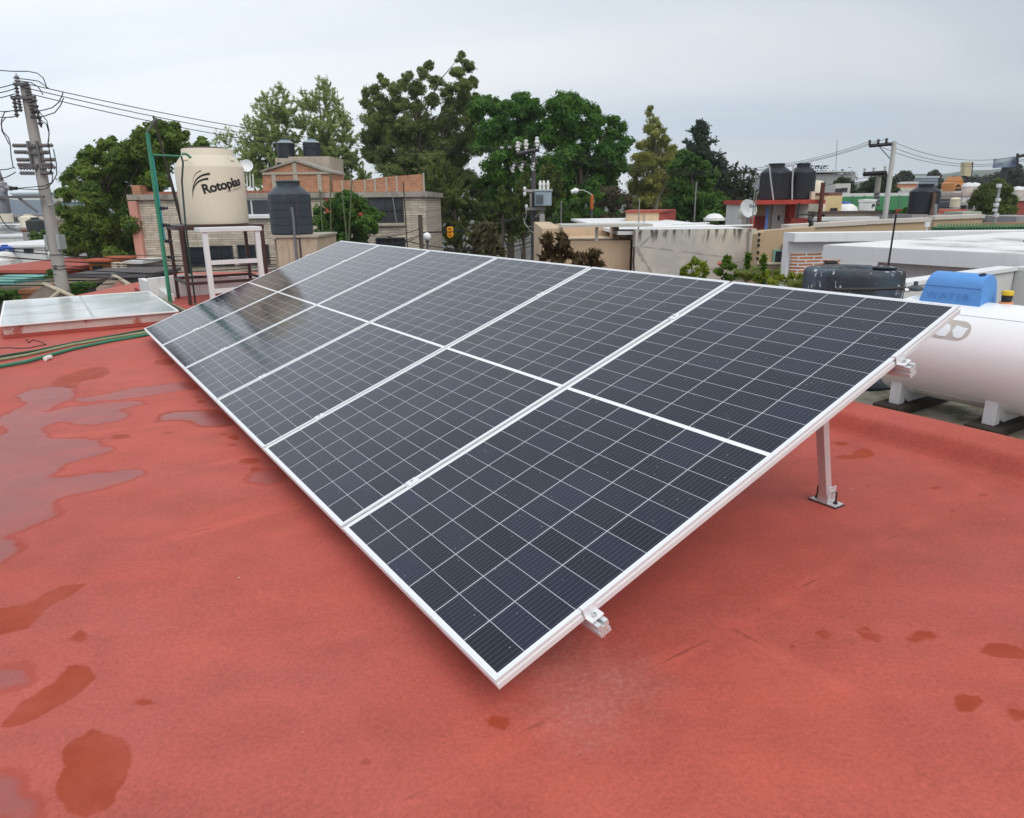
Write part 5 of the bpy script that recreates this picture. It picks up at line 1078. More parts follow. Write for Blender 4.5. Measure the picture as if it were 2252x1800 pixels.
wv_ = M2(t, 'ADD', crk.outputs['Distance'], M2(t, 'MULTIPLY', M2(t, 'SUBTRACT', n2, .5), .05)); bcol = MIX(t, M2(t, 'MULTIPLY', M2(t, 'LESS_THAN', M2(t, 'ABSOLUTE', wv_), .008), .45), bcol, (.12, .11, .10))
t.links.new(bcol, b.inputs['Base Color']); b.inputs['Roughness'].default_value = .92; BUMP(t, b, n2, .4, .03); pwall = m
GY = 14.0
lx, rx = at(1397, 540, GY)[0], at(1662, 540, GY)[0]; gzt = at(1530, 505, GY)[2]
gh = thing('party_wall_house', 'flat house with a stained grey cracked party wall and a white roof', 'house', ((lx + rx) / 2, GY + 6, gzt))
MB().box((lx, GY, GZ), (rx, GY + .3, gzt)).build('party_wall', pwall, gh)
MB().box((lx + .05, GY + .302, GZ), (rx - .05, GY + 11, gzt - .10)).build('wall', beige, gh)
MB().box((lx - .3, GY + .304, gzt - .098), (rx + .1, GY + 11.4, gzt - .03)).build('roof', wroof, gh)
cr = MB(); cr.tube([at(1393, 543, GY - .02), at(1394.5, 556, GY - .02), at(1392.5, 575, GY - .02), at(1395, 600, GY - .02)], .016, 5); cr.build('wall_crack', mat('crack_dark', (.03, .028, .025), .95), gh)
cr = MB(); cr.tube([at(1645, 510, GY - .03), at(1646, 530, GY - .03), at(1643, 575, GY - .03), at(1643, 600, GY - .03)], .012, 5); tag(cr.build('conduit', mat('rod_grey', (.2, .2, .19))), 'thin grey conduit with clips on the right part of the stained wall', 'conduit')
for i, (x, y, Y_, r_, lb) in enumerate(((1570, 494, 21, .24, 'white dome skylight on the white roof of the grey walled house'),)):
    c = at(x, y, Y_); d0 = thing('roof_dome', lb, 'skylight dome', (c[0], Y_, gzt - .03)); MB().lathe([(r_ * 1.25, 0), (r_ * 1.25, .07), (r_ * 1.05, .08), (r_ * .9, .13), (r_ * .55, .18), (0, .20)], (c[0], Y_, gzt - .029), 24).build('dome', mat('dome_white', (.74, .74, .73)), d0, smooth=True)
for i, (x0, y0, x1, y1, r_) in enumerate(((1420, 503, 1655, 498, .02), (1480, 497, 1560, 491, .02))):
    a_, b2 = at(x0, y0, GY + 1.5 + i * 2), at(x1, y1, GY + 2 + i * 2); z = gzt - .005; tag(MB().tube([(a_[0], a_[1], z), (b2[0], b2[1], z)], .022, 6).build('roof_pipe', wfr), ['front white pipe lying on the roof above the grey wall', 'rear white pipe lying on the roof above the grey wall'][i], 'pipe')
# beige house with roof terrace, left
lx2 = at(1192, 540, GY + .5)[0]; zt2 = at(1290, 530, GY + .5)[2]; BY = GY + .5
bh = thing('terrace_house', 'beige house with an open roof terrace under a thin grey slab', 'house', ((lx2 + lx) / 2, BY + 3, GZ)); pch = mat('peach_plaster', (.55, .415, .28), .85, .12, .7, col2=(.40, .33, .25), lo=.58, hi=.72, streak=.2)
MB().box((lx2, BY, GZ), (lx - .01, BY + 5, zt2)).build('wall', pch, bh)
a = px(1192, 503, 1238, 532, BY); MB().box((a[0], BY + .004, zt2 + .001), (a[1], BY + 4.9, a[3])).build('side_wall', pch, bh)
a = px(1238, 503, 1397, 532, BY); MB().box((a[0] + .002, BY + 2.2, zt2 + .001), (lx - .02, BY + 2.4, a[3] + .03)).build('back_wall', pch, bh)
sl_ = px(1235, 494, 1412, 500, BY - .2); MB().box((sl_[0], BY - .25, sl_[2]), (sl_[1] + .2, BY + .75, sl_[3])).build('roof_slab', mat('grey_slab', (.50, .48, .44), .85, .1), bh)
p_ = px(1310, 500, 1316, 532, BY); MB().box((p_[0], BY + .02, zt2 + .001), (p_[1], BY + .09, sl_[2] - .002)).build('post', wp2, bh)
p_ = px(1351, 503, 1364, 532, BY + .3); MB().box((p_[0], BY + .5, zt2 + .001), (p_[1], BY + 1.0, sl_[2] - .002)).build('pillar', pch, bh)
p_ = px(1365, 514, 1397, 519, BY); MB().box((p_[0], BY + 1.2, p_[2]), (p_[1], BY + 2.19, p_[3])).build('shelf_slab', mat('cream_paint', (.62, .55, .42)), bh)
p_ = px(1365, 523, 1397, 531, BY); MB().box((p_[0], BY + 1.9, p_[2]), (p_[1], BY + 2.195, p_[3])).build('niche', mat('brown_niche', (.16, .07, .045), .85, .2), bh)
# beige and red box on the roof behind
ZB = 21.5; a = px(1378, 464, 1449, 494, ZB); bxs = thing('stair_box', 'roof box with a beige front and a red side on the flat roofs', 'roof box', ((a[0] + a[1]) / 2, ZB + 1, a[2]))
a2 = px(1449, 463, 1507, 490, ZB); p4 = [np.array([a[0], ZB, 0]), np.array([a[1], ZB, 0]), np.array([a2[1] + .35, ZB + 2.8, 0]), np.array([a[0] + .5, ZB + 2.8, 0])]
z0, z1 = a[2] - 1.0, a[3]
def wallq(p, q, th, za, zb): d = (q - p) / np.linalg.norm(q - p); n_ = np.array([-d[1], d[0], 0]) * th; return MB().prism([p + up * za, q + up * za, q + n_ + up * za, p + n_ + up * za], up * (zb - za))
wallq(p4[0], p4[1], .15, z0, z1 - .06).build('front_wall', pch, bxs); wallq(p4[1] + np.array([.002, 0, 0]), p4[2], .15, z0, z1 - .06).build('side_wall', mat('red_wall_paint', (.36, .06, .045), .8, .12, 1.0), bxs)
MB().prism([p + up * (z1 - .058) for p in (p4[0] + (-.05, -.05, 0), p4[1] + (.05, -.05, 0), p4[2], p4[3])], up * .06).build('roof', mat('red_edge', (.33, .07, .045), .8), bxs)
# beige house front right of the grey wall
BY2 = 13.2; a = px(1666, 508, 1737, 600, BY2); bh2 = thing('beige_house', 'tan house with a small dark window between the grey wall and the white house', 'house', (a[0] + 1, BY2 + 2, GZ)); tan = mat('tan_plaster', (.46, .34, .215), .85, .07, 1.0, bump=.2, bscale=60)
q_ = at(1900, 488, 18)
mb = MB(); mb.prism([(a[0], BY2, GZ), (at(1790, 520, BY2)[0], BY2, GZ), (at(1790, 520, BY2)[0], BY2, at(1790, 500, BY2)[2]), (a[0] + .1, BY2, a[3]), (a[0], BY2, a[3] - .06)], (0, .35, 0)); mb.build('wall', tan, bh2)
window(px(1703, 553, 1736, 577, BY2), BY2, bh2, mat('teal_frame', (.20, .38, .36), .5), wing, fw=.03, dep=.04)
w_ = px(1719, 537, 1737, 552, BY2); MB().box((w_[0], BY2 - .35, w_[2]), (w_[1], BY2 - .002, w_[3])).build('beam_end', mat('brown_beam', (.20, .10, .055), .8, .2), bh2)
w_ = px(1664, 577, 1737, 581, BY2); MB().box((w_[0], BY2 - .08, w_[2]), (w_[1], BY2 - .002, w_[3])).build('ledge', mat('cream_paint', (.62, .55, .42)), bh2)
w_ = px(1664, 581, 1737, 640, BY2); MB().box((w_[0], BY2 - .06, GZ), (w_[1], BY2 - .004, w_[3] - .004)).build('lower_wall', mat('stained_lower', (.22, .18, .13), .9, .25, 1.5, streak=.5), bh2)
for k_, y in enumerate((516, 529, 540, 556, 569)):
    w_ = at(1669 - k_ * .9, y, BY2); MB().box((w_[0] - .02, BY2 - .03, w_[2] - .028), (w_[0] + .02, BY2 - .002, w_[2] + .028)).build('vent_hole', mat('crack_dark', (.03, .03, .03)), bh2)
# long tan parapets behind the white house
for (x0, y0, x1, y1, Y_, lb) in ((1735, 495, 1900, 520, 16.5, 'left stretch of tan parapet behind the white house'), (1838, 488, 2044, 512, 17.5, 'middle stretch of tan parapet behind the white house'), (2056, 480, 2161, 505, 18.5, 'right stretch of tan parapet behind the white house')):
    a = px(x0, y0, x1, y1, Y_); q1, q2 = at(x0, y0 + (9 if x0 < 2000 else 4), Y_), at(x1, y0, Y_); mb = MB(); mb.prism([(q1[0], Y_, GZ), (q2[0], Y_, GZ), (q2[0], Y_, q2[2]), (q1[0], Y_, q1[2])], (0, .35, 0))
    pt = thing('parapet_wall', lb, 'wall', (q1[0], Y_, GZ), 0, 'tan parapets behind the white house'); mb.build('wall', tan, pt)
    mb = MB(); mb.prism([(q1[0] - .03, Y_ - .04, q1[2] + .002), (q2[0] + .03, Y_ - .04, q2[2] + .002), (q2[0] + .03, Y_ - .04, q2[2] + .09), (q1[0] - .03, Y_ - .04, q1[2] + .09)], (0, .45, 0)); mb.build('coping', mat('pale_coping', (.55, .50, .45), .85, .1), pt)
a = px(2160, 490, 2330, 505, 19); mb = MB(); mb.box((a[0], 19, GZ), (a[1], 19.3, a[3])); tag(mb.build('terracotta_wall', mat('terracotta_wall_paint', (.50, .16, .09), .8, .15)), 'low terracotta wall at the right edge behind the green netting', 'wall')
# green netting with zigzag ties
nt_ = thing('green_netting', 'dark green netting with a zigzag top edge beyond the white roof', 'netting', at(2150, 510, 13.5)); a = px(2056, 496, 2330, 514, 13.5)
ngm = mat('netting_green', (.035, .125, .06), .8, .5, 9.0, bump=.5, bscale=30); MB().box((a[0], 13.5, a[2] - .2), (a[1], 13.62, a[3] - .02)).build('net', ngm, nt_)
zg = MB(); n_ = 40
for i in range(n_):
    x = a[0] + (a[1] - a[0]) * i / n_; x2 = x + (a[1] - a[0]) / n_ * .8; zg.prism([(x, 13.44, a[3] - .03), (x2, 13.44, a[3] - .03), ((x + x2) / 2 + .01, 13.44, a[3] + .05)], (0, .03, 0)); zg.tube([(x, 13.43, a[3] - .02), (x2, 13.43, a[2] + .0)], .006, 4)
zg.build('zigzag_edge', mat('netting_pale', (.12, .25, .13), .8, .3), nt_)
# red tank house
RY = 28.0; redp = mat('red_house_paint', (.42, .055, .04), .8, .2, 1.5, col2=(.30, .11, .08), lo=.6, hi=.72); whp = mat('stained_white_paint', (.60, .585, .57), .8, .08, 1.5, col2=(.48, .30, .28), lo=.6, hi=.74, streak=.3); mar = mat('maroon_paint', (.10, .028, .025), .7, .15)
a = px(1653, 440, 1803, 530, RY); rh = thing('red_roof_room', 'small red and white roof room carrying two big black water tanks', 'roof room', ((a[0] + a[1]) / 2, RY + 1.5, a[2]))
RZ = at(1730, 440, RY)[2]
MB().box((a[0], RY + 1.2, -2.5), (a[1], RY + 3.4, RZ - .16)).build('wall', whp, rh)
MB().box((a[0] - .1, RY - .1, RZ - .158), (a[1] + .1, RY + 3.5, RZ)).build('roof_slab', redp, rh)
w_ = px(1653, 446, 1659, 530, RY); MB().box((w_[0], RY, -2.5), (w_[1], RY + .2, RZ - .16)).build('red_post', redp, rh)
w_ = px(1660, 446, 1688, 475, RY + .9); MB().box((w_[0], RY + .9, w_[2]), (w_[1], RY + 1.19, RZ - .17)).build('upper_panel', mat('brown_panel', (.36, .24, .16), .85, .2), rh)
w_ = px(1660, 475, 1684, 530, RY + .9); MB().box((w_[0], RY + .85, -2.5), (w_[1], RY + 1.19, w_[3])).build('lower_panel', mat('dark_red_panel', (.22, .04, .035), .8, .2), rh)
w_ = px(1683, 455, 1688, 530, RY + .5); MB().box((w_[0], RY + .5, -2.5), (w_[1], RY + .55, w_[3])).build('blue_board', mat('blue_board', (.12, .24, .62), .6, .1), rh)
w_ = px(1701, 448, 1729, 530, RY + .9); dd = MB(); dd.box((w_[0], RY + 1.1, -2.5), (w_[1], RY + 1.19, w_[3])); dd = dd.build('door', mat('white_door', (.66, .65, .65), .6, .08, 2.0), rh)
h_ = at(1716, 480, RY + .9); MB().box((h_[0] - .03, RY + 1.05, h_[2] - .1), (h_[0] + .03, RY + 1.098, h_[2] + .1)).build('handle', dfr, dd)
w_ = px(1743, 446, 1756, 480, RY + .4); MB().box((w_[0], RY + .7, w_[2]), (w_[1], RY + 1.19, RZ - .17)).build('red_column', redp, rh)
w_ = px(1738, 481, 1778, 530, RY + .3); MB().box((w_[0], RY + .3, -2.5), (w_[1], RY + 1.0, w_[3])).build('red_counter', mat('red_wall_paint', (.36, .06, .045)), rh)
w_ = px(1800, 402, 1804, 530, RY - .2); mp_ = MB(); mp_.box((w_[0] - .02, RY - .35, -2.5), (w_[1] + .02, RY - .2, w_[3])); tag(mp_.build('maroon_post', mar), 'tall maroon post at the right corner of the red roof room', 'post')
pg = MB(); pg.tube([at(1757, 447, RY - .1), at(1754, 470, RY - .1), at(1753, 480, RY - .1)], .045, 6); pg.tube([at(1753, 472, RY - .1), at(1788, 472, RY - .1), at(1787, 481, RY - .1)], .045, 6); tag(pg.build('black_pipework', dfr), 'black pipework in front of the red roof room', 'pipe')
vv = thing('valve_post', 'black valve cluster on a thin post in front of the red roof room', 'valve', at(1784, 510, 14)); c = at(1781, 490, 14)
MB().tube([(c[0], 14, at(1784, 512, 14)[2] - .3), c], .02, 6).build('post', dfr, vv); 
for dx, dz, r_ in ((0, .04, .05), (.03, -.02, .045), (-.01, .09, .03)): MB().ball(c + np.array([dx, 0, dz]), r_, 1.0, 10).build('valve', dfr, vv)
big = mat('black_tank_big', (.017, .020, .027), .45, .12, 1.5, spec=.38, col2=(.028, .034, .042), lo=.55, hi=.7)
for x, r_, lb, rib in ((1702, .60, 'left one of the two big black water tanks on the red roof room', 0), (1760, .50, 'right one of the two big black water tanks on the red roof room', 0)):
    c = at(x, 440, RY + 1.6); tinaco((c[0], RY + 1.6, RZ + .002), r_, 1.36, lb, 'big black tanks on the red roof room', big, None, ribs=False, neck=.5)
for x0, x1, yb, Y_, lb in ((1692, 1701, 440, RY + .3, 'pale pipe running down the left big black tank'), (1745, 1742, 440, RY + .6, 'white pipe running down the right big black tank')):
    p = at(x0, 366, Y_); q = at(x1, yb, Y_); tag(MB().tube([p + (0, .4, .05), p, at((x0 + x1) / 2 - 1, 400, Y_), (q[0], Y_, RZ + .004)], .03, 6).build('tank_pipe', mat('pale_pipe', (.42, .43, .43), .5)), lb, 'pipe')
ylb = px(1782, 430, 1790, 441, RY + 1.0); mb = MB(); mb.box((ylb[0], RY + .9, RZ + .002), (ylb[1], RY + 1.1, RZ + .3)); tag(mb.build('cream_box', mat('cream_paint', (.62, .55, .42))), 'small cream box right of the big black tanks', 'box')
dsh = thing('dish_antenna', 'pale satellite dish with dark marks left of the red roof room', 'antenna', at(1645, 482, RY - 1)); c = at(1645, 460, RY - 1)
MB().lathe([(0, .05), (.16, .03), (.34, -.05), (.345, -.045), (.17, .045), (0, .065)], c, 28, axm((-.25, .85, -.3))).build('dish', mat('dish_grey', (.56, .58, .585), .45), dsh, smooth=True)
tx = MB(); text_into(tx, 'Sky', .16, lambda x, y: c + np.array([.0 + x, -.10 - x * .0, .05 + y]), .004); tx.build('dish_lettering', ink, dsh)
MB().tube([c + (0, .08, -.05), at(1644, 478, RY - .8), (at(1644, 486, RY - .8)[0], RY - .8, gzt - .6)], .03, 6).build('mount', mat('rod_grey', (.2, .2, .19)), dsh)
MB().tube([c + (0, -.05, -.33), c + (.1, -.5, -.2)], .02, 6).build('feed_arm', mat('rod_grey', (.2, .2, .19)), dsh)
hw = px(1624, 463, 1636, 482, RY - .5); mb = MB(); mb.lathe([(.0, 0), (.13, 0), (.14, .03), (.14, .3), (.10, .36), (0, .38)], (at(1630, 482, RY - .5)[0], RY - .5, hw[2]), 16); tag(mb.build('gas_cylinder', mat('cream_grey', (.55, .53, .48), .5, .1), smooth=True), 'small cream cylinder left of the satellite dish', 'cylinder')
# white house with brick panel, near right
WY = 12.0; wht = mat('white_house_paint', (.72, .725, .73), .8, .04, .7, streak=.12); wtop = mat('weathered_white_roof', (.73, .73, .72), .8, .12, 1.1, col2=(.36, .35, .33), lo=.49, hi=.70)
wh = thing('white_house', 'white house with overhanging roof slabs and a patch of exposed bricks', 'house', (5.5, 10, GZ))
a = px(1724, 513, 1900, 532, WY); rxx = 13.0
MB().box((a[0] + .18, WY, a[2]), (rxx, WY + .5, a[3])).build('upper_slab', wht, wh)
w_ = px(1738, 532, 1900, 700, WY); MB().box((w_[0], WY + .25, GZ), (rxx - .3, WY + .48, a[2] - .002)).build('upper_wall', wht, wh)
bk_ = brickmat('exposed_brick', (.50, .22, .12), (.40, .165, .09), (.70, .68, .66), .26, .055, .011, .5, 'xz', .5)
w_ = px(1748, 557, 1856, 640, WY); MB().box((w_[0], WY + .19, w_[2] - 1), (w_[1], WY + .248, w_[3])).build('brick_panel', bk_, wh)
# second slab, running along the same axis as the array
k0 = at(1811, 539, 9.0); zt = k0[2]; d_ = -E1; n_ = E2
K = lambda s_, q, z: np.array([k0[0], k0[1], 0]) + d_ * s_ + n_ * q + up * z
zb_ = zt - .165
mb = MB(); mb.prism([K(0, 0, zb_), K(9, 0, zb_), K(9, 5.2, zb_), K(0, 5.2, zb_)], up * (zt - zb_ - .004)); mb.build('lower_slab', wht, wh)
mb = MB(); mb.prism([K(.02, .02, zt - .003), K(8.98, .02, zt - .003), K(8.98, 5.1, zt - .003), K(.02, 5.1, zt - .003)], up * .005); mb.build('roof_coat', wtop, wh)
mb = MB(); mb.prism([K(.55, .30, GZ), K(9, .30, GZ), K(9, 5.0, GZ), K(.55, 5.0, GZ)], up * (zb_ - GZ - .002)); mb.build('wall', wht, wh)
tr_ = MB(); p = at(1830, 531, 10.6); tr_.tube([K(1.3, 2.2, zt + .008), K(2.4, 3.1, zt + .008), K(4.2, 4.6, zt + .008)], .013, 6); tag(tr_.build('black_cable', mat('black_plastic', (.02, .02, .021))), 'black cable lying across the white roof', 'cable')
lw = px(1829, 577, 1852, 583, WY - .1); mb = MB(); mb.box((lw[0], WY + .05, lw[2]), (lw[1], WY + .185, lw[3])); tag(mb.build('wall_vent', dfr), 'small dark vent on the brick panel of the white house', 'vent')
ar_ = MB(); p = at(1951, 600, 7.6); q = at(1968.6, 471, 7.6); ar_.tube([(p[0], 7.6, p[2] - .6), (p[0], 7.6, p[2]), (p[0] + .012, 7.6, q[2])], .010, 8); tag(ar_.build('antenna_rod', mat('black_rod', (.02, .018, .018), .5)), 'tall thin black rod standing behind the weathered black drum', 'rod')
# low white wall behind the gas tank
W1 = gz(1988, 622, .70); W2 = gz(2232, 588, .70); W3 = W2 + d_ * 1.4
lwh = thing('garden_wall', 'low white wall with sloping coping behind the blue valve cover', 'wall', (W1[0], W1[1], -.4))
mb = MB(); dd_ = (W2 - W1) / np.linalg.norm(W2 - W1); nn = np.array([-dd_[1], dd_[0], 0]) * .12; W0 = W1
mb.prism([np.array([p[0], p[1], -.4]) for p in (W0, W2, W2 + nn, W0 + nn)], up * 1.065); mb.build('wall', mat('pale_grey_wall', (.60, .60, .585), .85, .06, .8, col2=(.45, .46, .43), lo=.6, hi=.75), lwh)
mb = MB(); mb.prism([np.array([p[0], p[1], .667]) for p in (W0 - nn * .2, W2 - nn * .2 + dd_ * .02, W2 + nn * 1.2 + dd_ * .02, W0 + nn * 1.2)], up * .035); mb.build('coping', wht, lwh)
mb = MB(); n2_ = dd_ * .12; mb.prism([np.array([p[0], p[1], -.4]) for p in (W2 + n2_ * 1.2, W3 + n2_ * 1.2, W3 + n2_ * .2, W2 + n2_ * .2)], up * 1.065); mb.build('wall', MATS['pale_grey_wall'], lwh)
mb = MB(); mb.prism([np.array([p[0], p[1], .6672]) for p in (W2 + n2_ * 1.4, W3 + n2_ * 1.4, W3 + n2_ * .18, W2 + n2_ * .18)], up * .035); mb.build('coping', wht, lwh)

# ================================================================== far right town
hzb = mat('far_concrete', (.33, .335, .335), .9, .15, .3, streak=.5)
FB = 95.0; a = px(1785, 383, 1878, 440, FB); fb_ = block('concrete_hall', 'large stained grey concrete hall behind the two big black tanks', 1770, 383, 1878, 440, FB, 30, hzb, None, 'hall', wins=((1839, 417, 1852, 421), (1854, 416, 1866, 420)))
a = px(1786, 380, 1878, 384, FB - .3); MB().box((a[0], FB - .4, a[2] + .25), (a[1], FB + 30, a[3] + .2)).build('roof_edge', mat('pale_edge', (.56, .56, .55), .8), fb_)
sg_ = thing('roof_sign', 'blue and white sign with tall white letters on the concrete hall', 'sign', at(1800, 384, FB)); a = px(1771, 374, 1825, 380, FB); MB().box((a[0], FB + 1, a[2]), (a[1], FB + 1.3, a[3])).build('blue_board', mat('sign_blue', (.07, .18, .42), .5, .1), sg_)
bkp = px(1772, 360, 1830, 375, FB); 
tx = MB(); wtx = text_into(tx, 'ISSHGZGE', 1.0, lambda x, y: (x, 0, y), .0); sc = (bkp[1] - bkp[0]) / wtx
tx = MB(); text_into(tx, 'ISSHGZGE', 1.0, lambda x, y: (bkp[0] + x * sc, FB + .95, a[3] - .02 + y * 1.30 * (bkp[3] - bkp[2])), .012); tx.v = tx.v; tx.build('white_letters', mat('sign_white', (.80, .82, .84), .5), sg_)
MB().box((bkp[0] - .1, FB + 1.32, a[3] + .005), (bkp[1] + .1, FB + 1.5, bkp[3] - .12)).build('dark_board', mat('sign_dark_teal', (.035, .075, .10)), sg_)  # dark teal backing behind the white letters
rm = MB(); p = at(1838, 383, FB + 8); q = at(1841, 308, FB + 8); rm.tube([p, q], .055, 5); tag(rm.build('radio_mast', mat('mast_grey', (.34, .37, .40), .6)), 'hair thin radio mast behind the blue and white sign', 'mast')
hill = MB()
block('house', 'pale house with two dark windows below the concrete hall', 1836, 404, 1870, 432, 80, 8, mat('pale_wall_far', (.52, .50, .46), .85), None, wins=((1839, 417, 1849, 421), (1852, 416, 1861, 420)))
block('house', 'yellow walled house right of the tall maroon post', 1816, 431, 1851, 468, 34, 5, mat('yellow_wall', (.64, .50, .27), .8, .08), None, wins=((1828, 460, 1838, 464),), base=-4)
block('house', 'brown walled house right behind the two big black tanks', 1790, 424, 1852, 440, 40, 6, mat('brown_wall_far', (.20, .10, .08), .85, .15), None)
block('house', 'house with a cream gable between the tall maroon post and the yellow wall', 1800, 437, 1816, 468, 33, 4, mat('cream_paint', (.6, .5, .4)), None)
ctk = thing('water_tank', 'cream water tank beside the big black tanks', 'water tank', at(1796, 425, 36)); c = at(1796, 425, 36); MB().lathe([(0, 0), (.34, 0), (.34, .42), (.25, .54), (.10, .58), (0, .58)], c, 20).build('tank_body', mat('cream_plastic', (.5, .4, .3)), ctk, smooth=True)
ctp = thing('tank_plinth', 'plinth under the cream tank beside the big black tanks', 'plinth', c); MB().box((c[0] - .45, 35.6, GZ), (c[0] + .45, 36.4, c[2] - .002)).build('wall', mat('maroon_paint', (.1, .03, .03)), ctp)
# green sheet roof hall
GRY = 48.0; p = [at(1850, 462, GRY), at(2004, 462, GRY), at(2004, 431, GRY + 5), at(1850, 433, GRY + 5)]; gr_ = thing('green_roof_hall', 'hall with a large sloping bright green sheet roof', 'hall', at(1925, 462, GRY + 2)); mb = MB(); mb.prism(p, (0, .05, -.15)); mb.build('roof', mat('green_sheet', (.010, .125, .032), .8, .12, .5), gr_)
MB().box((p[0][0], GRY + .2, GZ), (p[1][0], GRY + 5, p[0][2] - .25)).build('wall', grw, gr_)
for i in range(1, 6): 
    u_ = i / 6; rib = MB(); A_ = p[0] + (p[1] - p[0]) * u_; B_ = p[3] + (p[2] - p[3]) * u_; rib.tube([A_ + up * .03, B_ + up * .03], .05, 4); rib.build('roof_seam', mat('green_sheet_dark', (.012, .10, .035), .6), gr_)
MB().box((p[3][0], GRY + 5.2, p[3][2] - .1), (p[2][0], GRY + 5.5, p[3][2] + .22)).build('ridge_flashing', wp2, gr_)
block('flat_house', 'low dark edged flat roof left of the far poles', 1796, 465, 1925, 486, 33, 6, beige, mat('dark_roof_edge', (.07, .05, .045), .8), base=-3, over=.15, rt=.12)
block('flat_house', 'pale flat roof in front of the tan parapets', 1802, 478, 1925, 500, 32, .9, wp2, wroof, base=-3)
dv = thing('roof_dome', 'white and blue dome on the flat roof left of the far poles', 'skylight dome', at(1856, 465, 34.5)); c = at(1856, 465, 34.5); MB().lathe([(.60, 0), (.53, .19), (.33, .32), (0, .37)], c, 16).build('dome', mat('dome_white', (.7, .7, .7)), dv, smooth=True); MB().lathe([(.27, 0), (.2, .07), (0, .09)], c + up * .35, 12).build('blue_cap', mat('blue_tank', (.03, .1, .42)), dv)
tb = thing('water_heater', 'small white box tank on the flat roof left of the far poles', 'tank', at(1905, 465, 34.5)); c = at(1905, 465, 34.5); MB().lathe([(0, 0), (.36, 0), (.36, .4), (.40, .42), (.40, .53), (0, .55)], c, 16).build('tank_body', mat('dome_white', (.7, .7, .7)), tb, smooth=True); MB().box((c[0] + .07, 34.09, c[2] + .2), (c[0] + .17, 34.15, c[2] + .33)).build('dark_port', dfr, tb)
# far poles
pale = mat('pale_pole_concrete', (.50, .50, .47), .85, .08)
fx = at(1956, 400, RPY)[0]; fz = at(1962, 311, RPY)[2]; fp_ = thing('utility_pole', 'tall pale concrete power pole with a dark crossarm against the sky on the right', 'power pole', (fx, RPY, GZ)); MB().lathe([(.20, GZ), (.13, fz), (0, fz + .01)], (fx, RPY, 0), 14).build('pole_shaft', pale, fp_, smooth=True)
blk_ = mat('dark_navy_steel', (.025, .024, .035), .7)
MB().tube([at(1912, 321.5, RPY - .2), at(1961, 317, RPY - .2)], .10, 4).build('crossarm', blk_, fp_); MB().tube([at(1934, 323, RPY - .2), at(1957, 349, RPY - .2)], .035, 6).build('brace', mat('steel_grey_far', (.28, .29, .30), .6), fp_)
for x, y in ((1912, 319), (1931, 317), (1949, 315)): MB().lathe([(.05, 0), (.10, .05), (.05, .12), (.10, .18), (.06, .26), (0, .3)], at(x, y, RPY - .2), 10).build('pin_insulator', mat('dark_porcelain', (.02, .02, .03)), fp_)
f2 = at(1934, 380, 50); s2_ = thing('utility_pole', 'shorter grey pole with a black crossarm left of the tall pale pole', 'power pole', (f2[0], 50, GZ)); MB().lathe([(.22, GZ), (.17, f2[2]), (0, f2[2] + .01)], (f2[0], 50, 0), 14).build('pole_shaft', mat('grey_pole', (.26, .25, .22), .9, .15), s2_, smooth=True)
MB().tube([at(1899, 384, 49.7), at(1949, 380, 49.7)], .14, 4).build('crossarm', mat('matte_black', (.008, .008, .014), .8), s2_)
for x, y in ((1901, 379), (1921, 377), (1946, 374)): MB().lathe([(.04, 0), (.10, .05), (.05, .12), (.10, .18), (.06, .26), (0, .3)], at(x, y, 49.7), 10).build('pin_insulator', gpor, s2_)
for z_ in (425, 433, 441, 449): MB().ball(at(1930, z_, 49.6), .16, .9, 8).build('cable_clamp', hard, s2_)
# single black tank with rusty pipe
tank_c = at(2028, 471, 27.5); pl_ = thing('tank_plinth', 'concrete plinth under the lone black water tank', 'plinth', tank_c); MB().box((tank_c[0] - .75, 26.8, GZ), (tank_c[0] + .55, 28.2, tank_c[2] - .002)).build('wall', grw, pl_)
tinaco((tank_c[0], 27.5, tank_c[2]), .52, 1.06, 'lone black water tank with a rusty pipe on the right', None, big, None, ribs=False, neck=.5)
rp_ = MB(); rp_.tube([at(2056, 425, 26.9), at(2052, 460, 26.8), at(2046, 478, 26.7), at(2043, 484, 26.7)], .07, 8); tag(rp_.build('rusty_pipe', mat('rust', (.11, .065, .05), .9, .3)), 'rusty pipe at the right side of the lone black water tank', 'pipe')
gp_ = MB(); q = at(2055, 520, 26); gp_.tube([(q[0], 26, q[2]), at(2058, 450, 26)], .05, 6); tag(gp_.build('grey_post', mat('steel_grey_far', (.28, .29, .3))), 'grey post in front of the lone black water tank', 'post')
ml = px(2036, 489, 2046, 500, 17); mb = MB(); mb.box((ml[0], 17.0, ml[2]), (ml[1], 17.06, ml[3])); mb.tube([at(2039, 500, 17.03), at(2037, 512, 17.03)], .015, 6); tag(mb.build('lamp_box', wfr), 'small white box on a stick before the tan parapet', 'box')
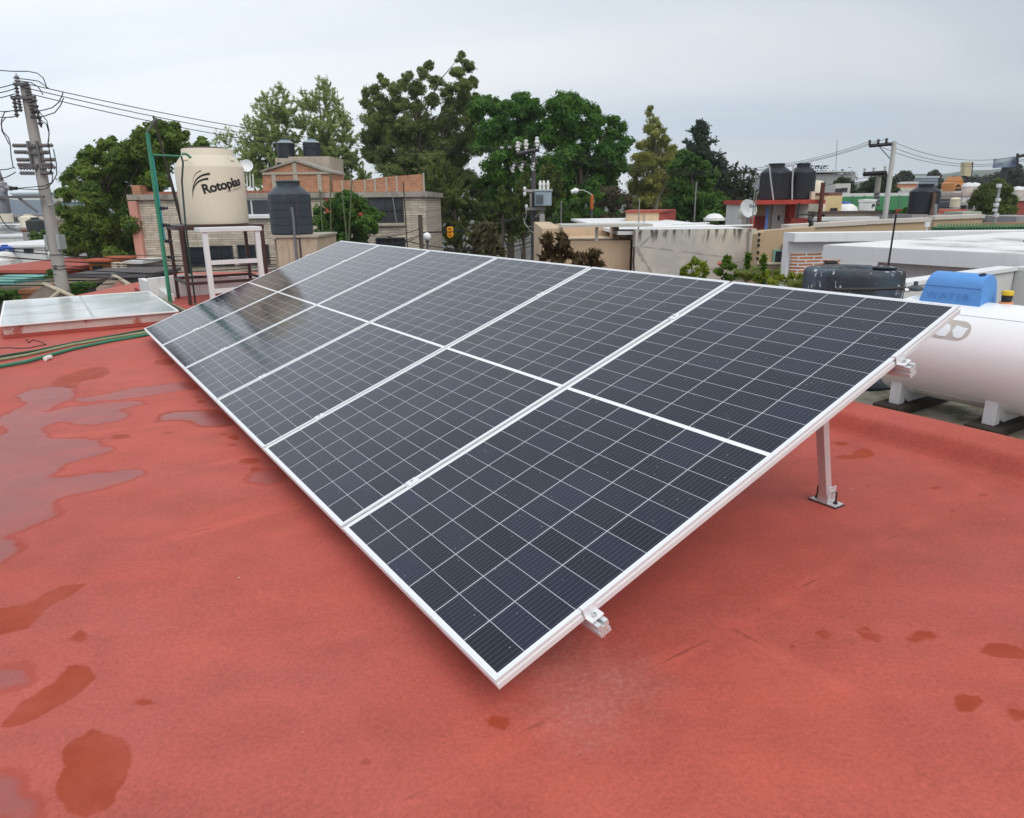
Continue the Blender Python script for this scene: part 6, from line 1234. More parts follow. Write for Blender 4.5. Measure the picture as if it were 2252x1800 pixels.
# pole with meter boxes
pm = thing('service_post', 'slim grey service post with pale boxes before the round dark tree', 'post', at(2191, 500, 19)); q = at(2190, 500, 19); MB().tube([(q[0], 19, q[2] - .8), at(2198, 412, 19)], .032, 8).build('post', mat('steel_grey_far', (.28, .29, .3)), pm)
for x, y, r_ in ((2197, 409, .045), (2195, 440, .04), (2191, 451, .045), (2188, 463, .035), (2191, 474, .045)): c = at(x, y, 18.9); MB().box((c[0] - r_, 18.85, c[2] - r_), (c[0] + r_, 18.95, c[2] + r_)).build('box', mat('pale_box', (.58, .60, .60), .5), pm, bevel=.008)
fw = [(1972, 400, 2015, 440, 120, mat('orange_wall_far', (.52, .22, .12), .85), mat('pale_edge', (.5, .5, .5)), 'house with an orange upper wall and white roof line in the far town'), (1976, 413, 2012, 445, 112, mat('cream_wall_far', (.56, .52, .44), .85), None, 'cream house below the orange one in the far town'),
      (2009, 388, 2062, 425, 170, mat('blue_grey_hall', (.22, .26, .31), .8), mat('pale_blue_roof', (.46, .52, .56), .7), 'blue grey hall high in the far town'), (2058, 418, 2068, 462, 60, wp2, None, 'narrow white wall right of the lone black tank'),
      (2098, 421, 2122, 450, 92, mat('white_far', (.60, .58, .56), .85), None, 'white house below the orange tower'), (2118, 424, 2145, 446, 84, mat('white_far', (.6, .58, .56)), mat('pinkish_edge', (.5, .38, .34), .8), 'white block carrying two white tanks in the far town'),
      (2062, 437, 2100, 462, 70, wp2, mat('dark_roof_edge', (.07, .05, .05)), 'white house behind the grey tank box'), (2100, 445, 2150, 470, 66, mat('grey_far', (.36, .35, .33), .9), None, 'grey house below the white block in the far town'),
      (2052, 461, 2116, 480, 44, mat('maroon_wall', (.16, .045, .045), .85, .2), redr, 'house with a low red roof behind the tan parapet'), (2116, 466, 2158, 484, 42, mat('pale_green_wall', (.42, .45, .36), .85, .1), None, 'pale greenish house left of the round dark tree'),
      (2236, 432, 2330, 480, 62, mat('brick_red_far', (.30, .07, .055), .85, .15), mat('pale_coping', (.55, .5, .45)), 'brick red house with a pale roof edge at the right edge'), (2234, 476, 2330, 500, 40, grw, None, 'low grey house at the right edge below the brick red one')]
for x0, y0, x1, y1, Y_, mw, mr, lb in fw: block('town_house', lb, x0, y0, x1, y1, Y_, Y_ * .1, mw, mr, over=.15, rt=.35, wins=((x0 + (x1 - x0) * .3, y0 + (y1 - y0) * .35, x0 + (x1 - x0) * .45, y0 + (y1 - y0) * .5), (x0 + (x1 - x0) * .6, y0 + (y1 - y0) * .35, x0 + (x1 - x0) * .75, y0 + (y1 - y0) * .5)) if mr is None and y1 - y0 > 20 else ())
for x, y, Y_, r_, lb in ((2127, 424, 85, .62, 'left white tank of the pair in the far town'), (2141, 424, 85, .62, 'right white tank of the pair in the far town'), (2236, 432, 62.5, .45, 'left white tank on the brick red house'), (2252, 432, 62.5, .45, 'right white tank on the brick red house')):
    c = at(x, y, Y_); t_ = thing('water_tank', lb, 'water tank', c, 0, 'white tanks in the far town'); MB().lathe([(0, 0), (r_, 0), (r_, r_ * 1.1), (r_ * .7, r_ * 1.55), (0, r_ * 1.7)], c, 18).build('tank_body', mat('pale_tan_tank', (.50, .44, .40), .6), t_, smooth=True); MB().lathe([(r_ * 1.06, r_ * 1.0), (r_ * 1.06, r_ * 1.15), (r_ * .8, r_ * 1.6), (0, r_ * 1.8)], c, 18).build('tank_top', mat('dome_white', (.7, .7, .7)), t_, smooth=True)
gtb = thing('roof_cistern', 'dark grey box cistern with small caps in the far town', 'cistern', at(2080, 460, 64)); a = px(2064, 443, 2094, 459, 64); MB().box((a[0], 64, a[2]), (a[1], 65.2, a[3])).build('tank_body', mat('dark_grey_tank', (.05, .07, .09)), gtb, bevel=.08)
for f_ in (.3, .7): MB().lathe([(.25, 0), (.25, .08), (0, .1)], (a[0] + (a[1] - a[0]) * f_, 64.6, a[3] + .001), 12).build('cap', dfr, gtb)
ct2 = at(2099, 456, 62); t_ = thing('water_tank', 'cream tank right of the dark grey box cistern', 'water tank', ct2); MB().lathe([(0, 0), (.38, 0), (.38, .6), (.42, .62), (.28, .76), (0, .8)], ct2, 16).build('tank_body', mat('cream_paint', (.6, .5, .4)), t_, smooth=True)
# orange tower, totem, billboard
tw_ = thing('orange_tower', 'small orange tower with a pointed gable in the far town', 'tower', at(2110, 421, 100)); mb = MB(); mb.prism([at(x, y, 100) for x, y in ((2098, 421), (2099, 403), (2106, 399), (2112, 388), (2118, 399), (2121, 403), (2122, 421))], (0, 3, 0)); mb.build('wall', mat('orange_far', (.60, .25, .08), .8, .1), tw_)
mb = MB(); mb.prism([at(x, y, 99.9) for x, y in ((2101, 411), (2108, 405), (2115, 411))], (0, .08, 0)); mb.build('gable_opening', dfr, tw_); a = px(2101, 415, 2114, 419, 99.9); MB().box((a[0], 99.85, a[2]), (a[1], 99.99, a[3])).build('window', dfr, tw_)
tt = thing('totem_sign', 'pale yellow upright totem sign with a dark edge against the sky', 'sign', at(2130, 392, 110)); mb = MB(); mb.prism([at(x, y, 110) for x, y in ((2121, 387), (2122, 357), (2138, 356), (2136, 386), (2133, 389))], (0, 1, 0)); mb.build('sign_face', mat('totem_yellow', (.50, .44, .29), .7, .1, .5), tt)
mb = MB(); mb.prism([at(x, y, 110) for x, y in ((2138.3, 356), (2141, 357), (2138, 386), (2130, 391), (2121.5, 389), (2133, 389.3), (2136.3, 386))], (0, 1.1, 0)); mb.build('dark_edge', blk_, tt); q = at(2129, 390, 110.5); MB().tube([(q[0], 110.5, GZ), q], .3, 8).build('post', blk_, tt)
bb = thing('billboard', 'blue grey billboard above the far trees at the right edge', 'billboard', at(2215, 372, 125)); m, t, b = newmat('billboard_print'); v = OC(t); cb = MIX(t, SS(t, NZ(t, MAP(t, v, scale=(.3, 1, .8), rot=(0, .6, 0)), .5, 3.0), .42, .55), (.10, .15, .25), (.40, .46, .51)); t.links.new(cb, b.inputs['Base Color']); b.inputs['Roughness'].default_value = .6
mb = MB(); mb.prism([at(x, y, 125) for x, y in ((2188, 370), (2190, 350), (2238, 344), (2236, 367))], (0, .6, 0)); mb.build('print_face', m, bb); q = at(2215, 368, 125.3); MB().tube([(q[0], 125.8, GZ), (q[0], 125.8, q[2])], .5, 8).build('post', blk_, bb); MB().tube([at(2238, 345, 124.5), at(2290, 334, 124.5)], .25, 4).build('top_beam', blk_, bb); MB().tube([at(2238, 338, 124.5), at(2237, 366, 124.5)], .25, 4).build('edge_post', blk_, bb)
# hills far away
hm = mat('hill_green', (.075, .10, .075), .95, .4, .02, col2=(.16, .16, .14), lo=.5, hi=.6)
xs = np.linspace(-900, 1500, 160); hv = []; hf = []
for x in xs:
    base = 16 + 12 * mnoise.noise((x * .004, 0, 2)) + 5 * mnoise.noise((x * .02, 3, 0)) + (26 * max(0, (x - 350) / 250) if x < 600 else 26)
    hv += [(x, 560 + 60 * mnoise.noise((x * .005, 9, 0)), GZ - 1), (x, 700 + 60 * mnoise.noise((x * .006, 5, 0)), GZ + max(4, base * .75)), (x, 900, GZ + max(6, base * 1.1))]
n_ = len(xs)
for i in range(n_ - 1):
    for j in range(2): hf.append((3 * i + j, 3 * i + 3 + j, 3 * i + 4 + j, 3 * i + 1 + j))
hl = MB().add(hv, hf).build('hills', hm, smooth=True); tag(hl, kind='structure')

# ================================================================== foliage
COV = 1.0
def crown_mesh(name, clumps, m, leaf=(.30, .15), cov=1.1, sub=16, droop=0.0, subr=.44, fill=.25, jit=1.0, tone_spread=.35, up_bias=.25, plume=None):
    """many small leaf faces in sprays: clumps = [(centre, radius, density)]; every clump is broken into smaller tufts"""
    cs, rs, tn, cn = [], [], [], []
    for c, r, den in clumps:
        c = np.array(c, float); k = max(3, int(sub * (0.7 + .6 * RNG.random())))
        d = RNG.normal(size=(k, 3)); d[:, 2] += up_bias; d /= np.linalg.norm(d, axis=1)[:, None]
        rr_ = r * (fill + (1.0 - fill) * RNG.random(k) ** .7) * .78
        sc_ = c + d * rr_[:, None] * np.array([1, 1, .92]); sr = r * subr * (.65 + .7 * RNG.random(k)); ct = RNG.random()
        for i in range(k):
            if RNG.random() > den + .15: continue
            n = max(5, int(cov * den * 4.2 * math.pi * sr[i] ** 2 / (leaf[0] * leaf[1]) * 1.0 * COV))
            q = RNG.normal(size=(n, 3)); q /= np.linalg.norm(q, axis=1)[:, None]
            p = sc_[i] + q * (sr[i] * (.25 + .75 * RNG.random(n) ** .5) * np.where(RNG.random(n) < .16, RNG.uniform(1.05, 1.6, n), 1.0))[:, None] * np.array([1.0, 1.0, .75])
            if plume is not None:
                ax = d[i] * .75 + np.array([0, 0, plume]) + RNG.normal(size=3) * .3; ax /= np.linalg.norm(ax); s_ = RNG.random(n) ** .8
                p = sc_[i] + ax * ((s_ - .35) * 2.7 * sr[i])[:, None] + q * (sr[i] * (.46 - .34 * s_) * (.4 + .6 * RNG.random(n)))[:, None]
            cs.append(p); rs.append(np.full(n, 1.0)); cn.append((p - c) / (np.linalg.norm(p - c, axis=1)[:, None] + 1e-6) * .45 + q * .75)
            tn.append(np.clip(.42 + tone_spread * (ct - .5) + .80 * (RNG.random() - .5) + .30 * (RNG.random(n) - .5), 0, 1))
    P = np.concatenate(cs); Nn = np.concatenate(cn); T = np.concatenate(tn); n = len(P)
    Nn = Nn + np.array([0, 0, .35]) + RNG.normal(size=(n, 3)) * .38 * jit; Nn /= np.linalg.norm(Nn, axis=1)[:, None]
    D = RNG.normal(size=(n, 3)) + np.array([0, 0, -droop]); D -= Nn * (D * Nn).sum(1)[:, None]; D /= np.linalg.norm(D, axis=1)[:, None] + 1e-9
    if droop > 0: D[:, 2] -= droop * .6; D /= np.linalg.norm(D, axis=1)[:, None]
    S = np.cross(Nn, D); S /= np.linalg.norm(S, axis=1)[:, None] + 1e-9
    sz = .7 + .6 * RNG.random(n); L = leaf[0] * sz; W_ = leaf[1] * sz
    a = P - D * (L * .5)[:, None]; b_ = P + S * (W_ * .5)[:, None] + D * (L * .05)[:, None]; c_ = P + D * (L * .5)[:, None]; d_ = P - S * (W_ * .5)[:, None] + D * (L * .05)[:, None]
    V = np.stack([a, b_, c_, d_], 1).reshape(-1, 3)
    return V, T
def crown_obj(name, V, T, m, parent):
    root = parent
    while root is not None and root.parent is not None: root = root.parent
    off = np.array(root.location) if root is not None else 0
    n = len(T); me = bpy.data.meshes.new(name); me.vertices.add(4 * n); me.vertices.foreach_set('co', (V - off).astype(np.float32).ravel())
    me.loops.add(4 * n); me.loops.foreach_set('vertex_index', np.arange(4 * n, dtype=np.int32)); me.polygons.add(n)
    me.polygons.foreach_set('loop_start', np.arange(0, 4 * n, 4, dtype=np.int32)); me.update(calc_edges=True)
    at_ = me.attributes.new('tone', 'FLOAT', 'POINT'); at_.data.foreach_set('value', np.repeat(T, 4).astype(np.float32)); me.materials.append(m); me.validate()
    o = bpy.data.objects.new(name, me); COL.objects.link(o)
    if parent is not None: o.parent = parent
    return o
bark = mat('bark', (.085, .068, .052), .95, .3, 4.0, bump=.6); palebark = mat('pale_bark', (.22, .19, .155), .9, .25, 3.0)
def plant(name, label, cat, Y, clumps, m, trunk=None, leaf=(.30, .15), depth=.6, bark_m=None, limbs=8, tr=.22, group=None, base=GZ, **kw):
    """clumps: (pixel x, pixel y, pixel radius[, density]) at distance Y; spread in depth so that the crown is round"""
    sc = Y / FPX; cl = []; xs_ = [c[0] for c in clumps]; xc = sum(xs_) / len(xs_); w2 = max(1.0, (max(xs_) - min(xs_)) / 2)
    for c in clumps:
        r = c[2] * sc * 1.12; den = c[3] if len(c) > 3 else 1.0
        f_ = math.sqrt(max(0, 1 - ((c[0] - xc) / (w2 * 1.15)) ** 2)); dy = RNG.uniform(-1, 1) * f_ * w2 * sc * depth
        p = at(c[0], c[1], Y + dy); cl.append((p, r * (Y + dy) / Y, den))
    bx_ = trunk if trunk is not None else xc; bpos = at(bx_, 470, Y); root = thing(name, label, cat, (bpos[0], Y, base), 0, group)
    V, T = crown_mesh(name, cl, m, leaf, **kw); crown_obj('crown' if cat == 'tree' else 'foliage', V, T, m, root)
    mb = MB(); low = min(p[2] for p, r, d in cl); hi = max(p[2] for p, r, d in cl); tz = low + (hi - low) * .62
    mb.tube([(bpos[0], Y, base), (bpos[0] + .3 * tr, Y, (base + tz) / 2), (bpos[0], Y, tz)], [tr, tr * .7, tr * .3], 8)
    order = sorted(cl, key=lambda q: -q[0][2])
    for p, r, d in order[:: max(1, len(order) // limbs)]:
        s0 = np.array([bpos[0], Y, min(tz, base + (p[2] - base) * RNG.uniform(.5, .78))]); m1 = (s0 + p) / 2 + np.array([0, 0, .12 * np.linalg.norm(p - s0)])
        mb.tube([s0, m1, p], [tr * .26, tr * .13, tr * .03], 5)
    mb.build('trunk' if cat == 'tree' else 'stem', bark_m or bark, root, smooth=True)
    return root
LF = dict(
 dense=leafmat('leaf_dense', (0.045, 0.1, 0.016), (0.22, 0.32, 0.055)), feather=leafmat('leaf_feather', (0.22, 0.29, 0.09), (0.44, 0.52, 0.2)), olive=leafmat('leaf_olive', (0.09, 0.125, 0.036), (0.27, 0.33, 0.105)),
 deep=leafmat('leaf_deep', (0.03, 0.105, 0.016), (0.14, 0.29, 0.04)), pine=leafmat('leaf_pine', (0.055, 0.088, 0.022), (0.2, 0.25, 0.06)), yolive=leafmat('leaf_yellow_olive', (0.16, 0.18, 0.04), (0.42, 0.43, 0.12)),
 mid=leafmat('leaf_mid', (0.035, 0.1, 0.018), (0.14, 0.26, 0.045)), blueg=leafmat('leaf_blue_green', (0.035, 0.062, 0.045), (0.1, 0.155, 0.1)), dark=leafmat('leaf_dark', (0.03, 0.045, 0.02), (0.09, 0.115, 0.05)),
 scrub=leafmat('leaf_scrub', (0.081, 0.068, 0.041), (0.182, 0.154, 0.091)), bright=leafmat('leaf_bright', (0.047, 0.115, 0.019), (0.140, 0.266, 0.049)), croton=leafmat('leaf_croton', (.05, .022, .018), (.17, .13, .05)),
 shef=leafmat('leaf_pale_bronze', (.05, .05, .028), (.20, .19, .10)), yel=leafmat('leaf_yellow_green', (.10, .16, .015), (.36, .42, .045)), palm=leafmat('leaf_palm', (.10, .14, .03), (.28, .33, .09)), shrub=leafmat('leaf_shrub', (.04, .10, .012), (.16, .26, .03)), far=leafmat('leaf_far', (.045, .062, .042), (.095, .115, .075)))
z1 = lambda pts, d=1.0: [(x, y, r) if len(p_) == 3 else p_ for p_ in pts for x, y, r in [p_[:3]]]
plant('leafy_tree', 'big dense leafy tree at the left between the concrete pole and the pink wall', 'tree', 38, [(345,275,14),(360,285,18),(335,285,16),(315,295,16),(385,283,14),(400,300,16),(375,305,22),(340,310,24),(300,300,12),(245,310,10),(230,320,14),(250,325,18),(270,330,20),(295,325,20),(325,335,26),(370,340,28),(405,330,18),(210,335,14),(195,330,10),(190,350,18),(220,350,22),(255,355,26),(300,360,30),(350,370,34),(175,365,18),(160,380,16),(195,385,26),(240,395,32),(290,400,36),(340,410,30),(150,400,18),(165,420,22),(205,430,32),(255,440,36),(300,450,30),(145,430,18),(136,460,14),(150,480,24),(190,480,32),(240,490,36),(290,490,34),(150,520,22),(190,525,32),(240,530,34),(285,540,32),(165,560,22),(210,560,26),(260,565,26),(300,565,14),(140,540,14)], LF['dense'], 230, (.21, .105), tr=.3, cov=1.55)
plant('leafy_tree', 'tree mostly hidden by the neck of the cream water tank', 'tree', 44, [(443,308,8),(437,320,10),(452,320,10),(430,335,14),(460,340,14),(445,345,18),(415,340,16)], LF['dense'], 440, (.34, .17), tr=.2)
plant('wispy_tree', 'thin wispy grey green tree just right of the cream water tank', 'tree', 52, [(480,298,9,.5),(500,293,11,.5),(520,303,13,.5),(474,316,12,.5),(498,318,15,.6),(525,326,15,.6),(488,342,16,.7),(515,350,18,.8),(500,372,20,1),(530,372,20,1),(478,362,14,.9),(520,400,22,1),(548,398,20,1)], LF['feather'], 505, (.30, .055), droop=.3, tr=.12, sub=12, cov=.8, plume=.4)
plant('feathery_tree', 'left one of two tall light green feathery trees behind the brick gable', 'tree', 60, [(615,193,8,.55),(607,208,11,.6),(625,213,11,.6),(585,213,9,.5),(570,222,8,.5),(640,224,9,.6),(590,234,15,.7),(615,240,17,.75),(640,250,13,.7),(562,238,9,.55),(575,260,15,.7),(600,265,17,.75),(630,270,17,.75),(653,272,9,.6),(545,265,8,.6),(550,285,13,.7),(570,295,19,.8),(600,300,21,.8),(630,305,19,.8),(655,300,13,.7),(560,325,20,.9),(590,335,24,.9),(625,340,22,.9),(555,355,20,1),(580,375,24,1),(615,380,24,1),(650,375,22,1),(560,395,20,1),(590,410,22,1),(545,340,14,.8)], LF['feather'], 603, (.30, .055), droop=.15, tr=.2, limbs=14, sub=24, subr=.44, cov=.85, plume=.45)
plant('feathery_tree', 'right one of two tall light green feathery trees, the one with the pointed top', 'tree', 61, [(703,176,7,.6),(715,182,8,.6),(705,194,11,.65),(720,200,12,.65),(735,206,8,.5),(694,214,11,.6),(715,222,16,.75),(738,225,11,.6),(668,207,7,.5),(675,222,10,.55),(664,234,11,.6),(690,240,16,.7),(715,250,18,.8),(745,245,13,.65),(760,262,9,.6),(765,285,8,.6),(755,275,14,.7),(730,275,18,.8),(700,280,20,.8),(672,275,18,.75),(690,310,22,.85),(720,310,22,.9),(750,305,18,.8),(772,315,12,.7),(700,340,24,1),(735,340,24,1),(765,340,16,.9),(680,350,20,1),(710,370,24,1),(745,370,22,1),(775,365,18,1),(800,390,18,1),(770,400,20,1),(740,400,22,1),(790,420,14,1),(800,340,10,.7),(790,300,10,.5),(800,270,10,.4)], LF['feather'], 716, (.30, .055), droop=.15, tr=.22, limbs=14, sub=24, subr=.44, cov=.85, plume=.45)
plant('tall_tree', 'tallest tree, dark olive with an airy broken top, in the middle of the photo', 'tree', 55, [(1015,121,9,.78),(1012,132,11,.78),(1030,148,15,.9),(1005,160,16,.9),(1040,183,13,.9),(1020,195,22,.9),(945,146,12,.78),(930,163,15,.78),(955,180,18,.78),(898,168,13,.78),(885,187,17,.78),(915,200,22,.78),(868,200,19,.78),(843,183,13,.78),(835,168,8,.78),(828,200,17,.78),(810,205,14,.78),(806,230,16,.9),(838,230,26,.9),(875,235,26,.9),(910,240,24,.9),(950,220,20,.78),(985,200,18,.78),(990,235,24,.78),(1025,235,26,.9),(1046,215,11,.9),(820,265,28,.9),(855,275,30,.9),(895,280,32,.85),(940,275,30,.75),(985,275,30,.9),(1030,270,28,.8),(1052,262,14,.9),(830,305,32,1),(870,315,35,1),(915,320,36,1),(960,320,36,1),(1005,320,36,1),(1045,315,32,1),(850,350,34,1),(900,360,36,1),(950,365,36,1),(1000,360,34,1),(810,300,20,1),(815,340,22,1),(870,385,26,1),(910,395,26,1),(960,400,30,1),(1000,395,28,1),(930,420,26,1),(985,430,28,1),(1030,400,28,1),(1055,425,24,1),(960,450,28,1)], LF['olive'], 925, (.24, .085), droop=.5, tr=.34, limbs=18, sub=34, subr=.30, cov=1.35)
plant('broad_tree', 'left one of two broad deep green trees with rounded tops', 'tree', 51, [(1065,225,20),(1050,245,22),(1095,232,18),(1115,235,18),(1150,222,19),(1175,232,17),(1130,240,22),(1100,260,28),(1160,258,28),(1130,285,30),(1192,250,12),(1185,285,24),(1080,290,30),(1110,315,34),(1160,320,34),(1070,325,30),(1090,360,34),(1140,365,34),(1180,370,30),(1110,400,28),(1150,410,28),(1075,400,26),(1190,410,28),(1090,440,28),(1130,450,30),(1170,450,30),(1070,470,24),(1110,490,28),(1150,495,28),(1200,460,26)], LF['deep'], 1120, (.26, .12), tr=.32, cov=1.25)
plant('broad_tree', 'right and larger one of two broad deep green trees with rounded tops', 'tree', 50, [(1235,220,17),(1220,240,20),(1260,224,18),(1285,238,18),(1300,253,20),(1250,255,28),(1220,270,26),(1320,268,18),(1350,268,16),(1370,283,16),(1380,310,13),(1345,300,26),(1300,290,30),(1260,295,32),(1215,305,28),(1365,330,22),(1330,335,32),(1280,335,34),(1230,345,34),(1360,365,22),(1320,375,32),(1270,380,36),(1225,390,36),(1340,405,22),(1300,420,32),(1250,430,36),(1215,440,30),(1350,440,22),(1225,480,30),(1265,480,30),(1310,470,28),(1345,475,20)], LF['deep'], 1275, (.26, .12), tr=.34, cov=1.25)
plant('cedar_tree', 'lower dense dark olive evergreen below the tallest tree', 'tree', 46, [(960,400,28),(985,410,28),(1000,430,26),(960,440,32),(1010,450,32),(1040,455,28),(970,480,34),(1020,490,34),(1060,480,28),(1088,468,22),(950,520,28),(1000,530,30),(1050,525,30),(1095,510,28),(1122,500,22),(938,395,14),(925,440,12),(955,555,20),(1010,560,20),(1060,555,20)], LF['pine'], 1000, (.22, .07), tr=.28, cov=1.15, plume=.35)
plant('pine_tree', 'bushy pine right of the dark slim pole behind its transformer', 'tree', 45, [(1210,372,11),(1203,388,15),(1222,395,15),(1195,402,15),(1215,412,20),(1228,430,16),(1195,430,18),(1205,455,22),(1220,480,20),(1190,480,20),(1205,510,22)], LF['pine'], 1208, (.30, .08), droop=-.3, tr=.2, cov=1.1, plume=.6)
plant('pine_tree', 'narrow pine left of the dark slim pole', 'tree', 45, [(1157,388,6),(1155,400,9),(1152,415,13),(1148,432,16),(1142,450,18),(1165,455,16),(1150,472,20),(1135,485,18),(1160,495,20),(1140,515,20)], LF['pine'], 1150, (.30, .08), droop=-.3, tr=.18, cov=1.1, plume=.6)
plant('pine_tree', 'small pine spire low between the trees left of the dark slim pole', 'tree', 44.5, [(1104,415,4),(1103,424,6),(1102,436,9),(1112,428,5),(1108,448,12),(1098,460,12),(1115,465,12)], LF['pine'], 1105, (.28, .08), droop=-.3, tr=.12, plume=.6)
plant('narrow_tree', 'tall narrow yellow olive tree right of the two broad green trees', 'tree', 55, [(1431,237,7,.7),(1429,250,10,.8),(1437,266,12,.75),(1428,283,13,.75),(1447,278,10,.7),(1460,288,8,.7),(1440,300,16,.8),(1460,312,14,.8),(1425,315,14,.8),(1409,322,11,.8),(1440,335,22,.95),(1475,330,15,.9),(1405,347,17,.9),(1470,360,24,1),(1430,365,28,1),(1398,377,20,1),(1490,375,16,1),(1440,400,30,1),(1480,410,22,1),(1400,410,20,1),(1420,435,28,1),(1465,440,24,1),(1388,440,16,1),(1440,460,26,1),(1480,455,16,1),(1400,465,18,1)], LF['yolive'], 1440, (.26, .07), droop=.5, tr=.26, limbs=14, bark_m=palebark, cov=1.15, sub=22, subr=.40)
plant('round_tree', 'rounded fresh green tree in front of the dark spiky conifer', 'tree', 49, [(1500,345,16),(1520,358,20),(1545,370,20),(1490,370,22),(1565,388,16),(1520,395,28),(1553,410,22),(1490,405,24),(1520,435,28),(1550,445,22),(1490,445,26),(1530,470,28),(1500,475,24)], LF['mid'], 1520, (.24, .11), tr=.26)
plant('round_tree', 'lower rounded fresh green bush tree beside the beige and red box', 'tree', 47, [(1582,432,12),(1565,445,18),(1590,455,20),(1605,473,14),(1570,472,24),(1555,480,16),(1590,485,18)], LF['mid'], 1580, (.24, .11), tr=.18)
def conifer(name, label, Y, apex, base_y, half, tiers, m, lean=0, group=None):
    sc = Y / FPX; ap = at(*apex, Y); root = thing(name, label, 'tree', (ap[0], Y, GZ), 0, group); zb = at(apex[0], base_y, Y)[2]; Hh = ap[2] - zb; Vs, Ts = [], []
    mb = MB(); mb.tube([(ap[0], Y, GZ), (ap[0], Y, zb + Hh * .5), (ap[0], Y, ap[2])], [.26, .14, .02], 7); cl = []
    for i in range(tiers):
        f_ = (i + .6) / tiers; z = ap[2] - Hh * f_; rad_ = half * sc * (f_ ** .8) * RNG.uniform(.7, 1.2)
        for k_ in range(6 + int(f_ * 4)):
            a = RNG.random() * 6.283; L = rad_ * RNG.uniform(.55, 1.08); tip = np.array([ap[0] + L * math.cos(a), Y + L * math.sin(a), z + L * RNG.uniform(.10, .42)]); mid_ = np.array([ap[0] + L * .5 * math.cos(a), Y + L * .5 * math.sin(a), z - L * .02])
            mb.tube([(ap[0], Y, z - L * .06), mid_, tip], [.05, .035, .012], 4)
            for s_, r_ in ((1.0, .13), (.85, .2), (.65, .26), (.42, .3)): cl.append((np.array([ap[0], Y, z]) * (1 - s_) + tip * s_ - np.array([0, 0, .14 * L * (1 - s_)]), max(.22, L * r_), .9))
    V, T = crown_mesh(name, cl, m, (.24, .06), cov=.85, sub=6, droop=.1, subr=.5, plume=.35); crown_obj('crown', V, T, m, root); mb.build('trunk', bark, root, smooth=True)
conifer('conifer_tree', 'dark blue green spiky conifer against the sky on the right', 60, (1541, 266), 470, 100, 17, LF['blueg'])
plant('ragged_tree', 'dark ragged tree left of the two big black tanks', 'tree', 52, [(1610,383,8,.7),(1635,376,10,.6),(1655,383,9,.6),(1625,395,12,.7),(1650,405,12,.7),(1613,410,14,.8),(1640,425,16,.9),(1660,430,9,.8),(1610,440,16,1),(1635,450,18,1),(1655,455,12,1),(1620,470,16,1),(1645,480,18,1)], LF['dark'], 1632, (.26, .09), droop=.4, tr=.2, limbs=10, plume=.3)
plant('scrub_tree', 'thin brownish scrub tree right of the street lamp', 'tree', 44, [(1330,428,15,.7),(1355,425,16,.7),(1380,440,15,.7),(1320,453,16,.8),(1350,460,18,.8),(1385,465,15,.8),(1335,485,18,.9),(1370,485,18,.9),(1310,480,12,.9)], LF['scrub'], 1350, (.30, .09), tr=.14, bark_m=palebark, limbs=9)
plant('green_bush', 'bright green bushes around the orange topped street lamp post', 'bush', 43.5, [(1240,458,14),(1270,450,16),(1295,440,12),(1318,432,10),(1225,480,16),(1260,480,18),(1290,475,16),(1310,465,12),(1240,505,18),(1280,500,18)], LF['bright'], 1270, (.34, .13), tr=.08)
plant('bushy_tree', 'mid green bushy tree growing before the stone house behind the stakes', 'tree', 30.5, [(745,437,12),(765,428,11),(728,449,14),(700,465,13),(755,455,20),(783,440,13),(800,455,16),(815,470,15),(831,478,11),(841,472,6),(775,475,24),(735,480,22),(700,490,18),(805,490,22),(760,500,26),(720,510,24),(795,515,22),(820,505,14),(700,525,20),(750,530,24),(790,535,18)], LF['mid'], 760, (.16, .08), tr=.16, cov=1.1)
# garden plants just beyond the array and behind the gas tank
plant('umbrella_plant', 'pale bronze large leaved plant rising behind the panels left of the dark slim pole', 'plant', 19, [(1050,506,9),(1065,502,9),(1082,503,9),(1045,523,8),(1066,522,11),(1087,527,9),(1060,544,10),(1085,548,11),(1048,555,10),(1102,551,7)], LF['shef'], 1065, (.34, .12), tr=.03, droop=.6, limbs=6, cov=.55, sub=9, subr=.6)
plant('croton_plant', 'dark reddish croton plant rising behind the panels right of the plain grey pole', 'plant', 13.5, [(1237,521,8),(1232,532,9),(1243,537,9),(1236,550,10),(1205,526,7),(1200,538,8),(1209,552,10),(1250,562,9),(1225,572,12),(1266,569,8),(1196,565,9)], LF['croton'], 1232, (.26, .075), tr=.02, droop=.4, limbs=6, cov=.5, sub=8, subr=.65)
plant('croton_plant', 'reddish brown rosette plant peeking over the panels before the beige wall', 'plant', 12.5, [(1298,562,7),(1310,560,6),(1286,568,6),(1300,575,9),(1318,582,7),(1272,580,7)], LF['croton'], 1298, (.24, .06), tr=.02, droop=.3, limbs=5, cov=.55, sub=8, subr=.65)
plant('yellow_shrub', 'yellow green shrub with upright leaves peeking over the panels before the grey wall', 'plant', 10.5, [(1514,588,8),(1530,576,9),(1545,583,8),(1504,600,9),(1530,600,13),(1552,598,7),(1518,612,10),(1545,612,9)], LF['yel'], 1528, (.13, .035), tr=.012, droop=-.7, limbs=5, cov=.8, sub=9)
hib = plant('hibiscus_shrub', 'green shrub with a pale red flower right of the yellow green shrub', 'plant', 10, [(1600,570,6),(1590,585,9),(1606,588,11),(1580,600,9),(1602,610,13),(1622,604,9),(1598,575,5)], LF['shrub'], 1600, (.10, .055), tr=.012, limbs=5, cov=.9, sub=9)
c = at(1582, 580, 9.8); MB().ball(c, .028, .8, 10).build('flower', mat('flower_red', (.62, .12, .09), .6, .2, 30.0), hib)
